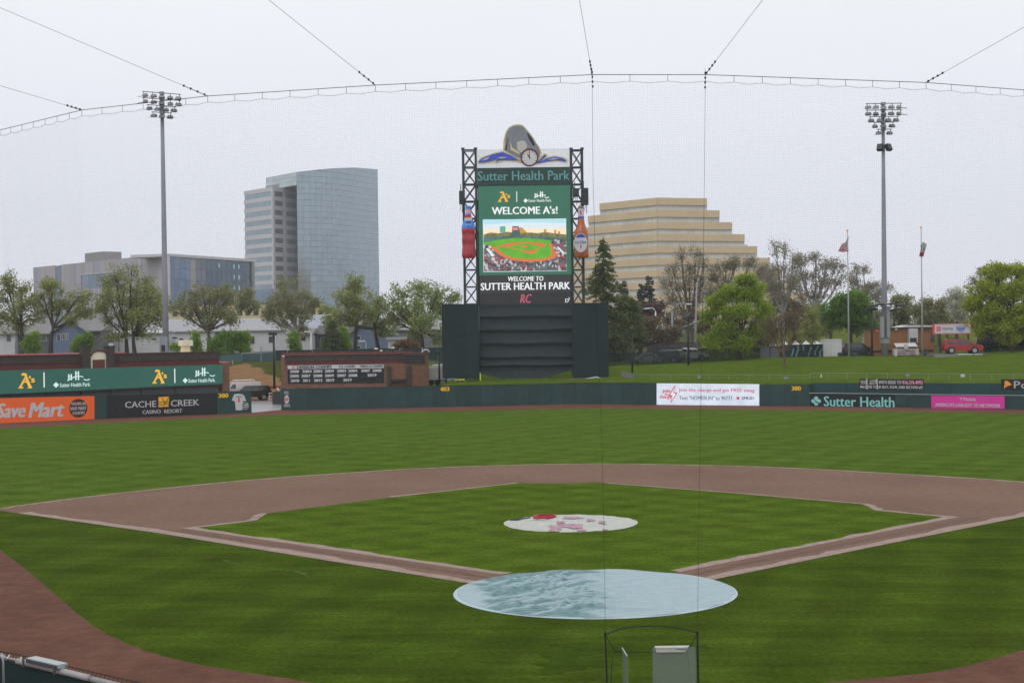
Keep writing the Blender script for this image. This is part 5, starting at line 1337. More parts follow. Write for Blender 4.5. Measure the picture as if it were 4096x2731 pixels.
M_PR = mat('red_car_paint', (.36, .022, .024), rough=.28, var=.05, spec=.5)
M_PS = mat('silver_car_paint', (.32, .34, .35), rough=.25, var=.03, metal=.3)
M_PG = mat('dark_grey_car_paint', (.05, .056, .06), rough=.25, var=.04, spec=.5)
p = gp(966, 1596); vloc = at(962, 1580, p.y + 6); vloc.z = 0
v_ = car('white panel van with a roof rack behind the left wall end, nose to the left', 'van', 'van', vloc, math.pi + .48, M_PW, name='panel_van', scale=.98)
M4 = Matrix.Translation(vloc) @ Matrix.Rotation(math.pi + .48, 4, 'Z') @ Matrix.Scale(.98, 4) @ Matrix.Translation((-2.7, 0, 0))
mb = MB(M4)
for yv in (-.6, 0, .6): mb.tube([(.9, yv, 2.3), (3.6, yv, 2.3)], .05, 5)
for xv in (1.0, 2.2, 3.4): mb.tube([(xv, -.75, 2.05), (xv, -.75, 2.26), (xv, .75, 2.26), (xv, .75, 2.05)], .035, 5)
part(mb, 'roof_rack', M_WPAINT, v_)
p = gp(1040, 1601)
car('black station wagon parked in the gate opening, seen from behind its right side', 'car', 'wagon', Vector((at(1000, 1590, p.y + 1.2).x, p.y + 1.2, 0)), math.pi + .35, M_PB, scale=1.06)

# ================================================================== RIGHT SIDE: SUV DISPLAY, KIOSK, FENCES
Yv = 148.0
gv = at(3840, 1420, Yv)
zs_ = at(3800, 1414, Yv).z
PVh = Pl(Yv)
plat = thing('display_platform', 'concrete display platform with a teal front kerb under the red car', 'platform', PVh.w(*PVh.uv(3812, 1453), -2))
bxp = PVh.box(3726, 1416, 3934, 1452)
M_CONC = mat('dark_concrete', S(86, 84, 80, .7), rough=.6, var=.2, sc=.9)
part(MB(PVh).prism([(bxp[0] - .3, zs_ - 1.6), (bxp[1] + .2, zs_ - 1.6), (bxp[1] + .2, zs_ - .02), (bxp[0] + .1, zs_ - .02)], -1.4, 2.4), 'slab', M_CONC, plat)
mb = MB(PVh); mb.add([(bxp[0], -1.41, zs_ - .05), (bxp[1] - .4, -1.41, zs_ - .05), (bxp[1] - .7, -3.0, zs_ - .95), (bxp[0] - .8, -3.0, zs_ - .95), (bxp[0] - .8, -3.0, zs_ - 1.5), (bxp[1] - .7, -3.0, zs_ - 1.5)], [(0, 3, 2, 1), (3, 4, 5, 2)]); part(mb, 'apron', M_CONC, plat)
PVk = PVh.shift(-3.1)
part(plate(PVk, (3704, 1437, 3920, 1453), -.2, .2), 'teal_kerb', mat('teal_paint', S(38, 84, 88, .62), rough=.5, var=.1), plat)
p0, p1 = PVh.uv(3832, 1417, -1.5), PVh.uv(3930, 1418, -1.5)
part(MB(PVh).tube([(p0[0], -1.5, p0[1]), (p1[0], -1.5, p1[1])], .07, 6), 'white_rail', M_WPAINT, plat)
for q in (3892, 3932): u, v = PVh.uv(q, 1418, -1.6); part(MB(PVh).tube([(u, -1.6, v - 1.0), (u + .1, -1.6, v + .05)], .08, 6), 'rail_post', M_BLKM, plat)
car('shiny red off-road wagon with a roof rack on the display platform', 'car', 'suv', Vector((PVh.w(PVh.uv(3850, 1400)[0], 0).x, Yv + .2, zs_ - .01)), -.10, M_PR, rack=True, name='off_road_car', scale=1.05, pitch=-.01)
Yk = 157.0; PK = Pl(Yk); zk = Hz(45, Yk)
sg = thing('roadside_sign', 'white sign on posts with a red border and car maker wording above the red car', 'sign', Pl(151.5).w(*Pl(151.5).uv(3800, 1425)))
PSg = Pl(151.5)
for q in (3762, 3790, 3874): part(plate(PSg, (q - 2.2, 1330, q + 2.2, 1428), .1, .35), 'post', M_BLKM, sg)
part(plate(PSg, (3732, 1294, 3884, 1336), 0, .25), 'frame', mat('red_frame', S(190, 70, 74, .66)), sg)
part(plate(PSg, (3739, 1296.5, 3882, 1333), -.03, -.002), 'face', M_WHITE, sg)
part(plate(PSg, (3746, 1306, 3763, 1324), -.05, -.031), 'red_square', mat('red_square_print', S(196, 62, 76, .66)), sg)
cu, cv = PSg.uv(3754.5, 1315, -.06); mb = MB(PSg).ring((cu, cv), .13, .18, -.06, -.051, 20)
part(mb, 'oval_mark', M_WHITE, sg)
text(sg, 'TOYOTA', PSg, (3768, 1310.5, 3812, 1319.5), -.05, mat('dark_print', S(74, 78, 84, .6)), bold=.02)
M_BLP = mat('pale_blue_print', S(120, 136, 166, .66), var=.3, sc=4)
part(poly(PSg, [(3824, 1305), (3834, 1303), (3843, 1299), (3853, 1304), (3864, 1303), (3862, 1316), (3853, 1325), (3843, 1329), (3833, 1325), (3825, 1317)], -.05, -.031), 'shield_print', M_BLP, sg)
part(poly(PSg, [(3829, 1312), (3860, 1311), (3858, 1318), (3832, 1319)], -.06, -.051), 'shield_bar', mat('blue_bar_print', S(86, 104, 146, .6)), sg)
mb = MB(PSg)
for k in range(24):
    for yy in (1299, 1330.5): a = 3744 + k * 5.7; plate(PSg, (a, yy - .6, a + 2.6, yy + .6), -.05, -.031, mb=mb)
part(mb, 'dotted_border', M_BLP, sg)

M_TANW = mat('tan_siding', S(124, 86, 56, .58), rough=.7, var=.12, sc=.6, stretch=(1, 1, .3))
ks = thing('kiosk_building', 'brown flat-roofed kiosk with a white roof edge, behind the right flagpole', 'building', PK.w(PK.uv(3610, 1425)[0], zk))
bk_ = PK.box(3490, 1313, 3735, 1432)
n_ = 12
for k in range(n_):
    u0 = bk_[0] + (bk_[1] - bk_[0]) * k / n_; u1 = bk_[0] + (bk_[1] - bk_[0]) * (k + 1) / n_ - .02
    part(MB(PK).box(u0, u1, 0, .12, bk_[2] - .4, bk_[3]), 'siding_panel', M_TANW, ks)
part(MB(PK).box(bk_[0] + .05, bk_[1], .13, 5, bk_[2] - .4, bk_[3] - .05), 'core', M_TANW, ks)
part(MB(PK).box(bk_[0] - .3, bk_[1] + .3, -.35, 5.4, bk_[3], bk_[3] + .14), 'roof', M_DGREY, ks)
r2 = PK.box(3596, 1299, 3733, 1306, off=1)
part(MB(PK).prism([(r2[0], bk_[3] + .15), (r2[1] + .4, bk_[3] + .15), (r2[1] + .4, bk_[3] + .35), (r2[0] + 1.2, bk_[3] + .42)], .6, 5), 'white_roof', M_WPAINT, ks)
part(plate(PK, (3488, 1400, 3736, 1408), -.06, -.001), 'dark_band', M_BLKM, ks)
part(plate(PK, (3723, 1332, 3739, 1368), -.06, -.002), 'window', M_CGL, ks)
t = part(plate(PK, (3637, 1314, 3672, 1370), -.9, -.002), 'air_unit', M_LGREY, ks)
part(plate(PK, (3640, 1351, 3667, 1368), -.93, -.901), 'unit_grille', M_DGREY, t)
part(plate(PK, (3642, 1317, 3664, 1330), -.93, -.901), 'unit_label', M_WHITE, t)
part(plate(PK, (3499, 1315, 3518, 1328), -.08, -.03), 'red_sign', mat('red_sign_paint', S(206, 70, 60, .66)), ks)
text(ks, 'XL', PK, (3502, 1317.5, 3515, 1325.5), -.085, M_WHITE, bold=.05)
part(MB(PK).disc((PK.uv(3583, 1315.5)), .16, -.3, -.01, 10), 'wall_lamp', M_CREAMP, ks)
# cold drinks cart
Yc = 153.5; PC = Pl(Yc)
ct = thing('drinks_cart', 'white drinks cart with lettered banner and small awning in front of the kiosk', 'cart', PC.w(*PC.uv(3625, 1424)))
part(plate(PC, (3580, 1395, 3676, 1421), .2, 1.6), 'body', M_WPAINT, ct)
part(plate(PC, (3579, 1397, 3589, 1424), -.2, .19), 'side_board', M_WPAINT, ct)
part(plate(PC, (3582, 1397, 3672, 1419), -.02, .19), 'banner', M_WHITE, ct)
M_MAROON = mat('maroon_print', S(112, 40, 52, .6))
text(ct, 'COLD DRINKS', PC, (3585, 1400, 3662, 1408), -.025, M_MAROON, bold=.04)
text(ct, 'SERVED HERE', PC, (3585, 1409.5, 3664, 1417), -.025, M_MAROON, bold=.04)
a0, a1, b0, b1 = PC.uv(3586, 1376), PC.uv(3672, 1374), PC.uv(3582, 1386), PC.uv(3669, 1384)
mb = MB(PC); mb.add([(a0[0], 1.5, a0[1] + .1), (a1[0], 1.5, a1[1] + .1), (b1[0], -.3, b1[1]), (b0[0], -.3, b0[1]), (b0[0], -.3, b0[1] - .06), (b1[0], -.3, b1[1] - .06)], [(0, 3, 2, 1), (3, 4, 5, 2)]); part(mb, 'awning', M_WPAINT, ct)
for q in (3585, 3669): part(plate(PC, (q - 1.2, 1385, q + 1.2, 1398), .0, .1), 'awning_post', M_LGREY, ct)
part(plate(PC, (3617, 1376, 3632, 1396), -.36, -.1), 'menu_board', M_LGREY, ct)
for q in (3596, 3655): u, v = PC.uv(q, 1421); part(MB(PC).disc((u, v), .28, .2, .4, 12), 'wheel', M_BLKM, ct)
# bins and boxes by the kiosk
def bin_(label, x0, y0, x1, y1, Y, m):
    P = Pl(Y); b_ = P.box(x0, y0, x1, y1); t = thing('waste_bin', label, 'bin', P.w((b_[0] + b_[1]) / 2, b_[2]), 'bins along the top of the slope')
    c_ = P.w((b_[0] + b_[1]) / 2, b_[2] - .3, .3); r_ = (b_[1] - b_[0]) / 2
    part(MB().lathe(c_, [(r_ * .85, 0), (r_, b_[3] - b_[2]), (0, b_[3] - b_[2])], 12), 'drum', m, t, True)
    part(MB().lathe((c_.x, c_.y, c_.z + b_[3] - b_[2] + .002), [(r_ * 1.05, 0), (r_ * 1.05, .12), (r_ * .6, .22), (0, .24)], 12), 'lid', m, t, True)
M_BIN = mat('dark_green_plastic', S(26, 46, 48, .6), rough=.5)
bin_('dark green bin between the right flagpole and the display platform', 3699, 1402, 3719, 1423, 151, M_BIN)
bin_('black bin beside the white storage container', 3352, 1407, 3374, 1426, 152, M_BLKM)
bin_('dark green bin just right of the left flagpole', 3408, 1408, 3432, 1426, 152, M_BIN)
# white container and screened fence with white arcs
Yt = 155; P = Pl(Yt); b_ = P.box(3296, 1357, 3367, 1430)
t = thing('storage_container', 'white storage container at the end of the screened fence', 'container', P.w((b_[0] + b_[1]) / 2, b_[2]))
part(MB(P).box(b_[0], b_[1], 0, 2.6, b_[2] - .3, b_[3] - .12), 'box', M_WPAINT, t)
part(MB(P).box(b_[0] - .05, b_[1] + .05, -.05, 2.65, b_[3] - .115, b_[3]), 'roof_edge', M_WPAINT, t)
for k in range(4): u = b_[0] + (b_[1] - b_[0]) * (k + .5) / 4; part(MB(P).box(u - .02, u + .02, -.03, -.001, b_[2], b_[3] - .2), 'rib', M_LGREY, t)
b2 = P.box(3084, 1362, 3298, 1430, off=2)
t = thing('long_tent', 'long white tent roof showing above the screened fence', 'tent', P.w((b2[0] + b2[1]) / 2, b2[2], 3))
for k in range(5):
    u0 = b2[0] + (b2[1] - b2[0]) * k / 5; u1 = b2[0] + (b2[1] - b2[0]) * (k + 1) / 5 - .05; um = (u0 + u1) / 2; zt, ze = b2[3], b2[3] - .9
    mb = MB(P); mb.add([(u0, 2, ze), (u1, 2, ze), (u1, 5, ze), (u0, 5, ze), (um, 3.5, zt)], [(0, 1, 4), (1, 2, 4), (2, 3, 4), (3, 0, 4)]); part(mb, 'peak', M_WPAINT, t)
    part(MB(P).box(u0, u1, 2, 2.03, ze - 1.9, ze), 'side_wall', mat('tent_wall', S(150, 154, 158, .66), var=.1) if k == 0 else bpy.data.materials['tent_wall'], t)
def screen_fence(label, x0, ya0, yb0, x1, ya1, yb1, Y, m, n, posts=True, arcs=None, Y1=None, group='screened fences beyond the field'):
    pa, pb = at(x0, yb0, Y), at(x1, yb1, Y1 or Y); P = Pl(pa, pb)
    t = thing('screened_fence', label, 'fence', (pa + pb) / 2, group)
    z0a, z0b = P.uv(x0, yb0)[1], P.uv(x1, yb1)[1]; z1a, z1b = P.uv(x0, ya0)[1], P.uv(x1, ya1)[1]
    for k in range(n):
        f0, f1 = k / n, (k + 1) / n; u0, u1 = P.L * f0 + .03, P.L * f1 - .03
        mb = MB(P); q = lambda a, b__, f: a + (b__ - a) * f
        mb.prism([(u0, q(z0a, z0b, f0) - .3), (u1, q(z0a, z0b, f1) - .3), (u1, q(z1a, z1b, f1)), (u0, q(z1a, z1b, f0))], 0, .015); part(mb, 'screen_cloth', m, t)
        if posts: part(MB(P).tube([(P.L * f0, -.06, q(z0a, z0b, f0) - .4), (P.L * f0, -.06, q(z1a, z1b, f0) + .05)], .045, 5), 'fence_post', M_BLKM, t)
    part(MB(P).tube([(0, -.05, z1a), (P.L, -.05, z1b)], .035, 5), 'top_rail', M_BLKM, t)
    if arcs:
        mb = MB(P)
        for a in arcs:
            pts = [P.uv(c_[0], c_[1]) for c_ in a]; mb.tube([(p_[0], -.02, p_[1]) for p_ in pts], .10, 4)
        part(mb, 'wave_print', mat('pale_print', S(110, 126, 130, .62)), t)
    return t
M_SCREEN = mat('green_windscreen', S(28, 50, 50, .62), rough=.75, var=.18, sc=.7)
M_SCREENL = mat('grey_green_windscreen', S(62, 82, 86, .62), rough=.75, var=.15, sc=.7)
M_SCREENT = mat('thin_windscreen', S(24, 38, 40, .62), rough=.75, var=.15, sc=.7, alpha=.5)
def C7(*pts): return [(3000 + a / 5.6, 1250 + b_ / 5.6) for a, b_ in pts]
screen_fence('dark screened fence with pale wavy prints, left of the white container', 3122, 1380, 1432, 3293, 1377, 1428, 153.5, M_SCREEN, 6,
             arcs=[C7((1070, 740), (1085, 830), (1045, 920), (1030, 990)), C7((980, 800), (960, 900), (930, 980)), C7((1200, 750), (1190, 850)), C7((1370, 760), (1330, 880), (1300, 1000)), C7((1530, 750), (1470, 850), (1450, 960)), C7((1640, 790), (1560, 880), (1570, 990))])
screen_fence('grey cloth-covered fence behind the brown leafless tree trunk', 3040, 1390, 1440, 3122, 1384, 1433, 153.8, mat('grey_cloth', S(86, 88, 92, .62), var=.2), 2)
screen_fence('dark fence behind the trunk of the bright green tree', 2795, 1398, 1452, 3040, 1392, 1438, 154, M_SCREENT, 8)
screen_fence('dark screened fence with parked cars seen through it, right of the backdrop', 2430, 1415, 1466, 2795, 1400, 1453, 150, M_SCREENT, 8, Y1=153)
screen_fence('black bar fence in front of the brown kiosk', 3368, 1405, 1428, 3498, 1405, 1426, 153.8, M_SCREENT, 4)
screen_fence('tall grey screened fence far behind the parked cars', 2590, 1368, 1412, 2790, 1370, 1404, 190, mat('grey_windscreen', S(70, 70, 74, .62), var=.2), 5)
screen_fence('dark bar fence below the big yellow green maple', 3940, 1385, 1414, 4400, 1380, 1405, 156, M_SCREENT, 8)
# left: fence on top of the bank
screen_fence('green screened fence with silver posts on top of the dirt bank', 880, 1418, 1452, 966, 1411, 1448, 175, M_SCREENL, 3, posts=False)
lf = screen_fence('green screened fence above the dirt bank, right part behind the tall lamp post', 966, 1411, 1447, 1102, 1404, 1446, 176, M_SCREENL, 3, posts=False)
for q, y0, y1 in ((966, 1411, 1447), (1044, 1386, 1447), (1099, 1388, 1449), (892, 1416, 1450)):
    P = Pl(175.4); b_ = P.uv(q, y0); c_ = P.uv(q, y1); part(MB(P).tube([(b_[0], 0, c_[1] - .3), (b_[0], 0, b_[1])], .09, 6), 'fence_post', M_GALV, lf)
P = Pl(175.4); a_, b_ = P.uv(966, 1414), P.uv(1093, 1408); part(MB(P).tube([(a_[0], 0, a_[1]), (b_[0], 0, b_[1])], .09, 6), 'rail', M_GALV, lf)
screen_fence('long dark screened fence behind the brick building roof', 1100, 1402, 1450, 1800, 1390, 1440, 178, M_SCREEN, 14, posts=False)
P = Pl(172); b_ = P.uv(931, 1463); c_ = P.uv(930, 1441)
solo(MB(P).box(b_[0] - .08, b_[0] + .08, 0, .1, b_[1] - .4, c_[1]), 'wooden_stake', mat('raw_wood', S(140, 120, 90, .62)), 'short wooden stake on the dirt bank in front of the screened fence', 'stake')
kb = MB(); p_ = [hit(a, b__) for a, b__ in ((1055, 1549), (1138, 1547))]; kb.tube([p_[0] + Vector((0, -1, .1)), p_[1] + Vector((0, -1, .1))], .14, 6)
solo(kb, 'red_kerb', mat('red_kerb_paint', S(120, 52, 56, .6)), 'red painted kerb along the foot of the dirt bank', 'kerb')

# cars behind the fence
def pcar(label, shape, px, py, Y, rz, paint, scale=1.0):
    p = at(px, py, Y); p.z = Hz(p.x, Y)
    return car(label, 'car', shape, p, rz, paint, 'cars parked behind the right fences', scale)
pcar('silver car behind the dark fence, nearest the backdrop', 'sedan', 2597, 1440, 160, .1, M_PS)
pcar('dark hatchback behind the fence, between the silver car and the white pickup', 'suv', 2668, 1440, 160, 2.6, M_PG)
pcar('white pickup behind the fence, left of the bright green tree', 'pickup', 2752, 1436, 162, .35, M_PW)
pcar('dark off-road car between the two flagpoles, hidden by the bar fence', 'suv', 3428, 1425, 159, .2, M_PG)
pcar('black pickup parked just left of the brown kiosk', 'pickup', 3468, 1425, 163, .1, M_PB)

# ================================================================== POLES
M_POLE = mat('pole_steel', S(118, 122, 130, .62), rough=.5, var=.10, sc=.7, spec=.4)
M_LAMPB = mat('floodlight_shell', S(120, 122, 126, .62), rough=.45, var=.12)
M_LAMPD = mat('floodlight_glass', (.06, .06, .065), rough=.2)
def light_tower(label, Y, base, top, r0, r1, rows, s, drop=0.0):
    """rows: (py, [px offsets])"""
    P = Pl(Y); bp_ = at(*base, Y); tp = at(*top, Y); tp.x = bp_.x + (tp.x - bp_.x) * .35; tp.y = Y
    t = thing('light_tower', label, 'light tower', bp_, 'floodlight towers')
    part(MB().tube([bp_ - Vector((0, 0, 1)), bp_.lerp(tp, .3), bp_.lerp(tp, .7), tp], [r0, r0 * .86, r1 * 1.25, r1], 14), 'pole', M_POLE, t, True)
    mpp = (Y - CAM.y) / FPX
    for py, offs, tilt in rows:
        z = at(top[0], py, Y).z
        xs_ = [tp.x + o_ * mpp for o_ in offs]
        sl = tilt * mpp
        arm = part(MB().tube([(min(xs_) - .2, Y - .35, z - sl * (min(offs) / 80)), (max(xs_) + .2, Y - .35, z - sl * (max(offs) / 80))], .055, 6), 'crossarm', M_LAMPD, t)
        part(MB().box(tp.x - .26, tp.x + .26, Y - .42, Y + .3, z - .16, z + .18), 'clamp', M_LAMPB, t)
        for o_, x in zip(offs, xs_):
            zz = z - sl * (o_ / 80)
            d = (o_ / 80.0)
            M4 = Matrix.Translation((x, Y - .35, zz - .62)) @ Matrix.Rotation(R(62 * d + random.uniform(-8, 8)), 4, 'Z') @ Matrix.Rotation(R(7 + random.uniform(-5, 5)), 4, 'X') @ Matrix.Scale(.92, 4)
            mb = MB(M4); mb.add([(-.42, -.1, .0), (.42, -.1, 0), (.42, .55, 0), (-.42, .55, 0), (-.28, .0, .36), (.28, .0, .36), (.28, .45, .36), (-.28, .45, .36), (-.5, -.95, -.04), (.5, -.95, -.04)],
                                    [(4, 5, 6, 7), (0, 1, 5, 4), (1, 2, 6, 5), (2, 3, 7, 6), (3, 0, 4, 7), (0, 8, 9, 1)])
            h_ = part(mb, 'floodlight', M_LAMPB, t)
            mb = MB(M4); mb.box(-.34, .34, .05, .5, -.12, -.002); part(mb, 'lens', M_LAMPD, h_)
            part(MB().tube([(x, Y - .35, zz), (x, Y - .35, zz - .34)], .05, 5), 'hanger', M_LAMPD, h_)
    return t, P, mpp, tp
YL = 150.0
t, P, mpp, tp = light_tower('tall floodlight tower rising behind the left brick building', YL, (664, 1408), (646, 376), .42, .22,
    [(374, (-70, -35, 0, 36, 72), 8), (399, (-70, -35, 0, 36, 72), 8), (425, (-53, -18, 19, 53), 7), (452, (-34, 0, 36), 6)], 1.0)
bq = P.box(644, 1347, 672, 1409)
part(MB(P).box(bq[0], bq[0] + 1.0, -.9, .3, bq[2], bq[3]), 'equipment_box', M_POLE, t)
part(plate(P, (645, 1380, 660, 1406), -.95, -.901), 'box_door', M_BLKM, t)
for (x0, x1, y) in ((612, 632, 1357), (690, 715, 1352), (717, 740, 1357)):
    z = P.uv(x0, y)[1]; u0, u1 = P.uv(x0, y)[0], P.uv(x1, y)[0]
    s_ = part(MB(P).prism([(u0, z - .1), (u1, z - .1), (u1 - .3, z + .14), (u0 + .3, z + .14)], -.8, .0), 'area_light', M_BLKM, t)
    part(MB(P).tube([((u0 + u1) / 2, -.4, z - .1), ((u0 + u1) / 2, -.4, z - .35), (tp.x + 100, -.2, z - .45)], .05, 5), 'lamp_arm', M_LAMPB, s_)
t, P, mpp, tp = light_tower('tall floodlight tower in front of the brown kiosk on the right slope', 152.5, (3539, 1426), (3539, 416), .40, .2,
    [(416, (-66, -33, 0, 34, 67), 0), (442, (-66, -33, 0, 34, 67), 0), (468, (-53, -18, 20, 54), 0), (491, (-36, 0, 36), 0), (519, (-22, 26), 0)], 1.0)
for sgn in (-1, 1):
    z = at(3539, 592, 152.5).z; x = tp.x + sgn * .55
    M4 = Matrix.Translation((x, 152.0, z)) @ Matrix.Rotation(R(sgn * 32), 4, 'Z') @ Matrix.Rotation(R(-25), 4, 'X')
    h_ = part(MB(M4).box(-.4, .4, -.25, .25, -.45, .45), 'horn_speaker', M_BLKM, t)
    part(MB(M4).box(-.34, .34, -.3, -.251, -.38, .38), 'grille', M_DGREY, h_)
for (x0, y0, x1, y1, d) in ((3523, 1265, 3537, 1350, -.9), (3547, 1230, 3560, 1350, -.7), (3527, 1352, 3557, 1372, -.5)):
    c_ = part(plate(P, (x0, y0, x1, y1), d, d + .6), 'equipment_box', M_LAMPB, t)
z = P.uv(3540, 1215)[1]
for o_ in (-55, -27, 17, 52):
    x = tp.x + o_ * mpp; zz = z - .15 * abs(o_) / 30
    h_ = part(MB().lathe((x, 151.4, zz), [(.62, -.08), (.62, .06), (.3, .2), (0, .24)], 14), 'disc_light', M_BLKM, t)
    part(MB().tube([(tp.x, 152, z - .5), (x, 151.4, zz - .1)], .05, 5), 'lamp_arm', M_LAMPB, h_)

def lamp_post(label, Y, px, ytop, ybot, m, heads=((0, 1),), r_=.1, group='dark square-headed lamp posts', sink=.3, hw=.55):
    p, q = at(px, ybot, Y), at(px, ytop, Y); p.x = q.x = (p.x + q.x) / 2; p.y = q.y = Y
    t = thing('lamp_post', label, 'lamp post', p, group)
    part(MB().tube([p - Vector((0, 0, sink)), q], [r_ * 1.2, r_], 8), 'post', m, t, True)
    for dx, sc in heads:
        part(MB().box(q.x + dx - hw * sc, q.x + dx + hw * sc, Y - .35, Y + .35, q.z - .16, q.z + .2), 'lamp_head', m, t)
    return t
lamp_post('tall black lamp post on the dirt bank behind the left field gate', 141.5, 1096, 1336, 1545, M_BLKM, ((-.1, .9),), .13)
lamp_post('black lamp post close to the left wing of the backdrop', 139, 1757, 1411, 1515, M_BLKM, ((-.25, .8),), .1)
lamp_post('black lamp post on the grass right of the backdrop', 134, 2528, 1342, 1494, M_BLKM, ((-.5, .9),), .09)
lamp_post('black lamp post between the street lights and the bright green tree', 146, 2753, 1272, 1462, M_BLKM, ((.35, .8),), .13)
lamp_post('double-headed black lamp post at the left corner of the brown kiosk', 154.3, 3487.5, 1237, 1426, M_BLKM, ((-.35, .75), (.45, .6)), .12)
lamp_post('black lamp post rising behind the brown kiosk roof', 166, 3577, 1242, 1330, M_BLKM, ((-.2, .8),), .12)
lamp_post('black lamp post behind the grey bare tree by the left flagpole', 170, 3104, 1246, 1430, M_BLKM, ((.2, .7),), .11)
def street_light(label, Y, px, ytop, ybot, arm_px, arm_py, m, r_=.11):
    p, q, a = at(px, ybot, Y), at(px, ytop, Y), at(arm_px, arm_py, Y); p.x = q.x
    t = thing('street_light', label, 'street light', p, 'grey street lights beyond the park')
    part(MB().tube([p - Vector((0, 0, 3)), q], [r_ * 1.3, r_ * .8], 8), 'post', m, t, True)
    mm = q.lerp(a, .5); mm.z = max(q.z, a.z) + .02
    part(MB().tube([q, q.lerp(mm, .5) + Vector((0, 0, .12)), mm, a], r_ * .6, 6), 'arm', m, t, True)
    s_ = 1 if a.x > q.x else -1
    part(MB().prism([(a.x - s_ * .1 + 0, a.z - .1), (a.x + s_ * 1.0, a.z - .14), (a.x + s_ * .9, a.z + .06), (a.x, a.z + .14)] if s_ > 0 else [(a.x - 1.0, a.z - .14), (a.x + .1, a.z - .1), (a.x, a.z + .14), (a.x - .9, a.z + .06)], a.y - .18, a.y + .18), 'lamp_head', M_WPAINT, t)
    return t
street_light('pale street light with its arm to the left, above the far grey fence', 195, 2622, 1246, 1370, 2598, 1233, M_LGREY, .16)
street_light('grey street light with a long curved arm to the right, by the green road sign', 205, 2688, 1244, 1370, 2745, 1216, M_GALV, .2)
street_light('slim street light behind the two left sycamores', 205, 474, 1300, 1405, 482, 1282, M_GALV, .1)
street_light('white-headed street light among the trees left of the brick building roof', 195, 1244, 1330, 1408, 1240, 1326, M_WPAINT, .13)
street_light('white street light head above the small dark conifer', 215, 1332, 1268, 1400, 1322, 1259, M_WPAINT, .13)
street_light('short street light behind the brick roof, in front of the blue house', 195, 1463, 1365, 1402, 1458, 1364, M_GALV, .11)
# sign mast arm
Y = 205; a, b_ = at(2690, 1324, Y), at(2806, 1281, Y)
t = thing('mast_arm_sign', 'green road sign hanging from a slanting mast arm', 'road sign', a)
part(MB().tube([a, b_], .12, 6), 'mast_arm', M_GALV, t)
P = Pl(Y); part(plate(P, (2719, 1316, 2741, 1335), -.1, 0), 'sign_face', mat('road_sign_green', S(74, 126, 112, .62), var=.1), t)
mb = MB(P)
for k, (x0, x1, y) in enumerate(((2722, 2735, 1320), (2724, 2739, 1326), (2721, 2736, 1331))): plate(P, (x0, y - .9, x1, y + .9), -.13, -.101, mb=mb)
part(mb, 'sign_stroke', M_WHITE, t)
part(MB().tube([at(2732, 1317, Y), at(2733, 1309, Y)], .05, 5), 'hanger', M_GALV, t)
p, q = at(2777, 1395, 215), at(2788, 1129, 215); q.y = p.y
t = thing('utility_pole', 'tall slightly leaning utility pole in front of the tan stepped building', 'utility pole', p)
part(MB().tube([p - Vector((0, 0, 3)), q], [.26, .14], 8), 'shaft', mat('weathered_pole', S(128, 124, 122, .62), var=.15), t, True)
part(MB().box(q.x - .5, q.x + .8, q.y - .08, q.y + .08, q.z - 1.0, q.z - .85), 'crossarm', M_DGREY, t)
part(MB().lathe((q.x + .3, q.y - .3, q.z - 2.6), [(.28, 0), (.28, 1.0), (0, 1.05)], 10), 'transformer', M_DGREY, t, True)
# flagpoles and flags
M_FP = mat('flagpole_white', (.46, .47, .48), rough=.35, var=.06)
M_FR, M_FW, M_FBL = mat('flag_red', S(150, 42, 58, .6), var=.06, trans=.2), mat('flag_white', (.60, .60, .62), var=.05, trans=.2), mat('flag_blue', S(48, 52, 84, .6), var=.06, trans=.2)
def flagpole(label, Y, px, ytop, ybot):
    p, q = at(px, ybot, Y), at(px, ytop, Y); q.x = p.x; q.y = Y
    t = thing('flagpole', label, 'flagpole', p, 'flagpoles on the slope')
    part(MB().tube([p - Vector((0, 0, .3)), q], [.13, .06], 10), 'shaft', M_FP, t, True)
    part(MB().lathe(q, [(.0, -.02), (.13, .05), (.15, .15), (.1, .26), (0, .3)], 10), 'finial', M_GOLD, t, True)
    return p, q
flagpole('left white flagpole, with the striped national flag', 150.5, 3395.5, 926, 1428)
p2, q2 = flagpole('right white flagpole in front of the brown kiosk, with the bear flag', 151.5, 3690, 914, 1424)
Yf = 150.5
def flagpt(px, py, y=0): v = at(px, py, Yf); v.y += y; return v
# hoist edge on the pole, fly edge drooping to the left
hoist0, hoist1 = at(3395, 945, Yf), at(3395, 1005, Yf); fly0, fly1 = at(3372, 974, Yf), at(3349, 1009, Yf)
fl = thing('national_flag', 'red and white striped flag with a dark blue corner, drooping on the left flagpole', 'flag', hoist1)
def fpt(s, t_):
    a = hoist0.lerp(hoist1, t_); b_ = fly0.lerp(fly1, t_)
    v = a.lerp(b_, s); v.z -= .55 * s * (1 - s) * (1 - t_) - .1 * math.sin(s * 7 + t_ * 2) * s; v.y += .28 * math.sin(s * 8 + t_ * 3); return v
mbs = [MB(), MB(), MB()]
for k in range(13):
    for i in range(14):
        s0, s1 = i / 14, (i + 1) / 14; t0, t1 = k / 13, (k + 1) / 13
        c_ = 2 if (k < 7 and i < 6) else (0 if k % 2 == 0 else 1)
        mbs[c_].add([fpt(s0, t0), fpt(s1, t0), fpt(s1, t1), fpt(s0, t1)], [(0, 1, 2, 3)])
for mb, nm, m in zip(mbs, ('red_stripes', 'white_stripes', 'canton'), (M_FR, M_FW, M_FBL)): part(mb, nm, m, fl, True)
mb = MB()
for k in range(5):
    for i in range(4):
        c_ = fpt(.05 + .1 * i, .06 + .1 * k); mb.box(c_.x - .045, c_.x + .045, c_.y - .06, c_.y - .04, c_.z - .045, c_.z + .045)
part(mb, 'star', M_FW, fl)
Yf = 151.5
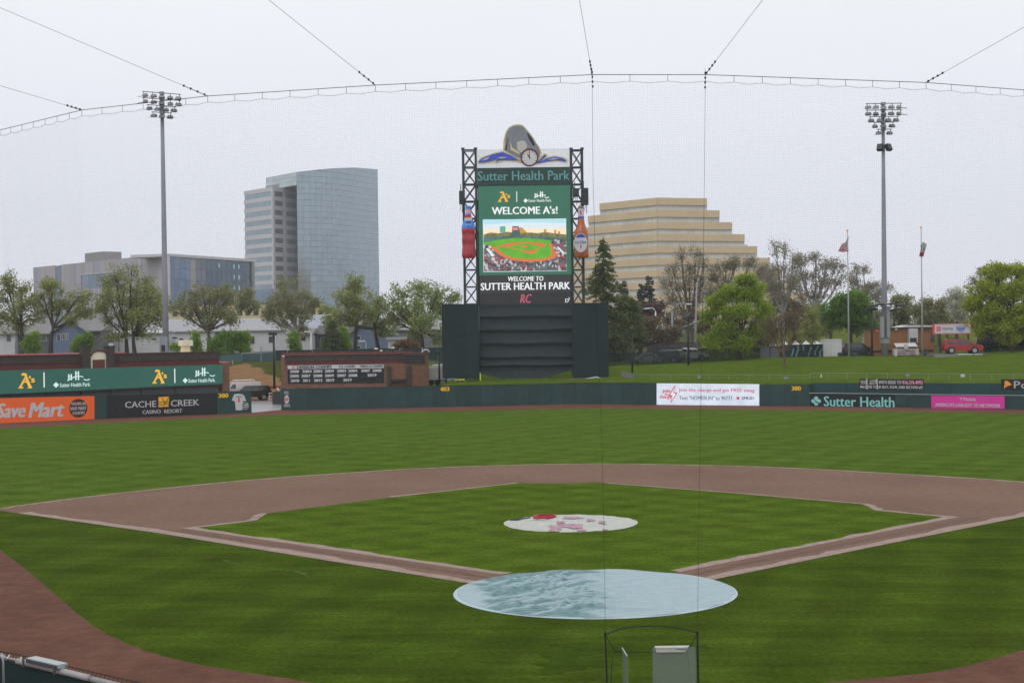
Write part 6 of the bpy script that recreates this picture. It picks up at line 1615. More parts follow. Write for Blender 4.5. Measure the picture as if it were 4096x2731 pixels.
cf = thing('state_flag', 'white flag with a red lower band, bunched round the right flagpole', 'flag', at(3690, 1024, Yf))
def cpt(s, t_):
    top, bot = at(3691, 966, Yf), at(3692, 1026, Yf)
    v = top.lerp(bot, t_); w = (at(3710, 1000, Yf).x - top.x) * (1 - .85 * t_) if s > .5 else (at(3674, 1000, Yf).x - top.x) * (.25 + .75 * t_)
    k = abs(s - .5) * 2
    v.x += w * k; v.y += .3 * math.sin(s * 16) + (.25 if s > .5 else -.25); v.z -= .3 * k * (1 - t_); return v
mbs = [MB(), MB()]
for k in range(10):
    for i in range(16): mbs[1 if k >= 8 - (1 if i < 8 else 0) else 0].add([cpt(i / 16, k / 10), cpt((i + 1) / 16, k / 10), cpt((i + 1) / 16, (k + 1) / 10), cpt(i / 16, (k + 1) / 10)], [(0, 1, 2, 3)])
part(mbs[0], 'white_field', M_FW, cf, True); part(mbs[1], 'red_band', M_FR, cf, True)
mb = MB()
for (a, b_, w_, h_) in ((3679, 986, .12, .42), (3681, 998, .16, .2), (3678, 1003, .1, .18)):
    v = at(a, b_, Yf); w_ *= .45; h_ *= .45; mb.box(v.x - w_, v.x + w_, v.y - .62, v.y - .6, v.z - h_, v.z + h_)
part(mb, 'bear_patch', M_DGREY, cf)

# ================================================================== BUILDINGS BEYOND THE PARK
def glass(name, col, rough=.12, rnd=.12, metal=.75):
    return mat(name, col, rough=rough, var=.05, sc=.15, metal=metal, rnd=rnd, spec=.6)
M_GLT = glass('tower_glass', (.315, .385, .425), rnd=.035)
M_GLW = glass('wing_glass', (.27, .345, .37), rnd=.08)
M_GLD = glass('dark_glass', (.10, .14, .18), rnd=.18)
M_GLB = glass('blue_glass', (.16, .22, .29), rnd=.14)
M_GLG = glass('pale_green_glass', (.46, .52, .51), rnd=.07)
M_GLZ = mat('pale_blind_glass', (.62, .63, .58), rough=.2, var=.06, sc=.2, spec=.5, rnd=.09)
M_MULL = mat('mullion_grey', (.25, .30, .33), rough=.4, var=.05)
M_CONC_L = mat('pale_concrete', (.64, .62, .65), rough=.7, var=.06, sc=.08)
M_CONC_T = mat('tan_concrete', (.72, .55, .345), rough=.75, var=.07, sc=.1)
M_PANEL = mat('mauve_panel', (.46, .425, .44), rough=.6, var=.04, rnd=.13)
M_PANEL2 = mat('lilac_panel', (.40, .39, .46), rough=.55, var=.04, rnd=.12)
M_GRANITE = mat('grey_stone', (.30, .29, .30), rough=.7, var=.08)

# --- stepped tan office building
Dc, Dl, Dr = 487.0, 512.0, 499.0
def atD(px, py, D): return CAM + ray(px, py) * D
c0, l0, r0 = atD(2636, 1400, Dc), atD(2353, 1400, Dl), atD(3076, 1400, Dr)
zg = 3.0
ZL, ZR = Pl(l0, c0), Pl(c0, r0)
zb_ = thing('stepped_office_building', 'tan stepped office building with bands of windows, right of the scoreboard', 'building', (c0.x, c0.y, zg))
tops = [790.6 + 48.0 * k for k in range(12)]
zt = [at(2636, y, c0.y).z for y in tops]
pitch = zt[0] - zt[1]; par = pitch * .60
glass_parts = 0
pane_me = {}
for k in range(11):
    z1 = zt[k]; z0 = z1 - par; zw = z1 - pitch
    if zw < zg - 2: break
    ul = ZL.uv(max(2400 - 47 * k, 2150), 900)[0]; ur = ZR.uv(min(2829 + 49.5 * k, 3330), 900)[0]
    # parapet band on both faces
    for P, ua, ub in ((ZL, ul, ZL.L), (ZR, 0, ur)):
        part(MB(P).box(ua, ub, -.15, .4, z0, z1), 'parapet_band', M_CONC_T, zb_)
        n_ = max(4, int((ub - ua) / 2.6))
        for i in range(n_):
            a, b_ = ua + (ub - ua) * i / n_ + .05, ua + (ub - ua) * (i + 1) / n_ - .05
            part(MB(P).box(a, b_, .35, .45, zw + .02, z0 - .02), 'pane', M_GLZ, zb_)
            glass_parts += 1
        mb = MB(P)
        for i in range(n_ + 1): a = ua + (ub - ua) * i / n_; mb.box(a - .07, a + .07, .25, .5, zw, z0)
        part(mb, 'mullion', M_CONC_L, zb_, stuff=True)
    A = ZL.w(ul + .3, 0, .6); B_ = c0 + (ZL.y + ZR.y) * .45; C_ = ZR.w(ur - .3, 0, .6)
    back = Vector((.1, 1, 0)).normalized() * 38
    mb = MB(); mb.slab([(A.x, A.y), (B_.x, B_.y), (C_.x, C_.y), (C_.x + back.x, C_.y + back.y), (A.x + back.x, A.y + back.y)], zw, z1 - .5); part(mb, 'floor_core', M_CONC_T, zb_)
mb = MB(ZR); u = ZR.uv(2985, 985)[0]; mb.box(u, u + 3.5, 6, 9, zt[4] - .4, zt[4] + .8); part(mb, 'roof_plant', M_GLG, zb_)

# --- glass tower
tw = thing('office_tower', 'tall blue glass office tower with a curved front and a banded side wing', 'building', atD(1194, 1400, 747.6) * 1.0)
ptsD = [(1194.7, 722), (1294, 728), (1393, 742), (1519, 772)]
cv_ = spline([Vector((atD(a, 1300, d).x, atD(a, 1300, d).y, 0)) for a, d in ptsD], 8)
Ls = np.concatenate([[0], np.cumsum([(b_ - a).length for a, b_ in zip(cv_[:-1], cv_[1:])])])
def alongc(s): return Vector((float(np.interp(s, Ls, [p.x for p in cv_])), float(np.interp(s, Ls, [p.y for p in cv_])), 0))
ztop = atD(1194.7, 690, 722).z
zprof = [atD(1194.7, 690, 722).z, atD(1294, 672, 728).z, atD(1393, 666, 742).z, atD(1519, 679, 772).z]
spr = [Ls[-1] * q for q in (0, .30, .61, 1.0)]
def zroof(s): return float(np.interp(s, spr, zprof))
NC, NRW = 20, 31
zs__ = np.linspace(4, max(zprof) + .5, NRW + 1)
# panes: the upper ones singly, the rest as one part
V, F = [], []; cnt = 0
mid_pts = [alongc(Ls[-1] * i / NC) for i in range(NC + 1)]
for r_ in range(NRW - 1, -1, -1):
    for c_ in range(NC):
        a, b_ = mid_pts[c_], mid_pts[c_ + 1]; d = (b_ - a).normalized(); nrm = Vector((d.y, -d.x, 0)) * random.uniform(.0, .03)
        a2, b2 = a + d * .035 + nrm, b_ - d * .035 + nrm
        z0, z1 = zs__[r_] + .055, zs__[r_ + 1] - .055
        za, zb2 = zroof(Ls[-1] * c_ / NC), zroof(Ls[-1] * (c_ + 1) / NC)
        if min(za, zb2) < z0 + .3: continue
        q = [(a2.x, a2.y, z0), (b2.x, b2.y, z0), (b2.x, b2.y, min(z1, zb2)), (a2.x, a2.y, min(z1, za))]
        if cnt < 300: part(MB().add(q, [(0, 1, 2, 3)]), 'pane', M_GLT, tw)
        else:
            n0 = len(V); V += q; F.append([n0, n0 + 1, n0 + 2, n0 + 3])
        cnt += 1
fast('lower_panes', V, F, mat('lower_tower_glass', (.31, .38, .42), rough=.12, var=.05, sc=.15, metal=.75, island=.07), tw, stuff=True)
bk1, bk2 = atD(1513, 1300, 802), atD(1080, 1300, 800)
edge_l = atD(1072, 1300, 748)
PW2 = Pl(edge_l, mid_pts[0])
sh = [(p.x + .0, p.y + .25) for p in mid_pts] + [(bk1.x, bk1.y), (bk2.x, bk2.y), (edge_l.x, edge_l.y)]
_lo = sh[:NC + 1] + [(bk1.x, bk1.y), (bk2.x + 14, bk2.y), tuple(atD(1196.5, 1300, 748))[:2]]
part(MB().slab(_lo, 2, PW2.uv(1130, 750)[1] - .31), 'lower_frame', M_CONC_L, tw)  # pale so that its hidden side wall reflects light into the recess
_mb = MB(); _k = len(sh); _zl = PW2.uv(1130, 750)[1] - .3; _zt = [zroof(Ls[-1] * i / NC) + .15 for i in range(NC + 1)] + [zprof[-1], ztop, ztop + .15]
_mb.add([(p[0], p[1], _zl) for p in sh] + [(p[0], p[1], z) for p, z in zip(sh, _zt)], [list(range(_k, 2 * _k))] + [[i, (i + 1) % _k, (i + 1) % _k + _k, i + _k] for i in range(_k)])
part(_mb, 'frame', M_MULL, tw)
zl0 = PW2.uv(1130, 750)[1]
n_ = 9
for i in range(n_):
    for j in range(3):
        u0, u1 = PW2.L * i / n_ + .05, PW2.L * (i + 1) / n_ - .05; z0 = zl0 + (ztop - zl0) * j / 3 + .05; z1 = zl0 + (ztop - zl0) * (j + 1) / 3 - .05
        if not (i < 4 and j < 1): part(MB(PW2).box(u0, u1, -.05, .02, z0, z1), 'pane', M_GLG, tw)
part(MB(PW2).box(-.3, PW2.L * .44, -.08, .05, zl0 - .3, zl0 + (ztop - zl0) / 3), 'plant_screen', mat('mauve_grey_panel', (.30, .28, .30)), tw)
# wing: three faces stepping back
wa, wb, wc_, wd, we = atD(983, 1300, 747), atD(1096, 1300, 725), atD(1102, 1300, 725.5), atD(1142, 1300, 733), atD(1196, 1300, 746)
W1, W2, W3 = Pl(wa, wb), Pl(wc_, wd), Pl(wd, we)
zw1 = W1.uv(1040, 755)[1]
fl_h = 37.1 * 727 / FPX
for P, m_wall, m_g, inset, span, seg_n in ((W1, M_CONC_L, M_GLW, 0, (.01, .965), 9), (W2, mat('shade_toned_concrete', (.50, .495, .525), rough=.7, var=.06), mat('side_glass', (.13, .16, .185), rough=.3, var=.1, rnd=.12), 0, (.1, .9), 3), (W3, mat('grey_side_concrete', (.52, .55, .58), rough=.7, var=.06), mat('recess_glass', (.27, .32, .35), rough=.3, var=.1, rnd=.12), 0, (.15, .98), 4)):  # second face: darker copy of the concrete, its shade put into the colour
    k = 0; z1 = zw1
    while z1 > 6:
        # solid band, then a strip of glass
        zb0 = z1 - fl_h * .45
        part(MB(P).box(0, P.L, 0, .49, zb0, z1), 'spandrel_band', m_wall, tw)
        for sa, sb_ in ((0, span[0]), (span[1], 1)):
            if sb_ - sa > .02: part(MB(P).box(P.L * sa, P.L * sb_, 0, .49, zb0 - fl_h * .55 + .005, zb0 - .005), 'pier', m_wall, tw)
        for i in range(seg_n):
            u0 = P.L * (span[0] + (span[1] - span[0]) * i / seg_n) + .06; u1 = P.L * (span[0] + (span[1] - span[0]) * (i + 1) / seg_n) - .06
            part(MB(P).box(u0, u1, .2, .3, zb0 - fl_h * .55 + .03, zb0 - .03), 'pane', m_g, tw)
        z1 -= fl_h
part(MB().slab([tuple(p)[:2] for p in (W1.w(.1, 0, .5), W1.w(W1.L - .3, 0, .5), W2.w(.5, 0, .5), W3.w(0, 0, .6), W3.w(W3.L - .2, 0, .5), atD(1182, 1300, 772), atD(1000, 1300, 775))], 2, zw1 - .3), 'wing_core', M_CONC_L, tw)
# base strip of darker glass
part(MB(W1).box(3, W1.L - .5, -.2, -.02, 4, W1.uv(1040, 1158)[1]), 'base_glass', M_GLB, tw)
# --- grey panelled office
ga, gb, gc = atD(133, 1300, 645), atD(676, 1300, 546), atD(1018, 1300, 598)
G1, G2 = Pl(ga, gb), Pl(gb, gc)
ob = thing('panelled_office', 'long grey office building clad in upright panels with a dark glass end, far left', 'building', (gb.x, gb.y, 3))
zt1 = G1.uv(600, 1022)[1]
def gpanel(x0, x1, y0, y1, n, rows, y=0.0, m=None):
    u0, u1 = G1.uv(x0, 1100)[0], G1.uv(x1, 1100)[0]; z1 = zt1 if y0 is None else G1.uv((x0 + x1) / 2, y0)[1]; z0 = 3 if y1 is None else G1.uv((x0 + x1) / 2, y1)[1]
    for i in range(n):
        for j in range(rows):
            mm = m or (M_PANEL if random.random() < .62 else M_PANEL2)
            a, b_ = u0 + (u1 - u0) * i / n, u0 + (u1 - u0) * (i + 1) / n
            part(MB(G1).box(a + .04, b_ - .04, y, y + .3, z0 + (z1 - z0) * j / rows + .04, z0 + (z1 - z0) * (j + 1) / rows - .04), 'wall_panel', mm, ob)
gpanel(133, 220, None, None, 8, 4)
gpanel(246, 324, None, None, 8, 4)
gpanel(324, 518, None, 1090, 20, 1)
gpanel(324, 518, 1149, None, 20, 2)
gpanel(518, 674, None, None, 17, 4)
_b = (G1.y + G2.y) * .25
part(MB().slab([tuple(p)[:2] for p in (G1.w(.1, 0, .35), gb + _b, G2.w(G2.L - .1, 0, .4), G2.w(G2.L - 2, 0, 26), G1.w(4, 0, 30))], 3, zt1 - 1.1), 'core', M_GRANITE, ob)
part(MB(G1).box(G1.uv(221, 1100)[0], G1.uv(245, 1100)[0], .05, .3, 3, zt1 - .3), 'recess', M_GLD, ob)
bx_ = G1.box(324, 1090, 518, 1149, off=.2)
for i in range(6):
    u0 = bx_[0] + (bx_[1] - bx_[0]) * i / 6
    part(MB(G1).box(u0 + .08, bx_[0] + (bx_[1] - bx_[0]) * (i + 1) / 6 - .08, .2, .3, bx_[2], bx_[3] - .3), 'pane', M_GLB, ob)
mb = MB(G1); mb.box(bx_[0] - .2, bx_[1] + .2, -.3, .3, bx_[3] - .25, bx_[3]); mb.box(bx_[1] - .1, bx_[1] + .3, -.3, .3, bx_[2], bx_[3] - .26); part(mb, 'window_surround', M_CONC_L, ob)
pq = G1.box(358, 1022, 430, 1042, off=8); part(MB(G1).box(pq[0], pq[1], 6, 14, zt1 - .04, pq[3] + 1.2), 'roof_plant', M_GRANITE, ob)
zt2 = G2.uv(690, 1016)[1]
part(MB(G2).box(-.6, G2.L, -.6, 16, zt2 - 1.0, zt2), 'roof_edge', M_CONC_L, ob)
part(MB(G2).box(-.55, .35, -.6, .4, 3, zt2 - 1.01), 'corner_fin', M_CONC_L, ob)
part(MB(G2).box(G2.L - 1.9, G2.L - .05, -.5, .6, 3, zt2 - 1.01), 'end_fin', M_GRANITE, ob)
part(MB(G2).box(.36, G2.L - 1.9, .22, .38, 3, zt2 - 1.01), 'glass_core', M_MULL, ob)
ngx, ngz = 16, 8
E_WIN = emis('lit_window', S(150, 190, 196), .8)
for i in range(ngx):
    for j in range(ngz):
        u0 = .4 + (G2.L - 2.4) * i / ngx; u1 = .4 + (G2.L - 2.4) * (i + 1) / ngx; z0 = 3 + (zt2 - 4.1) * j / ngz; z1 = 3 + (zt2 - 4.1) * (j + 1) / ngz
        mm = M_GLB if i < 4 else (M_PANEL if i == 4 else (glass('mid_glass', (.16, .18, .21)) if (i, j) == (5, 0) else (bpy.data.materials['mid_glass'] if i < 7 else M_GLD)))
        part(MB(G2).box(u0 + .07, u1 - .07, .1, .2, z0 + .08, z1 - .08), 'pane', mm, ob)
        if i in (9, 12, 13) and j in (2, 4, 5, 6, 7) and random.random() < .85:
            a = (u0 + u1) / 2; part(MB(G2).box(a - .35, a + .35, .02, .09, z0 + 1.2, z1 - 1.3), 'lit_window', E_WIN, ob)
# --- yellow parking building
YP = 385.0; P = Pl(YP); b_ = P.box(683, 1217, 1300, 1290)
pk = thing('parking_building', 'low pale yellow parking building with square openings, in front of the glass tower', 'building', P.w((b_[0] + b_[1]) / 2, 3))
M_YELW = mat('pale_yellow_render', (.62, .52, .30), rough=.75, var=.07)
zt_, zo1, zo0 = P.uv(1000, 1219)[1], P.uv(1000, 1242)[1], P.uv(1000, 1262)[1]
part(MB(P).box(b_[0], b_[1], 0, .5, zo1, zt_), 'upper_band', M_YELW, pk)
part(MB(P).box(b_[0], b_[1], 0, .5, 2, zo0), 'lower_band', M_YELW, pk)
part(MB(P).box(b_[0], b_[1], .51, 20, 2, zt_ - .8), 'core', M_DGREY, pk)  # dark colour stands in for the shade inside the openings
n_ = 19
for i in range(n_ + 1): u = b_[0] + (b_[1] - b_[0]) * i / n_; part(MB(P).box(u - .42, u + .42, .0, .48, zo0 + .005, zo1 - .005), 'pier', M_YELW, pk)
for i in range(n_): u = b_[0] + (b_[1] - b_[0]) * (i + .5) / n_; part(MB(P).box(u - .5, u + .5, -.03, -.001, zo1 + .5, zo1 + .9), 'panel_joint', M_CONC_T, pk)
# --- low sheds and houses along the street
M_METR = mat('metal_roof', (.36, .36, .39), rough=.5, var=.08, sc=.3, stretch=(6, 1, 1), metal=.2)
M_SHED = mat('white_shed', (.62, .62, .64), rough=.6, var=.07)
M_SHEDG = mat('grey_siding', (.20, .205, .225), rough=.7, var=.1)
M_HBLUE = mat('blue_siding', (.17, .22, .34), rough=.7, var=.08)
M_HGREY = mat('slate_siding', (.15, .155, .18), rough=.7, var=.1)
M_SHING = mat('grey_shingle', (.24, .235, .24), rough=.85, var=.12)
M_WTRIM = mat('white_trim', (.62, .62, .63))
def shed(name, label, Y, x0, x1, yr, ye, yb, depth, wall, roof, wins=(), gable=False, group='houses and sheds beyond the park', doors=(), cat='house'):
    """a long roof facing us (or a gable facing us) over a wall"""
    P = Pl(Y); u0, u1 = P.uv(x0, ye)[0], P.uv(x1, ye)[0]; zr, ze, zb = P.uv((x0 + x1) / 2, yr)[1], P.uv((x0 + x1) / 2, ye)[1], P.uv((x0 + x1) / 2, yb)[1] - 2
    t = thing(name, label, cat, P.w((u0 + u1) / 2, zb), group)
    if gable:
        um = (u0 + u1) / 2 if gable is True else P.uv(gable, ye)[0]
        part(MB(P).prism([(u0, zb), (u1, zb), (u1, ze), (um, zr), (u0, ze)], 0, depth), 'wall', wall, t)
        for a, c_ in (((u0 - .5, ze - .35 * (zr - ze) * .3), (um, zr)), ((um, zr), (u1 + .5, ze - .35 * (zr - ze) * .3))):
            part(MB(P).prism([(a[0], a[1] + .03), (c_[0], c_[1] + .03), (c_[0], c_[1] + .3), (a[0], a[1] + .3)], -.6, depth + .4), 'roof', roof, t)
    else:
        part(MB(P).box(u0, u1, 0, depth, zb, ze - .02), 'wall', wall, t)
        mb = MB(P); mb.add([(u0 - .4, -.6, ze), (u1 + .4, -.6, ze), (u1 + .4, depth * .5, zr), (u0 - .4, depth * .5, zr), (u0 - .4, depth + .4, ze), (u1 + .4, depth + .4, ze), (u0 - .4, -.6, ze - .2), (u1 + .4, -.6, ze - .2)], [(0, 1, 2, 3), (3, 2, 5, 4), (6, 7, 1, 0), (0, 3, 4), (1, 5, 2)]); part(mb, 'roof', roof, t)
    for w_ in wins:
        b_ = P.box(*w_, off=-.05); f = part(MB(P).box(b_[0] - .1, b_[1] + .1, -.08, -.002, b_[2] - .1, b_[3] + .1), 'window', M_WTRIM, t)
        part(MB(P).box(b_[0], b_[1], -.1, -.081, b_[2], b_[3]), 'pane', M_CGL, f)
    for w_ in doors:
        b_ = P.box(*w_, off=-.05); part(MB(P).box(b_[0], b_[1], -.09, -.002, b_[2], b_[3]), 'door', M_DGREY, t)
    return t, P
shed('long_shed', 'long low shed with a pale metal roof behind the left trees', 262, 560, 1235, 1272, 1322, 1405, 26, M_SHED, M_METR, wins=[(1000, 1345, 1018, 1375), (1075, 1345, 1095, 1370)], doors=[(860, 1330, 985, 1400), (585, 1368, 606, 1400)], cat='shed')
shed('long_shed', 'long grey shed with a light metal roof just left of the backdrop', 270, 1330, 1790, 1270, 1318, 1405, 22, M_SHEDG, M_METR, wins=[(1470, 1372, 1500, 1388), (1560, 1372, 1580, 1388)], doors=[(1600, 1350, 1660, 1402)], cat='shed')
shed('metal_roofed_shed', 'shed with a high pale blue-grey metal roof behind the small conifer', 256, 1190, 1330, 1258, 1316, 1405, 18, M_SHEDG, mat('blue_grey_metal', (.33, .36, .43), rough=.45, var=.06), cat='shed')
shed('white_shed', 'plain white shed between the blue house and the left floodlight tower', 238, 366, 652, 1322, 1331, 1406, 10, M_SHED, M_SHED, doors=[(436, 1368, 448, 1400)], cat='shed')
shed('small_house', 'blue gabled house behind the left sycamores', 228, 212, 343, 1285, 1330, 1406, 10, M_HBLUE, M_SHING, gable=283, wins=[(228, 1337, 240, 1363), (252, 1336, 259, 1357), (268, 1334, 272, 1358)])
shed('small_house', 'blue-grey porch house with a grey roof, right next to the blue gabled house', 229.5, 318, 402, 1296, 1322, 1406, 9, M_HGREY, M_SHING, wins=[(294, 1343, 307, 1357), (325, 1338, 332, 1370)])
shed('small_house', 'grey and white house at the far left edge of the street', 230, -120, 58, 1292, 1334, 1406, 10, M_SHED, M_SHING, wins=[(27, 1338, 44, 1365), (-40, 1340, -20, 1365)])
shed('small_house', 'slate grey house half hidden behind the leftmost tree', 232, 58, 205, 1296, 1334, 1406, 10, M_HGREY, M_SHING, wins=[(160, 1338, 185, 1362), (120, 1340, 135, 1360)])
shed('small_house', 'blue gabled house behind the brick service building', 236, 1395, 1570, 1285, 1340, 1406, 10, M_HBLUE, M_SHING, gable=1468, wins=[(1428, 1344, 1441, 1359), (1426, 1384, 1442, 1394)])
shed('small_house', 'grey house with a wide dark roof between the small conifer and the blue gable', 240, 1270, 1440, 1300, 1335, 1406, 10, M_HGREY, mat('dark_shingle', (.12, .12, .125), rough=.85, var=.12), wins=[(1285, 1350, 1300, 1380), (1210, 1350, 1222, 1380)])
shed('white_shed', 'white-walled shed low behind the reddish shrubs left of the backdrop', 215, 1552, 1618, 1348, 1354, 1406, 6, M_SHED, M_METR, cat='shed')
shed('white_house', 'white two-level house between the two left street trees', 234, 1150, 1245, 1312, 1335, 1406, 9, M_SHED, M_SHING, wins=[(1165, 1350, 1178, 1375), (1205, 1345, 1222, 1362)])

# ================================================================== TREES
M_BARK = mat('grey_brown_bark', (.105, .085, .068), rough=.9, var=.25, sc=1.5)
M_BARKD = mat('dark_bark', (.055, .045, .036), rough=.9, var=.25, sc=1.5)
M_BARKP = mat('pale_bark', (.30, .285, .26), rough=.9, var=.3, sc=1.0)
M_BARKR = mat('red_brown_bark', (.16, .095, .065), rough=.9, var=.25, sc=1.5)
def leaf(name, c, isl=.35): return mat(name, c, rough=.55, var=.18, sc=.4, spec=.25, island=isl, trans=.48)
M_L = dict(olive=leaf('olive_leaf', (0.330, 0.361, 0.106)), olive2=leaf('grey_olive_leaf', (0.312, 0.320, 0.140)), lime=leaf('lime_leaf', (0.299, 0.403, 0.030)), lime2=leaf('yellow_green_leaf', (0.364, 0.430, 0.033)), mid=leaf('mid_green_leaf', (0.169, 0.299, 0.049)), soft=leaf('soft_green_leaf', (0.319, 0.389, 0.114)),
           fir=leaf('fir_needle', (0.137, 0.181, 0.060)), dark=leaf('dark_needle', (0.052, 0.075, 0.052)), bud=leaf('grey_bud', (0.379, 0.349, 0.249)), bud2=leaf('brown_bud', (0.196, 0.152, 0.090)), blossom=leaf('white_blossom', (0.580, 0.594, 0.478)), rust=leaf('rust_leaf', (0.217, 0.123, 0.058)), fresh=leaf('fresh_green_leaf', (0.244, 0.385, 0.045)))
def bez(a, b, c, n): return [(1 - t) ** 2 * a + 2 * t * (1 - t) * b + t * t * c for t in np.linspace(0, 1, n)]
def quads(C, size, n3=None, flat=0.0, aspect=.62):
    N = len(C); a = rng.normal(size=(N, 3)); a[:, 2] *= (1 - flat); a /= np.linalg.norm(a, axis=1, keepdims=True)
    h = rng.normal(size=(N, 3)); b = np.cross(a, h); b /= np.linalg.norm(b, axis=1, keepdims=True)
    s = size * rng.uniform(.6, 1.3, (N, 1)); a = a * s; b = b * s * aspect
    V = np.stack([C - a, C - b * 1.0 + a * .1, C + a, C + b + a * .1], 1).reshape(-1, 3)
    F = np.arange(4 * N).reshape(N, 4); return V, F
def tree(name, label, Y, base, lobes, lm, bark=None, n=4200, ls=.26, clump=.75, tr=.32, group=None, twigs=0, nclump=None, fork=.45, shell=.55, dj=.5, gap=0.0, cat='tree', twig_r=.022, spray=1.6, two=None, bare_tw=None, zs=0.6, tilt=0):
    bark = bark or M_BARK
    if name in ('sycamore_tree', 'street_tree') and group == GL:
        lobes = [(a, b_ + 4, rx * 1.36, ry * 1.36) for a, b_, rx, ry in lobes]; n = int(n * .72); gap += .15; clump *= .95; twigs = max(twigs, 2); dj = .9; ls *= .95
    B = np.array(at(base[0], base[1], Y)); B[1] = Y
    gz = Hz(B[0], Y); B[2] = min(B[2], gz + .1) if Y < 170 else B[2]
    mpp = (Y - CAM.y) / FPX
    t = thing(name, label, cat, tuple(B), group)
    LC, LR = [], []
    for (px, py, rx, ry) in lobes:
        c = np.array(at(px, py, Y)); c[1] = Y + rng.uniform(-dj, dj) * rx * mpp
        LC.append(c); LR.append(np.array([rx * mpp, rx * mpp * .9, ry * mpp]))
    LC, LR = np.array(LC), np.array(LR)
    area = (LR[:, 0] * LR[:, 2]); w = area / area.sum()
    nclump = nclump or max(24, int(area.sum() * 2.2 / clump ** 2))
    CL, own = [], []
    for i, (c, r_) in enumerate(zip(LC, LR)):
        k = max(3, int(round(nclump * w[i])))
        d = rng.normal(size=(k, 3)); d /= np.linalg.norm(d, axis=1, keepdims=True)
        d *= (rng.uniform(0, 1, (k, 1)) ** shell)
        CL.append(c + d * r_ * .97); own += [i] * k
    CL = np.concatenate(CL); own = np.array(own)
    if gap: keep = rng.uniform(size=len(CL)) > gap; CL, own = CL[keep], own[keep]
    # wood
    S0, S1, R0, R1 = [], [], [], []
    low = LC[:, 2].min() - LR[:, 2].mean() * .3; top = (LC[:, 2] + LR[:, 2]).max()
    bases = [B] + ([np.array(at(two[0], two[1], Y))] if two else [])
    def poly_(pts, ra, rb):
        k = len(pts) - 1
        for i in range(k):
            S0.append(pts[i]); S1.append(pts[i + 1] + (pts[i + 1] - pts[i]) * .06); R0.append(ra + (rb - ra) * i / k); R1.append(ra + (rb - ra) * (i + 1) / k)
    forks = []
    for bi, b0 in enumerate(bases):
        fz = b0[2] + max(1.2, (low - b0[2]) * .75 + fork * (LC[:, 2].mean() - low))
        fk = np.array([b0[0] + (LC[:, 0].mean() - b0[0]) * .3 + tilt + rng.uniform(-.3, .3), Y + rng.uniform(-.3, .3), fz])
        poly_(bez(b0 - np.array([0, 0, .8]), (b0 + fk) / 2 + np.array([rng.uniform(-.3, .3), 0, 0]), fk, 6), tr * 1.25, tr * .72); forks.append(fk)
    for i, c in enumerate(LC):
        fk = min(forks, key=lambda q: abs(q[0] - c[0]))
        tgt = c + np.array([0, 0, LR[i][2] * .25]); m_ = (fk + tgt) / 2 + np.array([(c[0] - fk[0]) * .18, 0, -abs(c[0] - fk[0]) * .12]) + rng.normal(size=3) * .35
        lp = bez(fk, m_, tgt, 7); poly_(lp, tr * .62, tr * .16)
        mine = CL[own == i]
        for q in mine:
            j = rng.integers(2, 7); a = lp[j]
            poly_(bez(a, (a + q) / 2 + rng.normal(size=3) * .25 + np.array([0, 0, -.12]), q, 4), tr * .16 + .01, twig_r)
            for _ in range(twigs):
                d = rng.normal(size=3); d[2] = abs(d[2]) * zs + .15; d /= np.linalg.norm(d); e = q + d * clump * spray * rng.uniform(.5, 1.1)
                S0.append(q); S1.append(e); R0.append(twig_r); R1.append(twig_r * .5)
                f_ = q + (e - q) * .5; d2 = rng.normal(size=3); d2 /= np.linalg.norm(d2); S0.append(f_); S1.append(f_ + d2 * clump * .7); R0.append(twig_r * .7); R1.append(twig_r * .4)
    V, F = segs(np.array(S0), np.array(S1), np.array(R0), np.array(R1), 5 if twigs < 2 else 4)
    fast('trunk', V, F, bark, t)
    if n:
        n = int(n * 2.0); ls = ls * .80
        per = rng.multinomial(n, np.ones(len(CL)) / len(CL))
        C = np.repeat(CL, per, 0) + rng.normal(size=(per.sum(), 3)) * clump * np.array([.68, .68, .56])
        V, F = quads(C, ls); fast('crown', V, F, lm, t)
    return t
def conifer(name, label, Y, base, top, half, lm, n=5200, ls=.2, droop=.25, group=None, tr=.3, ragged=.3, levels=26, cat='tree', power=.9, start=.06):
    B = np.array(at(base[0], base[1], Y)); B[1] = Y; T_ = np.array(at(top[0], top[1], Y)); T_[1] = Y
    mpp = (Y - CAM.y) / FPX; Rm = half * mpp; h = T_[2] - B[2]
    t = thing(name, label, cat, tuple(B), group)
    S0, S1, R0, R1, C = [B - np.array([0, 0, 2.])], [T_], [tr], [.03], []
    for k in range(levels):
        f = start + (1 - start) * (k + rng.uniform(-.3, .3)) / levels; f = min(max(f, .02), .99)
        p = B + (T_ - B) * f; rr = Rm * (1 - f) ** power
        for j in range(rng.integers(5, 9)):
            a = rng.uniform(0, 2 * math.pi); L_ = rr * rng.uniform(1 - ragged, 1.0 + ragged * .4) + .12
            e = p + np.array([math.cos(a) * L_, math.sin(a) * L_, -droop * L_ + .15 * rng.normal()])
            S0.append(p); S1.append(e); R0.append(.05 + .02 * rr); R1.append(.012)
            m_ = max(2, int(n * L_ / (levels * 7 * Rm * .62)))
            s = rng.uniform(.18, 1.0, m_) ** .75
            q = p + (e - p) * s[:, None]; wv = (.09 + .17 * L_ * (1 - s * .75))[:, None]
            C.append(q + rng.normal(size=(m_, 3)) * wv * np.array([1, 1, .45]) - np.array([0, 0, .1]) * wv)
    V, F = segs(np.array(S0), np.array(S1), np.array(R0), np.array(R1), 5); fast('trunk', V, F, M_BARKD, t)
    V, F = quads(np.concatenate(C), ls, flat=.3, aspect=.45); fast('crown', V, F, lm, t); return t

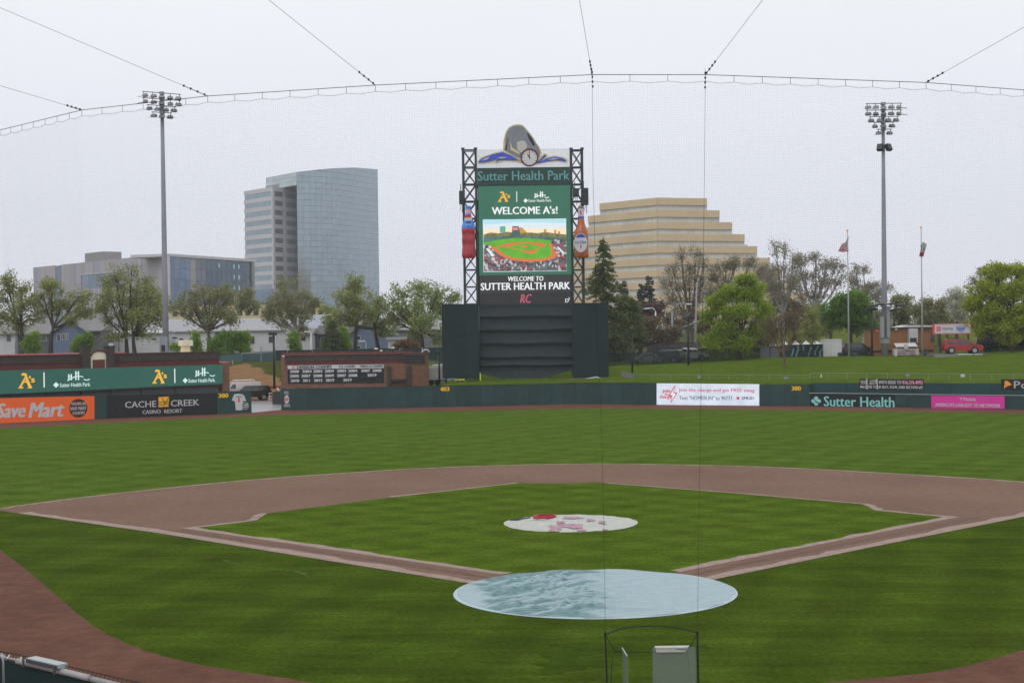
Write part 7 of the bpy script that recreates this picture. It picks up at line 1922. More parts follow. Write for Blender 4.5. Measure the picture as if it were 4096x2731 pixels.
GL, GR = 'street trees behind the left field', 'trees beyond the right field'
def c1(*L): return [(x / 1.845, 900 + y / 1.845, rx / 1.845, ry / 1.845) for x, y, rx, ry in L]
def c2(*L): return [(900 + x / 1.845, 900 + y / 1.845, rx / 1.845, ry / 1.845) for x, y, rx, ry in L]
def c4(*L): return [(2300 + x / 1.65, 750 + y / 1.65, rx / 1.65, ry / 1.65) for x, y, rx, ry in L]
def c5(*L): return [(3100 + x / 1.742, 800 + y / 1.742, rx / 1.742, ry / 1.742) for x, y, rx, ry in L]
tree('sycamore_tree', 'olive leafing sycamore at the far left edge, tallest crown of the pair there', 208, (98, 1405), c1((70, 420, 75, 70), (40, 560, 60, 80), (150, 480, 70, 60), (190, 600, 80, 70), (60, 700, 90, 70), (150, 740, 80, 60), (-30, 640, 80, 90), (240, 680, 60, 60)), M_L['olive'], M_BARKD, n=4600, ls=.24, clump=.8, group=GL, gap=.18, twigs=1)
tree('sycamore_tree', 'open-branched sycamore with one long limb, in front of the blue gabled house', 205, (200, 1405), c1((380, 450, 75, 60), (300, 520, 70, 60), (460, 560, 80, 55), (340, 620, 80, 50), (590, 540, 60, 55), (600, 640, 70, 45), (540, 690, 60, 35)), M_L['olive'], M_BARKD, n=3600, ls=.24, clump=.75, group=GL, gap=.2, twigs=1, fork=.1)
tree('sycamore_tree', 'broad dense sycamore with two trunks left of the floodlight tower', 204, (508, 1405), c1((860, 390, 90, 70), (960, 330, 45, 40), (1040, 470, 110, 70), (820, 520, 100, 70), (960, 560, 120, 80), (1120, 560, 100, 80), (760, 640, 70, 55), (900, 680, 130, 55), (1080, 690, 120, 60), (840, 800, 60, 40), (1010, 800, 130, 35), (1190, 640, 60, 60)), M_L['olive'], M_BARKD, n=7600, ls=.25, clump=.8, group=GL, twigs=1, two=(540, 1405), fork=.15)
tree('sycamore_tree', 'brownish sycamore just right of the left floodlight tower', 210, (834, 1405), c1((1480, 480, 90, 50), (1600, 500, 90, 60), (1540, 560, 70, 60), (1680, 560, 60, 60), (1400, 560, 70, 60), (1450, 650, 90, 50), (1640, 650, 90, 50), (1320, 600, 60, 60), (1560, 720, 120, 40), (1700, 700, 60, 50)), M_L['olive2'], M_BARK, n=4300, ls=.24, clump=.8, group=GL, gap=.2, twigs=2, fork=.1)
tree('sycamore_tree', 'knobbly pale-limbed sycamore in front of the glass tower wing', 212, (1206, 1405), c2((430, 420, 60, 50), (390, 480, 60, 60), (480, 500, 70, 60), (580, 540, 70, 50), (650, 580, 50, 45), (370, 580, 70, 60), (480, 620, 90, 45), (600, 660, 70, 40), (400, 700, 70, 45), (560, 760, 70, 30), (330, 660, 50, 50)), M_L['olive2'], M_BARKP, n=4200, ls=.24, clump=.75, group=GL, gap=.2, twigs=2, fork=.2)
tree('street_tree', 'rounded tree with a tall pointed top at the right corner of the glass tower', 215, (1420, 1405), c2((960, 400, 45, 45), (950, 470, 70, 60), (900, 540, 75, 60), (1000, 560, 80, 60), (940, 640, 110, 55), (1060, 640, 70, 60), (900, 700, 80, 40)), M_L['olive'], M_BARKD, n=4200, ls=.25, clump=.8, group=GL, twigs=1)
tree('street_tree', 'smaller soft green tree close to the right edge of the glass tower', 222, (1520, 1405), c2((1130, 560, 50, 45), (1160, 620, 50, 60), (1100, 690, 60, 60), (1150, 760, 80, 60), (760, 630, 40, 45), (790, 680, 60, 50)), M_L['soft'], M_BARKD, n=2800, ls=.26, clump=.8, group=GL)
tree('street_tree', 'wide soft green tree immediately left of the scoreboard tower', 219, (1690, 1405), c2((1300, 500, 80, 55), (1440, 460, 90, 60), (1580, 490, 90, 60), (1660, 540, 60, 60), (1260, 580, 50, 50), (1400, 580, 110, 70), (1560, 600, 110, 70), (1300, 680, 90, 60), (1470, 720, 130, 60), (1420, 820, 90, 60), (1560, 830, 60, 50), (1240, 700, 60, 50)), M_L['soft'], M_BARKD, n=6800, ls=.27, clump=.85, group=GL, gap=.1)
conifer('small_conifer', 'small dark green conifer with a lime edge behind the brick building', 196, (1330, 1405), (1332, 1280), 62, M_L['fir'], n=4200, ls=.22, droop=.1, group=GL, power=.75)
tree('lime_shrub', 'bright lime shrub tucked against the right side of the small conifer', 198, (1395, 1405), c2((880, 800, 35, 55), (900, 870, 30, 50), (860, 900, 40, 30)), M_L['fresh'], n=1200, ls=.2, clump=.5, group=GL, cat='shrub', tr=.1)
for k, (lb, bx0, L_) in enumerate((('upright lime green shrub, the fatter of two beside the leftmost sycamores', (140, 1405), ((255, 860, 40, 60), (250, 910, 50, 40), (205, 890, 40, 60), (265, 810, 22, 30))),
                       ('upright lime green shrub in front of the blue porch house', (330, 1405), ((580, 880, 32, 50), (590, 845, 18, 30), (570, 910, 35, 25))),
                       ('narrow olive green shrub beside the square chimney', (346, 1405), ((640, 870, 30, 55), (640, 830, 20, 30), (645, 905, 32, 25))),
                       ('pointed lime shrub behind the cream roof pedestal', (782, 1405), ((1440, 860, 30, 40), (1440, 820, 14, 30), (1445, 905, 45, 30), (1300, 905, 45, 28)))))  :
    tree('lime_shrub', lb, 192, bx0, c1(*L_), M_L['fresh'] if k != 2 else M_L['mid'], n=1500, ls=.2, clump=.5, group=GL, cat='shrub', tr=.08)
tree('bushy_tree', 'round bright green bush-like tree at the right end of the long brick building', 188, (905, 1430), c1((1620, 850, 70, 60), (1720, 830, 70, 55), (1560, 900, 50, 45), (1690, 900, 90, 50), (1640, 940, 60, 35)), M_L['mid'], n=3000, ls=.22, clump=.6, group=GL, cat='tree', tr=.15)
tree('bushy_tree', 'paler lime bush with a pointed top, by the screened fence on the bank', 189, (985, 1425), c1((1800, 860, 40, 50), (1800, 810, 22, 35), (1790, 910, 55, 30)), M_L['fresh'], n=1500, ls=.2, clump=.5, group=GL, cat='shrub', tr=.1)
tree('lime_shrub', 'lime shrub behind the left corner of the brick service building roof', 200, (1175, 1405), c2((510, 850, 28, 40), (510, 810, 14, 30), (515, 895, 42, 30)), M_L['fresh'], n=1300, ls=.2, clump=.5, group=GL, cat='shrub', tr=.1)
tree('rust_shrub', 'rust brown shrub behind the vents on the brick roof', 205, (1640, 1402), c2((1360, 880, 40, 35), (1400, 900, 30, 30), (1290, 890, 60, 25)), M_L['rust'], n=1100, ls=.2, clump=.5, group=GL, cat='shrub', tr=.1, twigs=1)
tree('far_tree', 'small hazy tree in front of the dark glass end of the panelled office', 330, (1000, 1240), c1((1820, 540, 55, 50), (1780, 590, 50, 35), (1860, 590, 40, 35)), M_L['olive2'], n=1500, ls=.4, clump=1.0, group=GL)
# right of the scoreboard
conifer('cedar_tree', 'tall shaggy cedar with a thin pointed top right beside the scoreboard', 172, (2420, 1440), (2412, 945), 160, M_L['fir'], n=15000, ls=.24, droop=.42, group=GR, ragged=.5, levels=36, power=.78, tr=.4)
tree('cedar_tree', 'dense drooping cedar foliage lower down, between the backdrop and the dark cypresses', 176, (2490, 1445), c4((330, 780, 70, 60), (350, 880, 80, 70), (300, 960, 80, 80), (400, 980, 60, 70)), M_L['fir'], M_BARKD, n=4200, ls=.28, clump=.8, group=GR)
tree('brown_tree', 'brown leafless tree mass behind the dark fence, right of the backdrop', 185, (2560, 1420), c4((300, 1000, 80, 70), (420, 1010, 70, 60), (480, 900, 70, 70), (560, 980, 60, 50), (250, 1060, 50, 40), (660, 960, 60, 60)), M_L['bud2'], M_BARKD, n=3400, ls=.24, clump=.8, group=GR, twigs=2)
conifer('cypress_tree', 'dark narrow cypress, taller of the two in front of the stepped building', 300, (2599, 1290), (2595, 1102), 34, M_L['dark'], n=2600, ls=.32, droop=-.1, group=GR, power=.45, tr=.3, levels=20)
conifer('cypress_tree', 'dark narrow cypress, shorter and left of its taller twin', 298, (2566, 1290), (2566, 1134), 26, M_L['dark'], n=1900, ls=.32, droop=-.1, group=GR, power=.45, tr=.3, levels=18)
conifer('cypress_tree', 'dark cypress top half hidden by the shaggy cedar', 296, (2500, 1290), (2498, 1120), 24, M_L['dark'], n=1700, ls=.32, droop=-.1, group=GR, power=.5, tr=.3, levels=18)
tree('plum_tree', 'purplish brown bare tree below the dark cypresses', 210, (2560, 1380), c4((470, 830, 80, 50), (440, 900, 70, 60), (540, 800, 60, 45)), leaf('plum_leaf', (0.152, 0.099, 0.090)), M_BARKD, n=2600, ls=.26, clump=.8, group=GR, twigs=2)
tree('bare_tree', 'tall grey bare tree in front of the stepped building, behind the utility pole', 226, (2780, 1395), c4((700, 460, 40, 60), (790, 450, 50, 50), (650, 540, 60, 55), (760, 540, 70, 60), (850, 520, 40, 55), (620, 630, 60, 50), (720, 640, 80, 60), (830, 620, 70, 60), (640, 730, 80, 50), (780, 740, 90, 60), (700, 830, 90, 50)), M_L['bud'], M_BARK, n=2400, ls=.2, clump=.8, group=GR, twigs=4, twig_r=.03, fork=.0, zs=1.5)
tree('bare_tree', 'olive-tinged half bare tree between the stepped building and the lime green tree', 232, (2880, 1395), c4((1000, 520, 60, 45), (920, 580, 60, 60), (1060, 500, 50, 40), (980, 640, 80, 60), (900, 690, 60, 60), (1160, 510, 50, 40), (1240, 560, 70, 70), (1280, 660, 70, 70)), M_L['bud'], M_BARK, n=3000, ls=.24, clump=.85, group=GR, twigs=3, twig_r=.03)
tree('bare_tree', 'very tall pale-limbed bare sycamore behind the lime green tree, right of it', 224, (3130, 1395), c4((1330, 410, 50, 50), (1380, 420, 40, 50), (1330, 520, 70, 60), (1300, 640, 70, 70), (1440, 500, 50, 60), (1420, 600, 70, 70), (1360, 720, 90, 60), (1480, 480, 40, 40), (1260, 590, 60, 60)), M_L['bud'], M_BARKP, n=2100, ls=.2, clump=.9, group=GR, twigs=4, twig_r=.03, fork=-.1, zs=1.2)
tree('bare_tree', 'wide grey bare tree crowned behind the left flagpole', 228, (3260, 1395), c5((170, 440, 70, 60), (270, 400, 60, 50), (350, 430, 70, 60), (430, 470, 70, 60), (210, 540, 90, 60), (330, 560, 90, 70), (440, 580, 60, 60), (130, 600, 70, 60), (280, 660, 100, 60)), M_L['bud'], M_BARKP, n=2900, ls=.2, clump=.85, group=GR, twigs=4, twig_r=.03, fork=-.05)
tree('bare_tree', 'grey bare tree between the left flagpole and the floodlight tower', 236, (3450, 1395), c5((570, 500, 50, 40), (610, 490, 30, 30), (540, 570, 60, 60), (660, 600, 60, 50), (740, 610, 60, 40), (700, 680, 80, 50), (600, 650, 70, 60)), M_L['bud'], M_BARKP, n=2000, ls=.2, clump=.85, group=GR, twigs=4, twig_r=.028)
tree('lime_tree', 'full bright lime green tree on the grass slope right of the backdrop', 152, (2967, 1462), c4((1120, 610, 75, 50), (1070, 700, 110, 75), (1190, 690, 80, 70), (940, 760, 100, 70), (1230, 790, 80, 70), (1080, 830, 150, 80), (890, 850, 70, 60), (1000, 930, 100, 70), (1180, 920, 90, 70), (960, 1030, 90, 45), (880, 1010, 60, 40), (1080, 1010, 90, 60)), M_L['lime'], M_BARKD, n=15000, ls=.17, clump=.55, tr=.28, group=GR, fork=.25)
tree('olive_tree', 'olive brown half-leafed tree tucked behind the right side of the lime green tree', 158, (3080, 1440), c4((1250, 880, 70, 60), (1230, 960, 70, 60), (1290, 1000, 60, 50), (1200, 1030, 60, 40), (1270, 820, 50, 50)), M_L['olive'], M_BARKD, n=3600, ls=.17, clump=.55, tr=.16, group=GR, twigs=1)
tree('small_brown_tree', 'small brown open-branched tree with a reddish trunk low on the slope', 134, (3137, 1487), c5((20, 830, 70, 50), (110, 800, 70, 60), (160, 880, 60, 60), (60, 910, 90, 50), (-60, 880, 70, 60), (150, 960, 60, 40), (-40, 960, 60, 40)), M_L['bud2'], M_BARKR, n=1700, ls=.12, clump=.6, tr=.17, group=GR, twigs=3, twig_r=.014, fork=-.35, spray=1.8)
tree('young_tree', 'slender young olive green tree by the screened fence, left of the white container', 151.5, (3253, 1436), c5((250, 790, 50, 60), (270, 880, 60, 60), (230, 930, 50, 50), (310, 950, 35, 40), (200, 860, 40, 50)), M_L['olive'], M_BARKD, n=2300, ls=.12, clump=.5, tr=.07, group=GR, twigs=1, fork=.4)
tree('green_tree', 'rounded mid green tree behind the left flagpole', 168, (3405, 1400), c5((500, 680, 90, 50), (420, 730, 70, 60), (580, 710, 70, 60), (350, 780, 60, 50), (480, 790, 110, 70), (620, 790, 80, 70), (570, 860, 110, 60), (430, 850, 70, 50), (660, 860, 50, 50)), M_L['mid'], M_BARKD, n=7600, ls=.2, clump=.65, tr=.25, group=GR)
tree('big_maple', 'big yellow green maple at the right edge of the slope, above the red car', 152, (4053, 1410), c5((1560, 520, 110, 80), (1690, 500, 80, 70), (1480, 600, 80, 80), (1610, 640, 140, 100), (1400, 700, 80, 80), (1770, 600, 90, 110), (1500, 760, 130, 90), (1680, 800, 120, 110), (1400, 850, 70, 70), (1560, 880, 110, 80), (1640, 940, 90, 50), (1800, 800, 90, 140), (1760, 920, 70, 60), (1440, 920, 50, 40)), M_L['lime2'], M_BARKD, n=19000, ls=.19, clump=.6, tr=.36, group=GR, fork=.1)
tree('blossom_tree', 'pale blossoming tree just left of the big maple', 205, (3835, 1370), c5((1260, 650, 50, 45), (1300, 680, 50, 60), (1230, 720, 45, 60), (1280, 770, 60, 60), (1310, 820, 50, 50)), M_L['blossom'], M_BARK, n=3800, ls=.17, clump=.6, group=GR, tr=.16)
tree('bare_tree', 'dark thin bare tree rising behind the big maple', 215, (3915, 1360), c5((1430, 500, 40, 45), (1390, 570, 45, 50), (1460, 560, 40, 50), (1360, 620, 40, 40), (1540, 470, 45, 30), (1420, 650, 60, 50)), M_L['bud'], M_BARKD, n=700, ls=.2, clump=.8, group=GR, twigs=4, twig_r=.03)
for k, (lb, Y, base, L_, lm, n_, tw_) in enumerate((
    ('hazy olive tree behind the kiosk, right of the floodlight tower', 250, (3600, 1370), ((890, 700, 50, 50), (840, 690, 40, 35), (910, 780, 60, 50), (850, 800, 60, 60), (920, 840, 60, 40)), 'olive2', 2600, 2),
    ('broad twiggy olive tree behind the right flagpole', 240, (3760, 1370), ((1060, 730, 60, 50), (1130, 720, 60, 40), (1010, 790, 60, 50), (1100, 800, 90, 60), (1180, 790, 60, 60), (1050, 850, 90, 40)), 'olive2', 3000, 3),
    ('grey twiggy tree above the white sign', 246, (3830, 1370), ((1190, 720, 50, 40), (1240, 800, 50, 50), (1180, 850, 70, 40), (1260, 860, 60, 30)), 'bud', 1500, 3),
    ('dull green tree low behind the left flagpole base', 240, (3330, 1380), ((390, 850, 60, 40), (300, 830, 60, 50), (350, 900, 60, 30)), 'olive2', 1500, 2),
    ('pale scrubby tree left of the floodlight tower', 244, (3480, 1370), ((640, 760, 50, 50), (700, 800, 50, 50), (650, 840, 60, 40), (780, 830, 50, 50)), 'bud', 1700, 3),
    ('hazy tree behind the lime green tree and the street lights', 250, (2800, 1390), ((800, 860, 70, 50), (700, 900, 70, 60), (860, 920, 60, 60), (620, 870, 60, 50)), 'bud2', 2300, 3),
    ('tan hazy tree behind the small brown tree', 246, (3180, 1390), ((60, 720, 80, 60), (150, 760, 80, 60), (-30, 780, 80, 60), (100, 840, 90, 50), (230, 800, 60, 50)), 'bud2', 2800, 3),
)):
    tree('far_tree', lb, Y, base, c5(*L_) if k != 5 else c4(*L_), M_L[lm], M_BARK, n=n_, ls=.26, clump=.9, group=GR, twigs=tw_, twig_r=.026)
for k, (lb, x, rx) in enumerate((('dark shrub mass behind the bar fence, directly right of the red car', 3960, 60), ('dark shrub mass under the big maple at the right edge', 4070, 70), ('dark shrub mass under the maple, cut off by the picture edge', 4180, 70))):
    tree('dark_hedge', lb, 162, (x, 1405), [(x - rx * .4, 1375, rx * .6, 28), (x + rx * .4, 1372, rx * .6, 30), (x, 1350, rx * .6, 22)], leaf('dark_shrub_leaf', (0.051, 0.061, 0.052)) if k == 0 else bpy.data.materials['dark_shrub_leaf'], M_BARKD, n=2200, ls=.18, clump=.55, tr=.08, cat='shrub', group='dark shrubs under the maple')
# a low belt of far woodland closing the view at street level
for k, (lb, x0, x1, Y, col) in enumerate((('low grey-green belt of far woodland left of the scoreboard', -900, 2100, 430, 'olive2'), ('low grey-brown belt of far woodland right of the scoreboard', 2350, 5000, 330, 'bud2'))):
    N = 9000; mpp = (Y - CAM.y) / FPX
    xs_ = rng.uniform(x0, x1, N); hgt_ = 30 + 22 * np.sin(xs_ * .013 + k) + 14 * np.sin(xs_ * .041); ys_ = 1372 - np.abs(rng.normal(size=N)) * hgt_ * .55
    C = np.array([tuple(at(a, b_, Y + rng.uniform(-6, 6))) for a, b_ in zip(xs_, ys_)])
    V, F = quads(C, .75); o = fast('far_woodland', V, F, M_L[col], None, stuff=True); tag(o, lb, 'woodland')

# ================================================================== BACKSTOP NET, CABLES, FOREGROUND RAIL
M_ROPE = mat('black_rope', (.02, .02, .022), rough=.7, var=.1)
M_CABLE = mat('steel_cable', (.10, .10, .11), rough=.5, var=.1)
M_STRAND = mat('net_strand', (.06, .062, .068), rough=.7, var=.05)
ZT = 13.75
TOPS = [(-260, 330), (0, 299), (188, 253), (477, 221), (862, 196), (1360, 172), (1620, 172), (2127, 190), (2352, 207), (2640, 232)]
plan = [gpd(x, y, ZT) for x, y in TOPS]
ZB = 1.25
net = thing('backstop_net', 'tall fine black safety net hung in front of the whole view', 'net', (plan[5].x, plan[5].y, ZB))
PXY = [Vector((p.x, p.y, 0)) for p in plan]
NL = np.concatenate([[0], np.cumsum([(b - a).length for a, b in zip(PXY[:-1], PXY[1:])])])
nxs, nys = np.array([p.x for p in PXY]), np.array([p.y for p in PXY])
cell = .049
sv = np.arange(0, NL[-1], cell); zv = np.arange(ZB, ZT - .12, cell)
def netpt(s, z):
    s = np.asarray(s, float); z = np.asarray(z, float)
    x = np.interp(s, NL, nxs); y = np.interp(s, NL, nys)
    bil = .05 * np.sin(s * 1.1) * np.sin(z * .5) + .02 * np.sin(s * 3.1 + z * .8)
    return np.stack([x + .008 * np.sin(z * 2.2 + s * 9), y + bil, z + .02 * np.sin(s * .9 + z * .3) + .006 * np.sin(s * 4.7 + z)], -1)
zz = np.linspace(ZB, ZT - .12, 15)
A = np.concatenate([netpt(sv, np.full_like(sv, a)) for a in zz[:-1]]); B_ = np.concatenate([netpt(sv, np.full_like(sv, b)) for b in zz[1:]])
ss = np.linspace(0, NL[-1], int(NL[-1] / .55)); SG, ZG = np.meshgrid(ss, zv)
Pn = netpt(SG, ZG); A2, B2 = Pn[:, :-1].reshape(-1, 3), Pn[:, 1:].reshape(-1, 3)
V, F = segs(np.concatenate([A, A2]), np.concatenate([B_, B2]), .00055, .00055, 3)
fast('net_mesh', V, F, M_STRAND, net, stuff=True)
mb = MB(); mb.tube(plan, .0075, 6); part(mb, 'top_cable', M_CABLE, net)
# lacing under the cable
low_pts = []
for i in range(len(plan) - 1):
    n_ = max(2, int((plan[i + 1] - plan[i]).length / .6))
    for k in range(n_): low_pts.append(plan[i].lerp(plan[i + 1], k / n_) - Vector((0, 0, .13 + .03 * math.sin(k * math.pi))))
lp2 = []
for a, b in zip(low_pts[:-1], low_pts[1:]): lp2 += [a, (a + b) / 2 - Vector((0, 0, .035))]
part(MB().tube(lp2, .0032, 5), 'edge_rope', M_ROPE, net)
mb = MB()
for p in low_pts: mb.tube([p, p + Vector((0, 0, .14))], .0045, 4)
part(mb, 'lacing_loop', M_ROPE, net, stuff=True)
# seam ropes down the middle pocket
for nm, pts in (('seam_rope', [(1360, 158), (1362, 400), (1370, 700), (1382, 1000), (1389, 1300), (1390, 1455)]), ('seam_rope', [(1620, 158), (1618, 400), (1614, 700), (1608, 1000), (1604, 1300), (1602, 1450)])):
    k = 5 if pts[0][0] == 1360 else 6
    yb = plan[k].y; q = [at(a * K, b * K, yb - .03) for a, b in pts]
    part(MB().tube(q[:1] + q[1:], .0034, 5), nm, M_ROPE, net)
def clamps(cx_, cy_, dx, dy, n_, Y):
    mb = MB()
    for i in range(n_):
        p = at((cx_ + dx * i) * K, (cy_ + dy * i) * K, Y); mb.box(p.x - .015, p.x + .015, p.y - .02, p.y + .02, p.z - .02, p.z + .02)
    return mb
part(clamps(1360, 166, .5, 11, 4, plan[5].y - .04), 'rope_clamp', M_ROPE, net); part(clamps(1620, 168, -.2, 11, 4, plan[6].y - .04), 'rope_clamp', M_ROPE, net)
# stay cables up to the grandstand roof
GB = 'stay cables holding the net'
for lb, i, far, rz_ in (('stay cable nearest the left edge, lowest on the left side', 2, (0, 197), 16.5), ('long stay cable passing over the left floodlight tower', 3, (0, 18), 17.5), ('stay cable running up to the left from above the glass tower', 4, (617, 0), 17.5),
                        ('nearly upright stay cable right of the scoreboard', 5, (1331, 0), 17.5), ('stay cable slanting up to the right from the right seam rope', 6, (1752, 0), 17.5), ('stay cable running to the top right corner', 7, (2352, 63), 17.0)):
    a = plan[i]
    d = ray(far[0] * K, far[1] * K)
    kk = (a.y - 3.0 - CAM.y) / d.y; b = CAM + d * kk
    e = a + (b - a) * 2.2
    t = thing('stay_cable', lb, 'cable', a, GB)
    part(MB().tube([a, e], .0042, 5), 'wire', M_CABLE, t)
    mb = MB(); u = (b - a).normalized()
    for k in range(4):
        p = a + u * (.08 + .17 * k); mb.box(p.x - .016, p.x + .016, p.y - .02, p.y + .02, p.z - .016, p.z + .024)
    part(mb, 'wire_clip', M_ROPE, t, stuff=True)
    part(MB().tube([a, a + u * .62], .008, 5), 'turnbuckle', M_ROPE, t)

# rope frame and clear shields at the camera opening below the net
Yo = plan[5].y - .1
def ro(a, b, y=Yo): return at(a * K, b * K, y)
op = thing('net_opening', 'black rope frame of the camera opening at the bottom of the net', 'net frame', ro(1495, 1568))
part(MB().tube(spline([ro(1390, 1457), ro(1420, 1445), ro(1460, 1438), ro(1500, 1436.5), ro(1545, 1439), ro(1580, 1446), ro(1602, 1452)], 5), .012, 6), 'top_rope', M_ROPE, op)
part(MB().tube(spline([ro(1390, 1450), ro(1391.5, 1500), ro(1394, 1568), ro(1396, 1620)], 4), .02, 6), 'side_rope', M_ROPE, op)
part(MB().tube(spline([ro(1602, 1448), ro(1602.5, 1500), ro(1604, 1568), ro(1606, 1620)], 4), .022, 6), 'side_rope', M_ROPE, op)
Yi = Yo + 1.4
for pts in ([(1391, 1457), (1402, 1478), (1413, 1496)], [(1413, 1496), (1408, 1506), (1405, 1530), (1402, 1600)], [(1413, 1496), (1440, 1496.5), (1500, 1497), (1578, 1499)], [(1601, 1452), (1589, 1478), (1578, 1499)], [(1578, 1499), (1583, 1530), (1590, 1575), (1594, 1610)]):
    q = []
    for j, (a, b) in enumerate(pts):
        y = Yi if (a, b) not in ((1391, 1457), (1601, 1452)) else Yo
        q.append(ro(a, b, y))
    part(MB().tube(q, .008, 5), 'inner_rope', M_ROPE, op)
part(clamps(1390, 1455, 0, 2.5, 2, Yo), 'knot', M_ROPE, op); part(clamps(1602.5, 1451, 0, 2.5, 2, Yo), 'knot', M_ROPE, op)
def clear_mat():
    m = bpy.data.materials.new('clear_acrylic'); m.use_nodes = True; b = m.node_tree.nodes['Principled BSDF']
    b.inputs['Base Color'].default_value = (.23, .28, .26, 1); b.inputs['Roughness'].default_value = .3; b.inputs['Alpha'].default_value = .42
    b.inputs['Specular IOR Level'].default_value = .2; return m
M_CLEAR = clear_mat()
M_EDGEC = mat('acrylic_edge', (.50, .53, .50), rough=.3)
sh_ = thing('clear_shield', 'clear upright shield panel with a bright top tray, at the bottom of the picture', 'shield', ro(1548, 1568, Yo - .6))
Pq = Pl(Yo - .6)
part(plate(Pq, (1499.5 * K, 1486 * K, 1598.5 * K, 1640 * K), 0, .015), 'panel', M_CLEAR, sh_)
b_ = Pq.box(1507 * K, 1485 * K, 1588 * K, 1493 * K, off=.0)
mb = MB(Pq); mb.add([(b_[0], -.02, b_[2]), (b_[1] - .12, -.02, b_[2]), (b_[1], .32, b_[3] - .04), (b_[0], .32, b_[3] - .04), (b_[0], -.02, b_[2] - .03), (b_[1] - .12, -.02, b_[2] - .03)], [(0, 1, 2, 3), (4, 5, 1, 0)])
part(mb, 'top_tray', mat('cream_tray', (.50, .48, .42), rough=.4, var=.15, sc=12), sh_)
part(MB(Pq).box(b_[1] - .28, b_[1] - .1, .02, .2, b_[3] - .05, b_[3] - .03), 'tray_insert', M_LGREY, sh_)
sh2 = thing('clear_shield', 'narrow clear shield panel seen almost edge on, left of the wider one', 'shield', ro(1433, 1568, Yo - .6))
a, b = ro(1429, 1487, Yo + .5), ro(1440, 1505, Yo - .7)
mb = MB(); zlow = 0.2
mb.add([(a.x, a.y, a.z), (b.x, b.y, b.z), (b.x, b.y, zlow), (a.x, a.y, zlow), (a.x + .02, a.y, a.z), (b.x + .02, b.y, b.z), (b.x + .02, b.y, zlow), (a.x + .02, a.y, zlow)], [(0, 1, 2, 3), (7, 6, 5, 4), (0, 4, 5, 1), (1, 5, 6, 2)])
part(mb, 'panel', M_CLEAR, sh2)
part(MB().tube([a, b], .013, 5), 'top_edge', M_EDGEC, sh2)

# padded rail of the field-level seats, bottom left
zr = 1.15
pts = [gpd(x, y, zr) for x, y in ((-60, 1492), (0, 1503), (90, 1521), (190, 1546), (310, 1574), (440, 1602))]
fr = thing('field_rail', 'dark green field-side rail with grey padding, at the bottom left corner', 'rail', (pts[2].x, pts[2].y, 0))
M_FGREEN = mat('dark_green_screen_cloth', S(12, 32, 32, .55), rough=.8, var=.2, sc=2)
M_PADG = mat('grey_pad', (.36, .35, .36), rough=.5, var=.12, sc=4)
M_PIPE = mat('silver_pipe', (.36, .37, .38), rough=.35, metal=.5, var=.1)
i0 = 2
for a, b in zip(pts[:-1], pts[1:]):
    nm, m = ('screen_cloth', M_FGREEN) if a.x >= pts[1].x else ('dark_cloth', M_BLKM)
    mb = MB(); mb.add([(a.x, a.y - .03, zr - .08), (b.x, b.y - .03, zr - .08), (b.x, b.y - .03, -.0), (a.x, a.y - .03, 0)], [(3, 2, 1, 0)]); part(mb, nm, m, fr)
part(MB().tube([p + Vector((0, .0, -.04)) for p in pts], .032, 8), 'top_pipe', M_PIPE, fr, True)
pad = [gpd(x, y, zr) for x, y in ((42, 1511.5), (90, 1521.5), (190, 1546), (207, 1550))]
part(MB().tube([p + Vector((0, -.05, -.05)) for p in pad], .075, 10), 'pad', M_PADG, fr, True)
pad = [gpd(x, y, zr) for x, y in ((212, 1553), (310, 1575), (440, 1603))]
part(MB().tube([p + Vector((0, -.05, -.05)) for p in pad], .065, 10), 'pad', mat('worn_grey_pad', (.32, .315, .31), rough=.6, var=.35, sc=7), fr, True)
part(MB().tube([p + Vector((0, .05, .07)) for p in pts], .011, 5), 'net_rope', M_ROPE, fr)
mb = MB()
for i in range(60):
    f = i / 60 * (len(pts) - 1); k = int(f); p = pts[k].lerp(pts[k + 1], f - k); mb.tube([p + Vector((0, -.03, -.02)), p + Vector((.02, .06, .09))], .007, 4)
part(mb, 'lacing', M_ROPE, fr, stuff=True)
mb = MB()
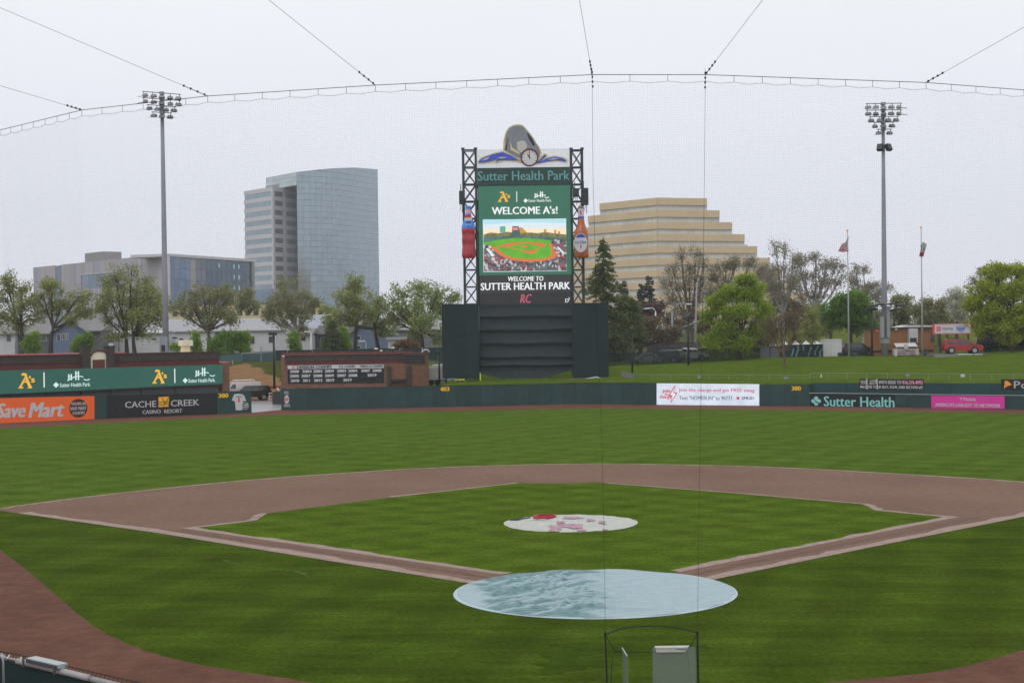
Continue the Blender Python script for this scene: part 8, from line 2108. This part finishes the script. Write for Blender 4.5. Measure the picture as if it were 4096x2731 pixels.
for q in ((20, 1506.5), (3, 1503), (47, 1512)): p = gpd(*q, zr); mb.tube([p + Vector((-.02, -.04, -.05)), p + Vector((.02, .02, .035))], .02, 6)
part(mb, 'tie_wrap', M_WPAINT, fr)
p = gpd(7, 1503, zr)
part(MB().tube([p + Vector((-.05, -.02, .0)), p + Vector((.03, -.06, -.03)), p + Vector((.06, -.08, -.16)), p + Vector((.07, -.09, -1.2))], .06, 10), 'post', M_PIPE, fr, True)
# tray resting on the rail
ta, tb = gpd(62, 1509.5, zr + .12), gpd(134, 1526, zr + .12)
tt = thing('rail_tray', 'long pale blue-grey tray clamped on top of the bottom left rail', 'tray', (ta + tb) / 2)
d = (tb - ta).normalized(); nrm = Vector((-d.y, d.x, 0)).normalized()
def tq(s, w_, z): p = ta.lerp(tb, s) + nrm * w_; return (p.x, p.y, p.z + z)
mb = MB(); mb.add([tq(0, -.02, 0), tq(1, -.02, 0), tq(1, .24, 0), tq(0, .24, 0), tq(0, -.02, -.09), tq(1, -.02, -.09), tq(1, .24, -.09), tq(0, .24, -.09)], [(0, 1, 2, 3), (4, 7, 6, 5), (0, 4, 5, 1), (1, 5, 6, 2), (2, 6, 7, 3), (3, 7, 4, 0)])
part(mb, 'shelf', mat('pale_blue_grey', (.40, .45, .47), rough=.35, var=.08), tt)
mb = MB(); mb.add([tq(0, -.035, -.02), tq(1, -.035, -.02), tq(1, -.035, -.11), tq(0, -.035, -.11)], [(3, 2, 1, 0)]); part(mb, 'front_edge', M_DGREY, tt)
for s in (-.06, .93):
    p = Vector(tq(s, -.05, -.05)); part(MB().tube([p + Vector((0, 0, .02)), p + Vector((.01, -.02, -.16))], .028, 6), 'bracket', M_DGREY, tt)
p, q = gpd(-60, 1544, .55), gpd(70, 1574, .55)
t = thing('hand_rail', 'white lower hand rail crossing the very bottom left corner', 'hand rail', p)
part(MB().tube([p, q], .03, 8), 'rail', M_WPAINT, t, True)
part(MB().tube([q, q + Vector((.3, -.1, -.3))], .03, 8), 'end_bend', M_WPAINT, t, True)
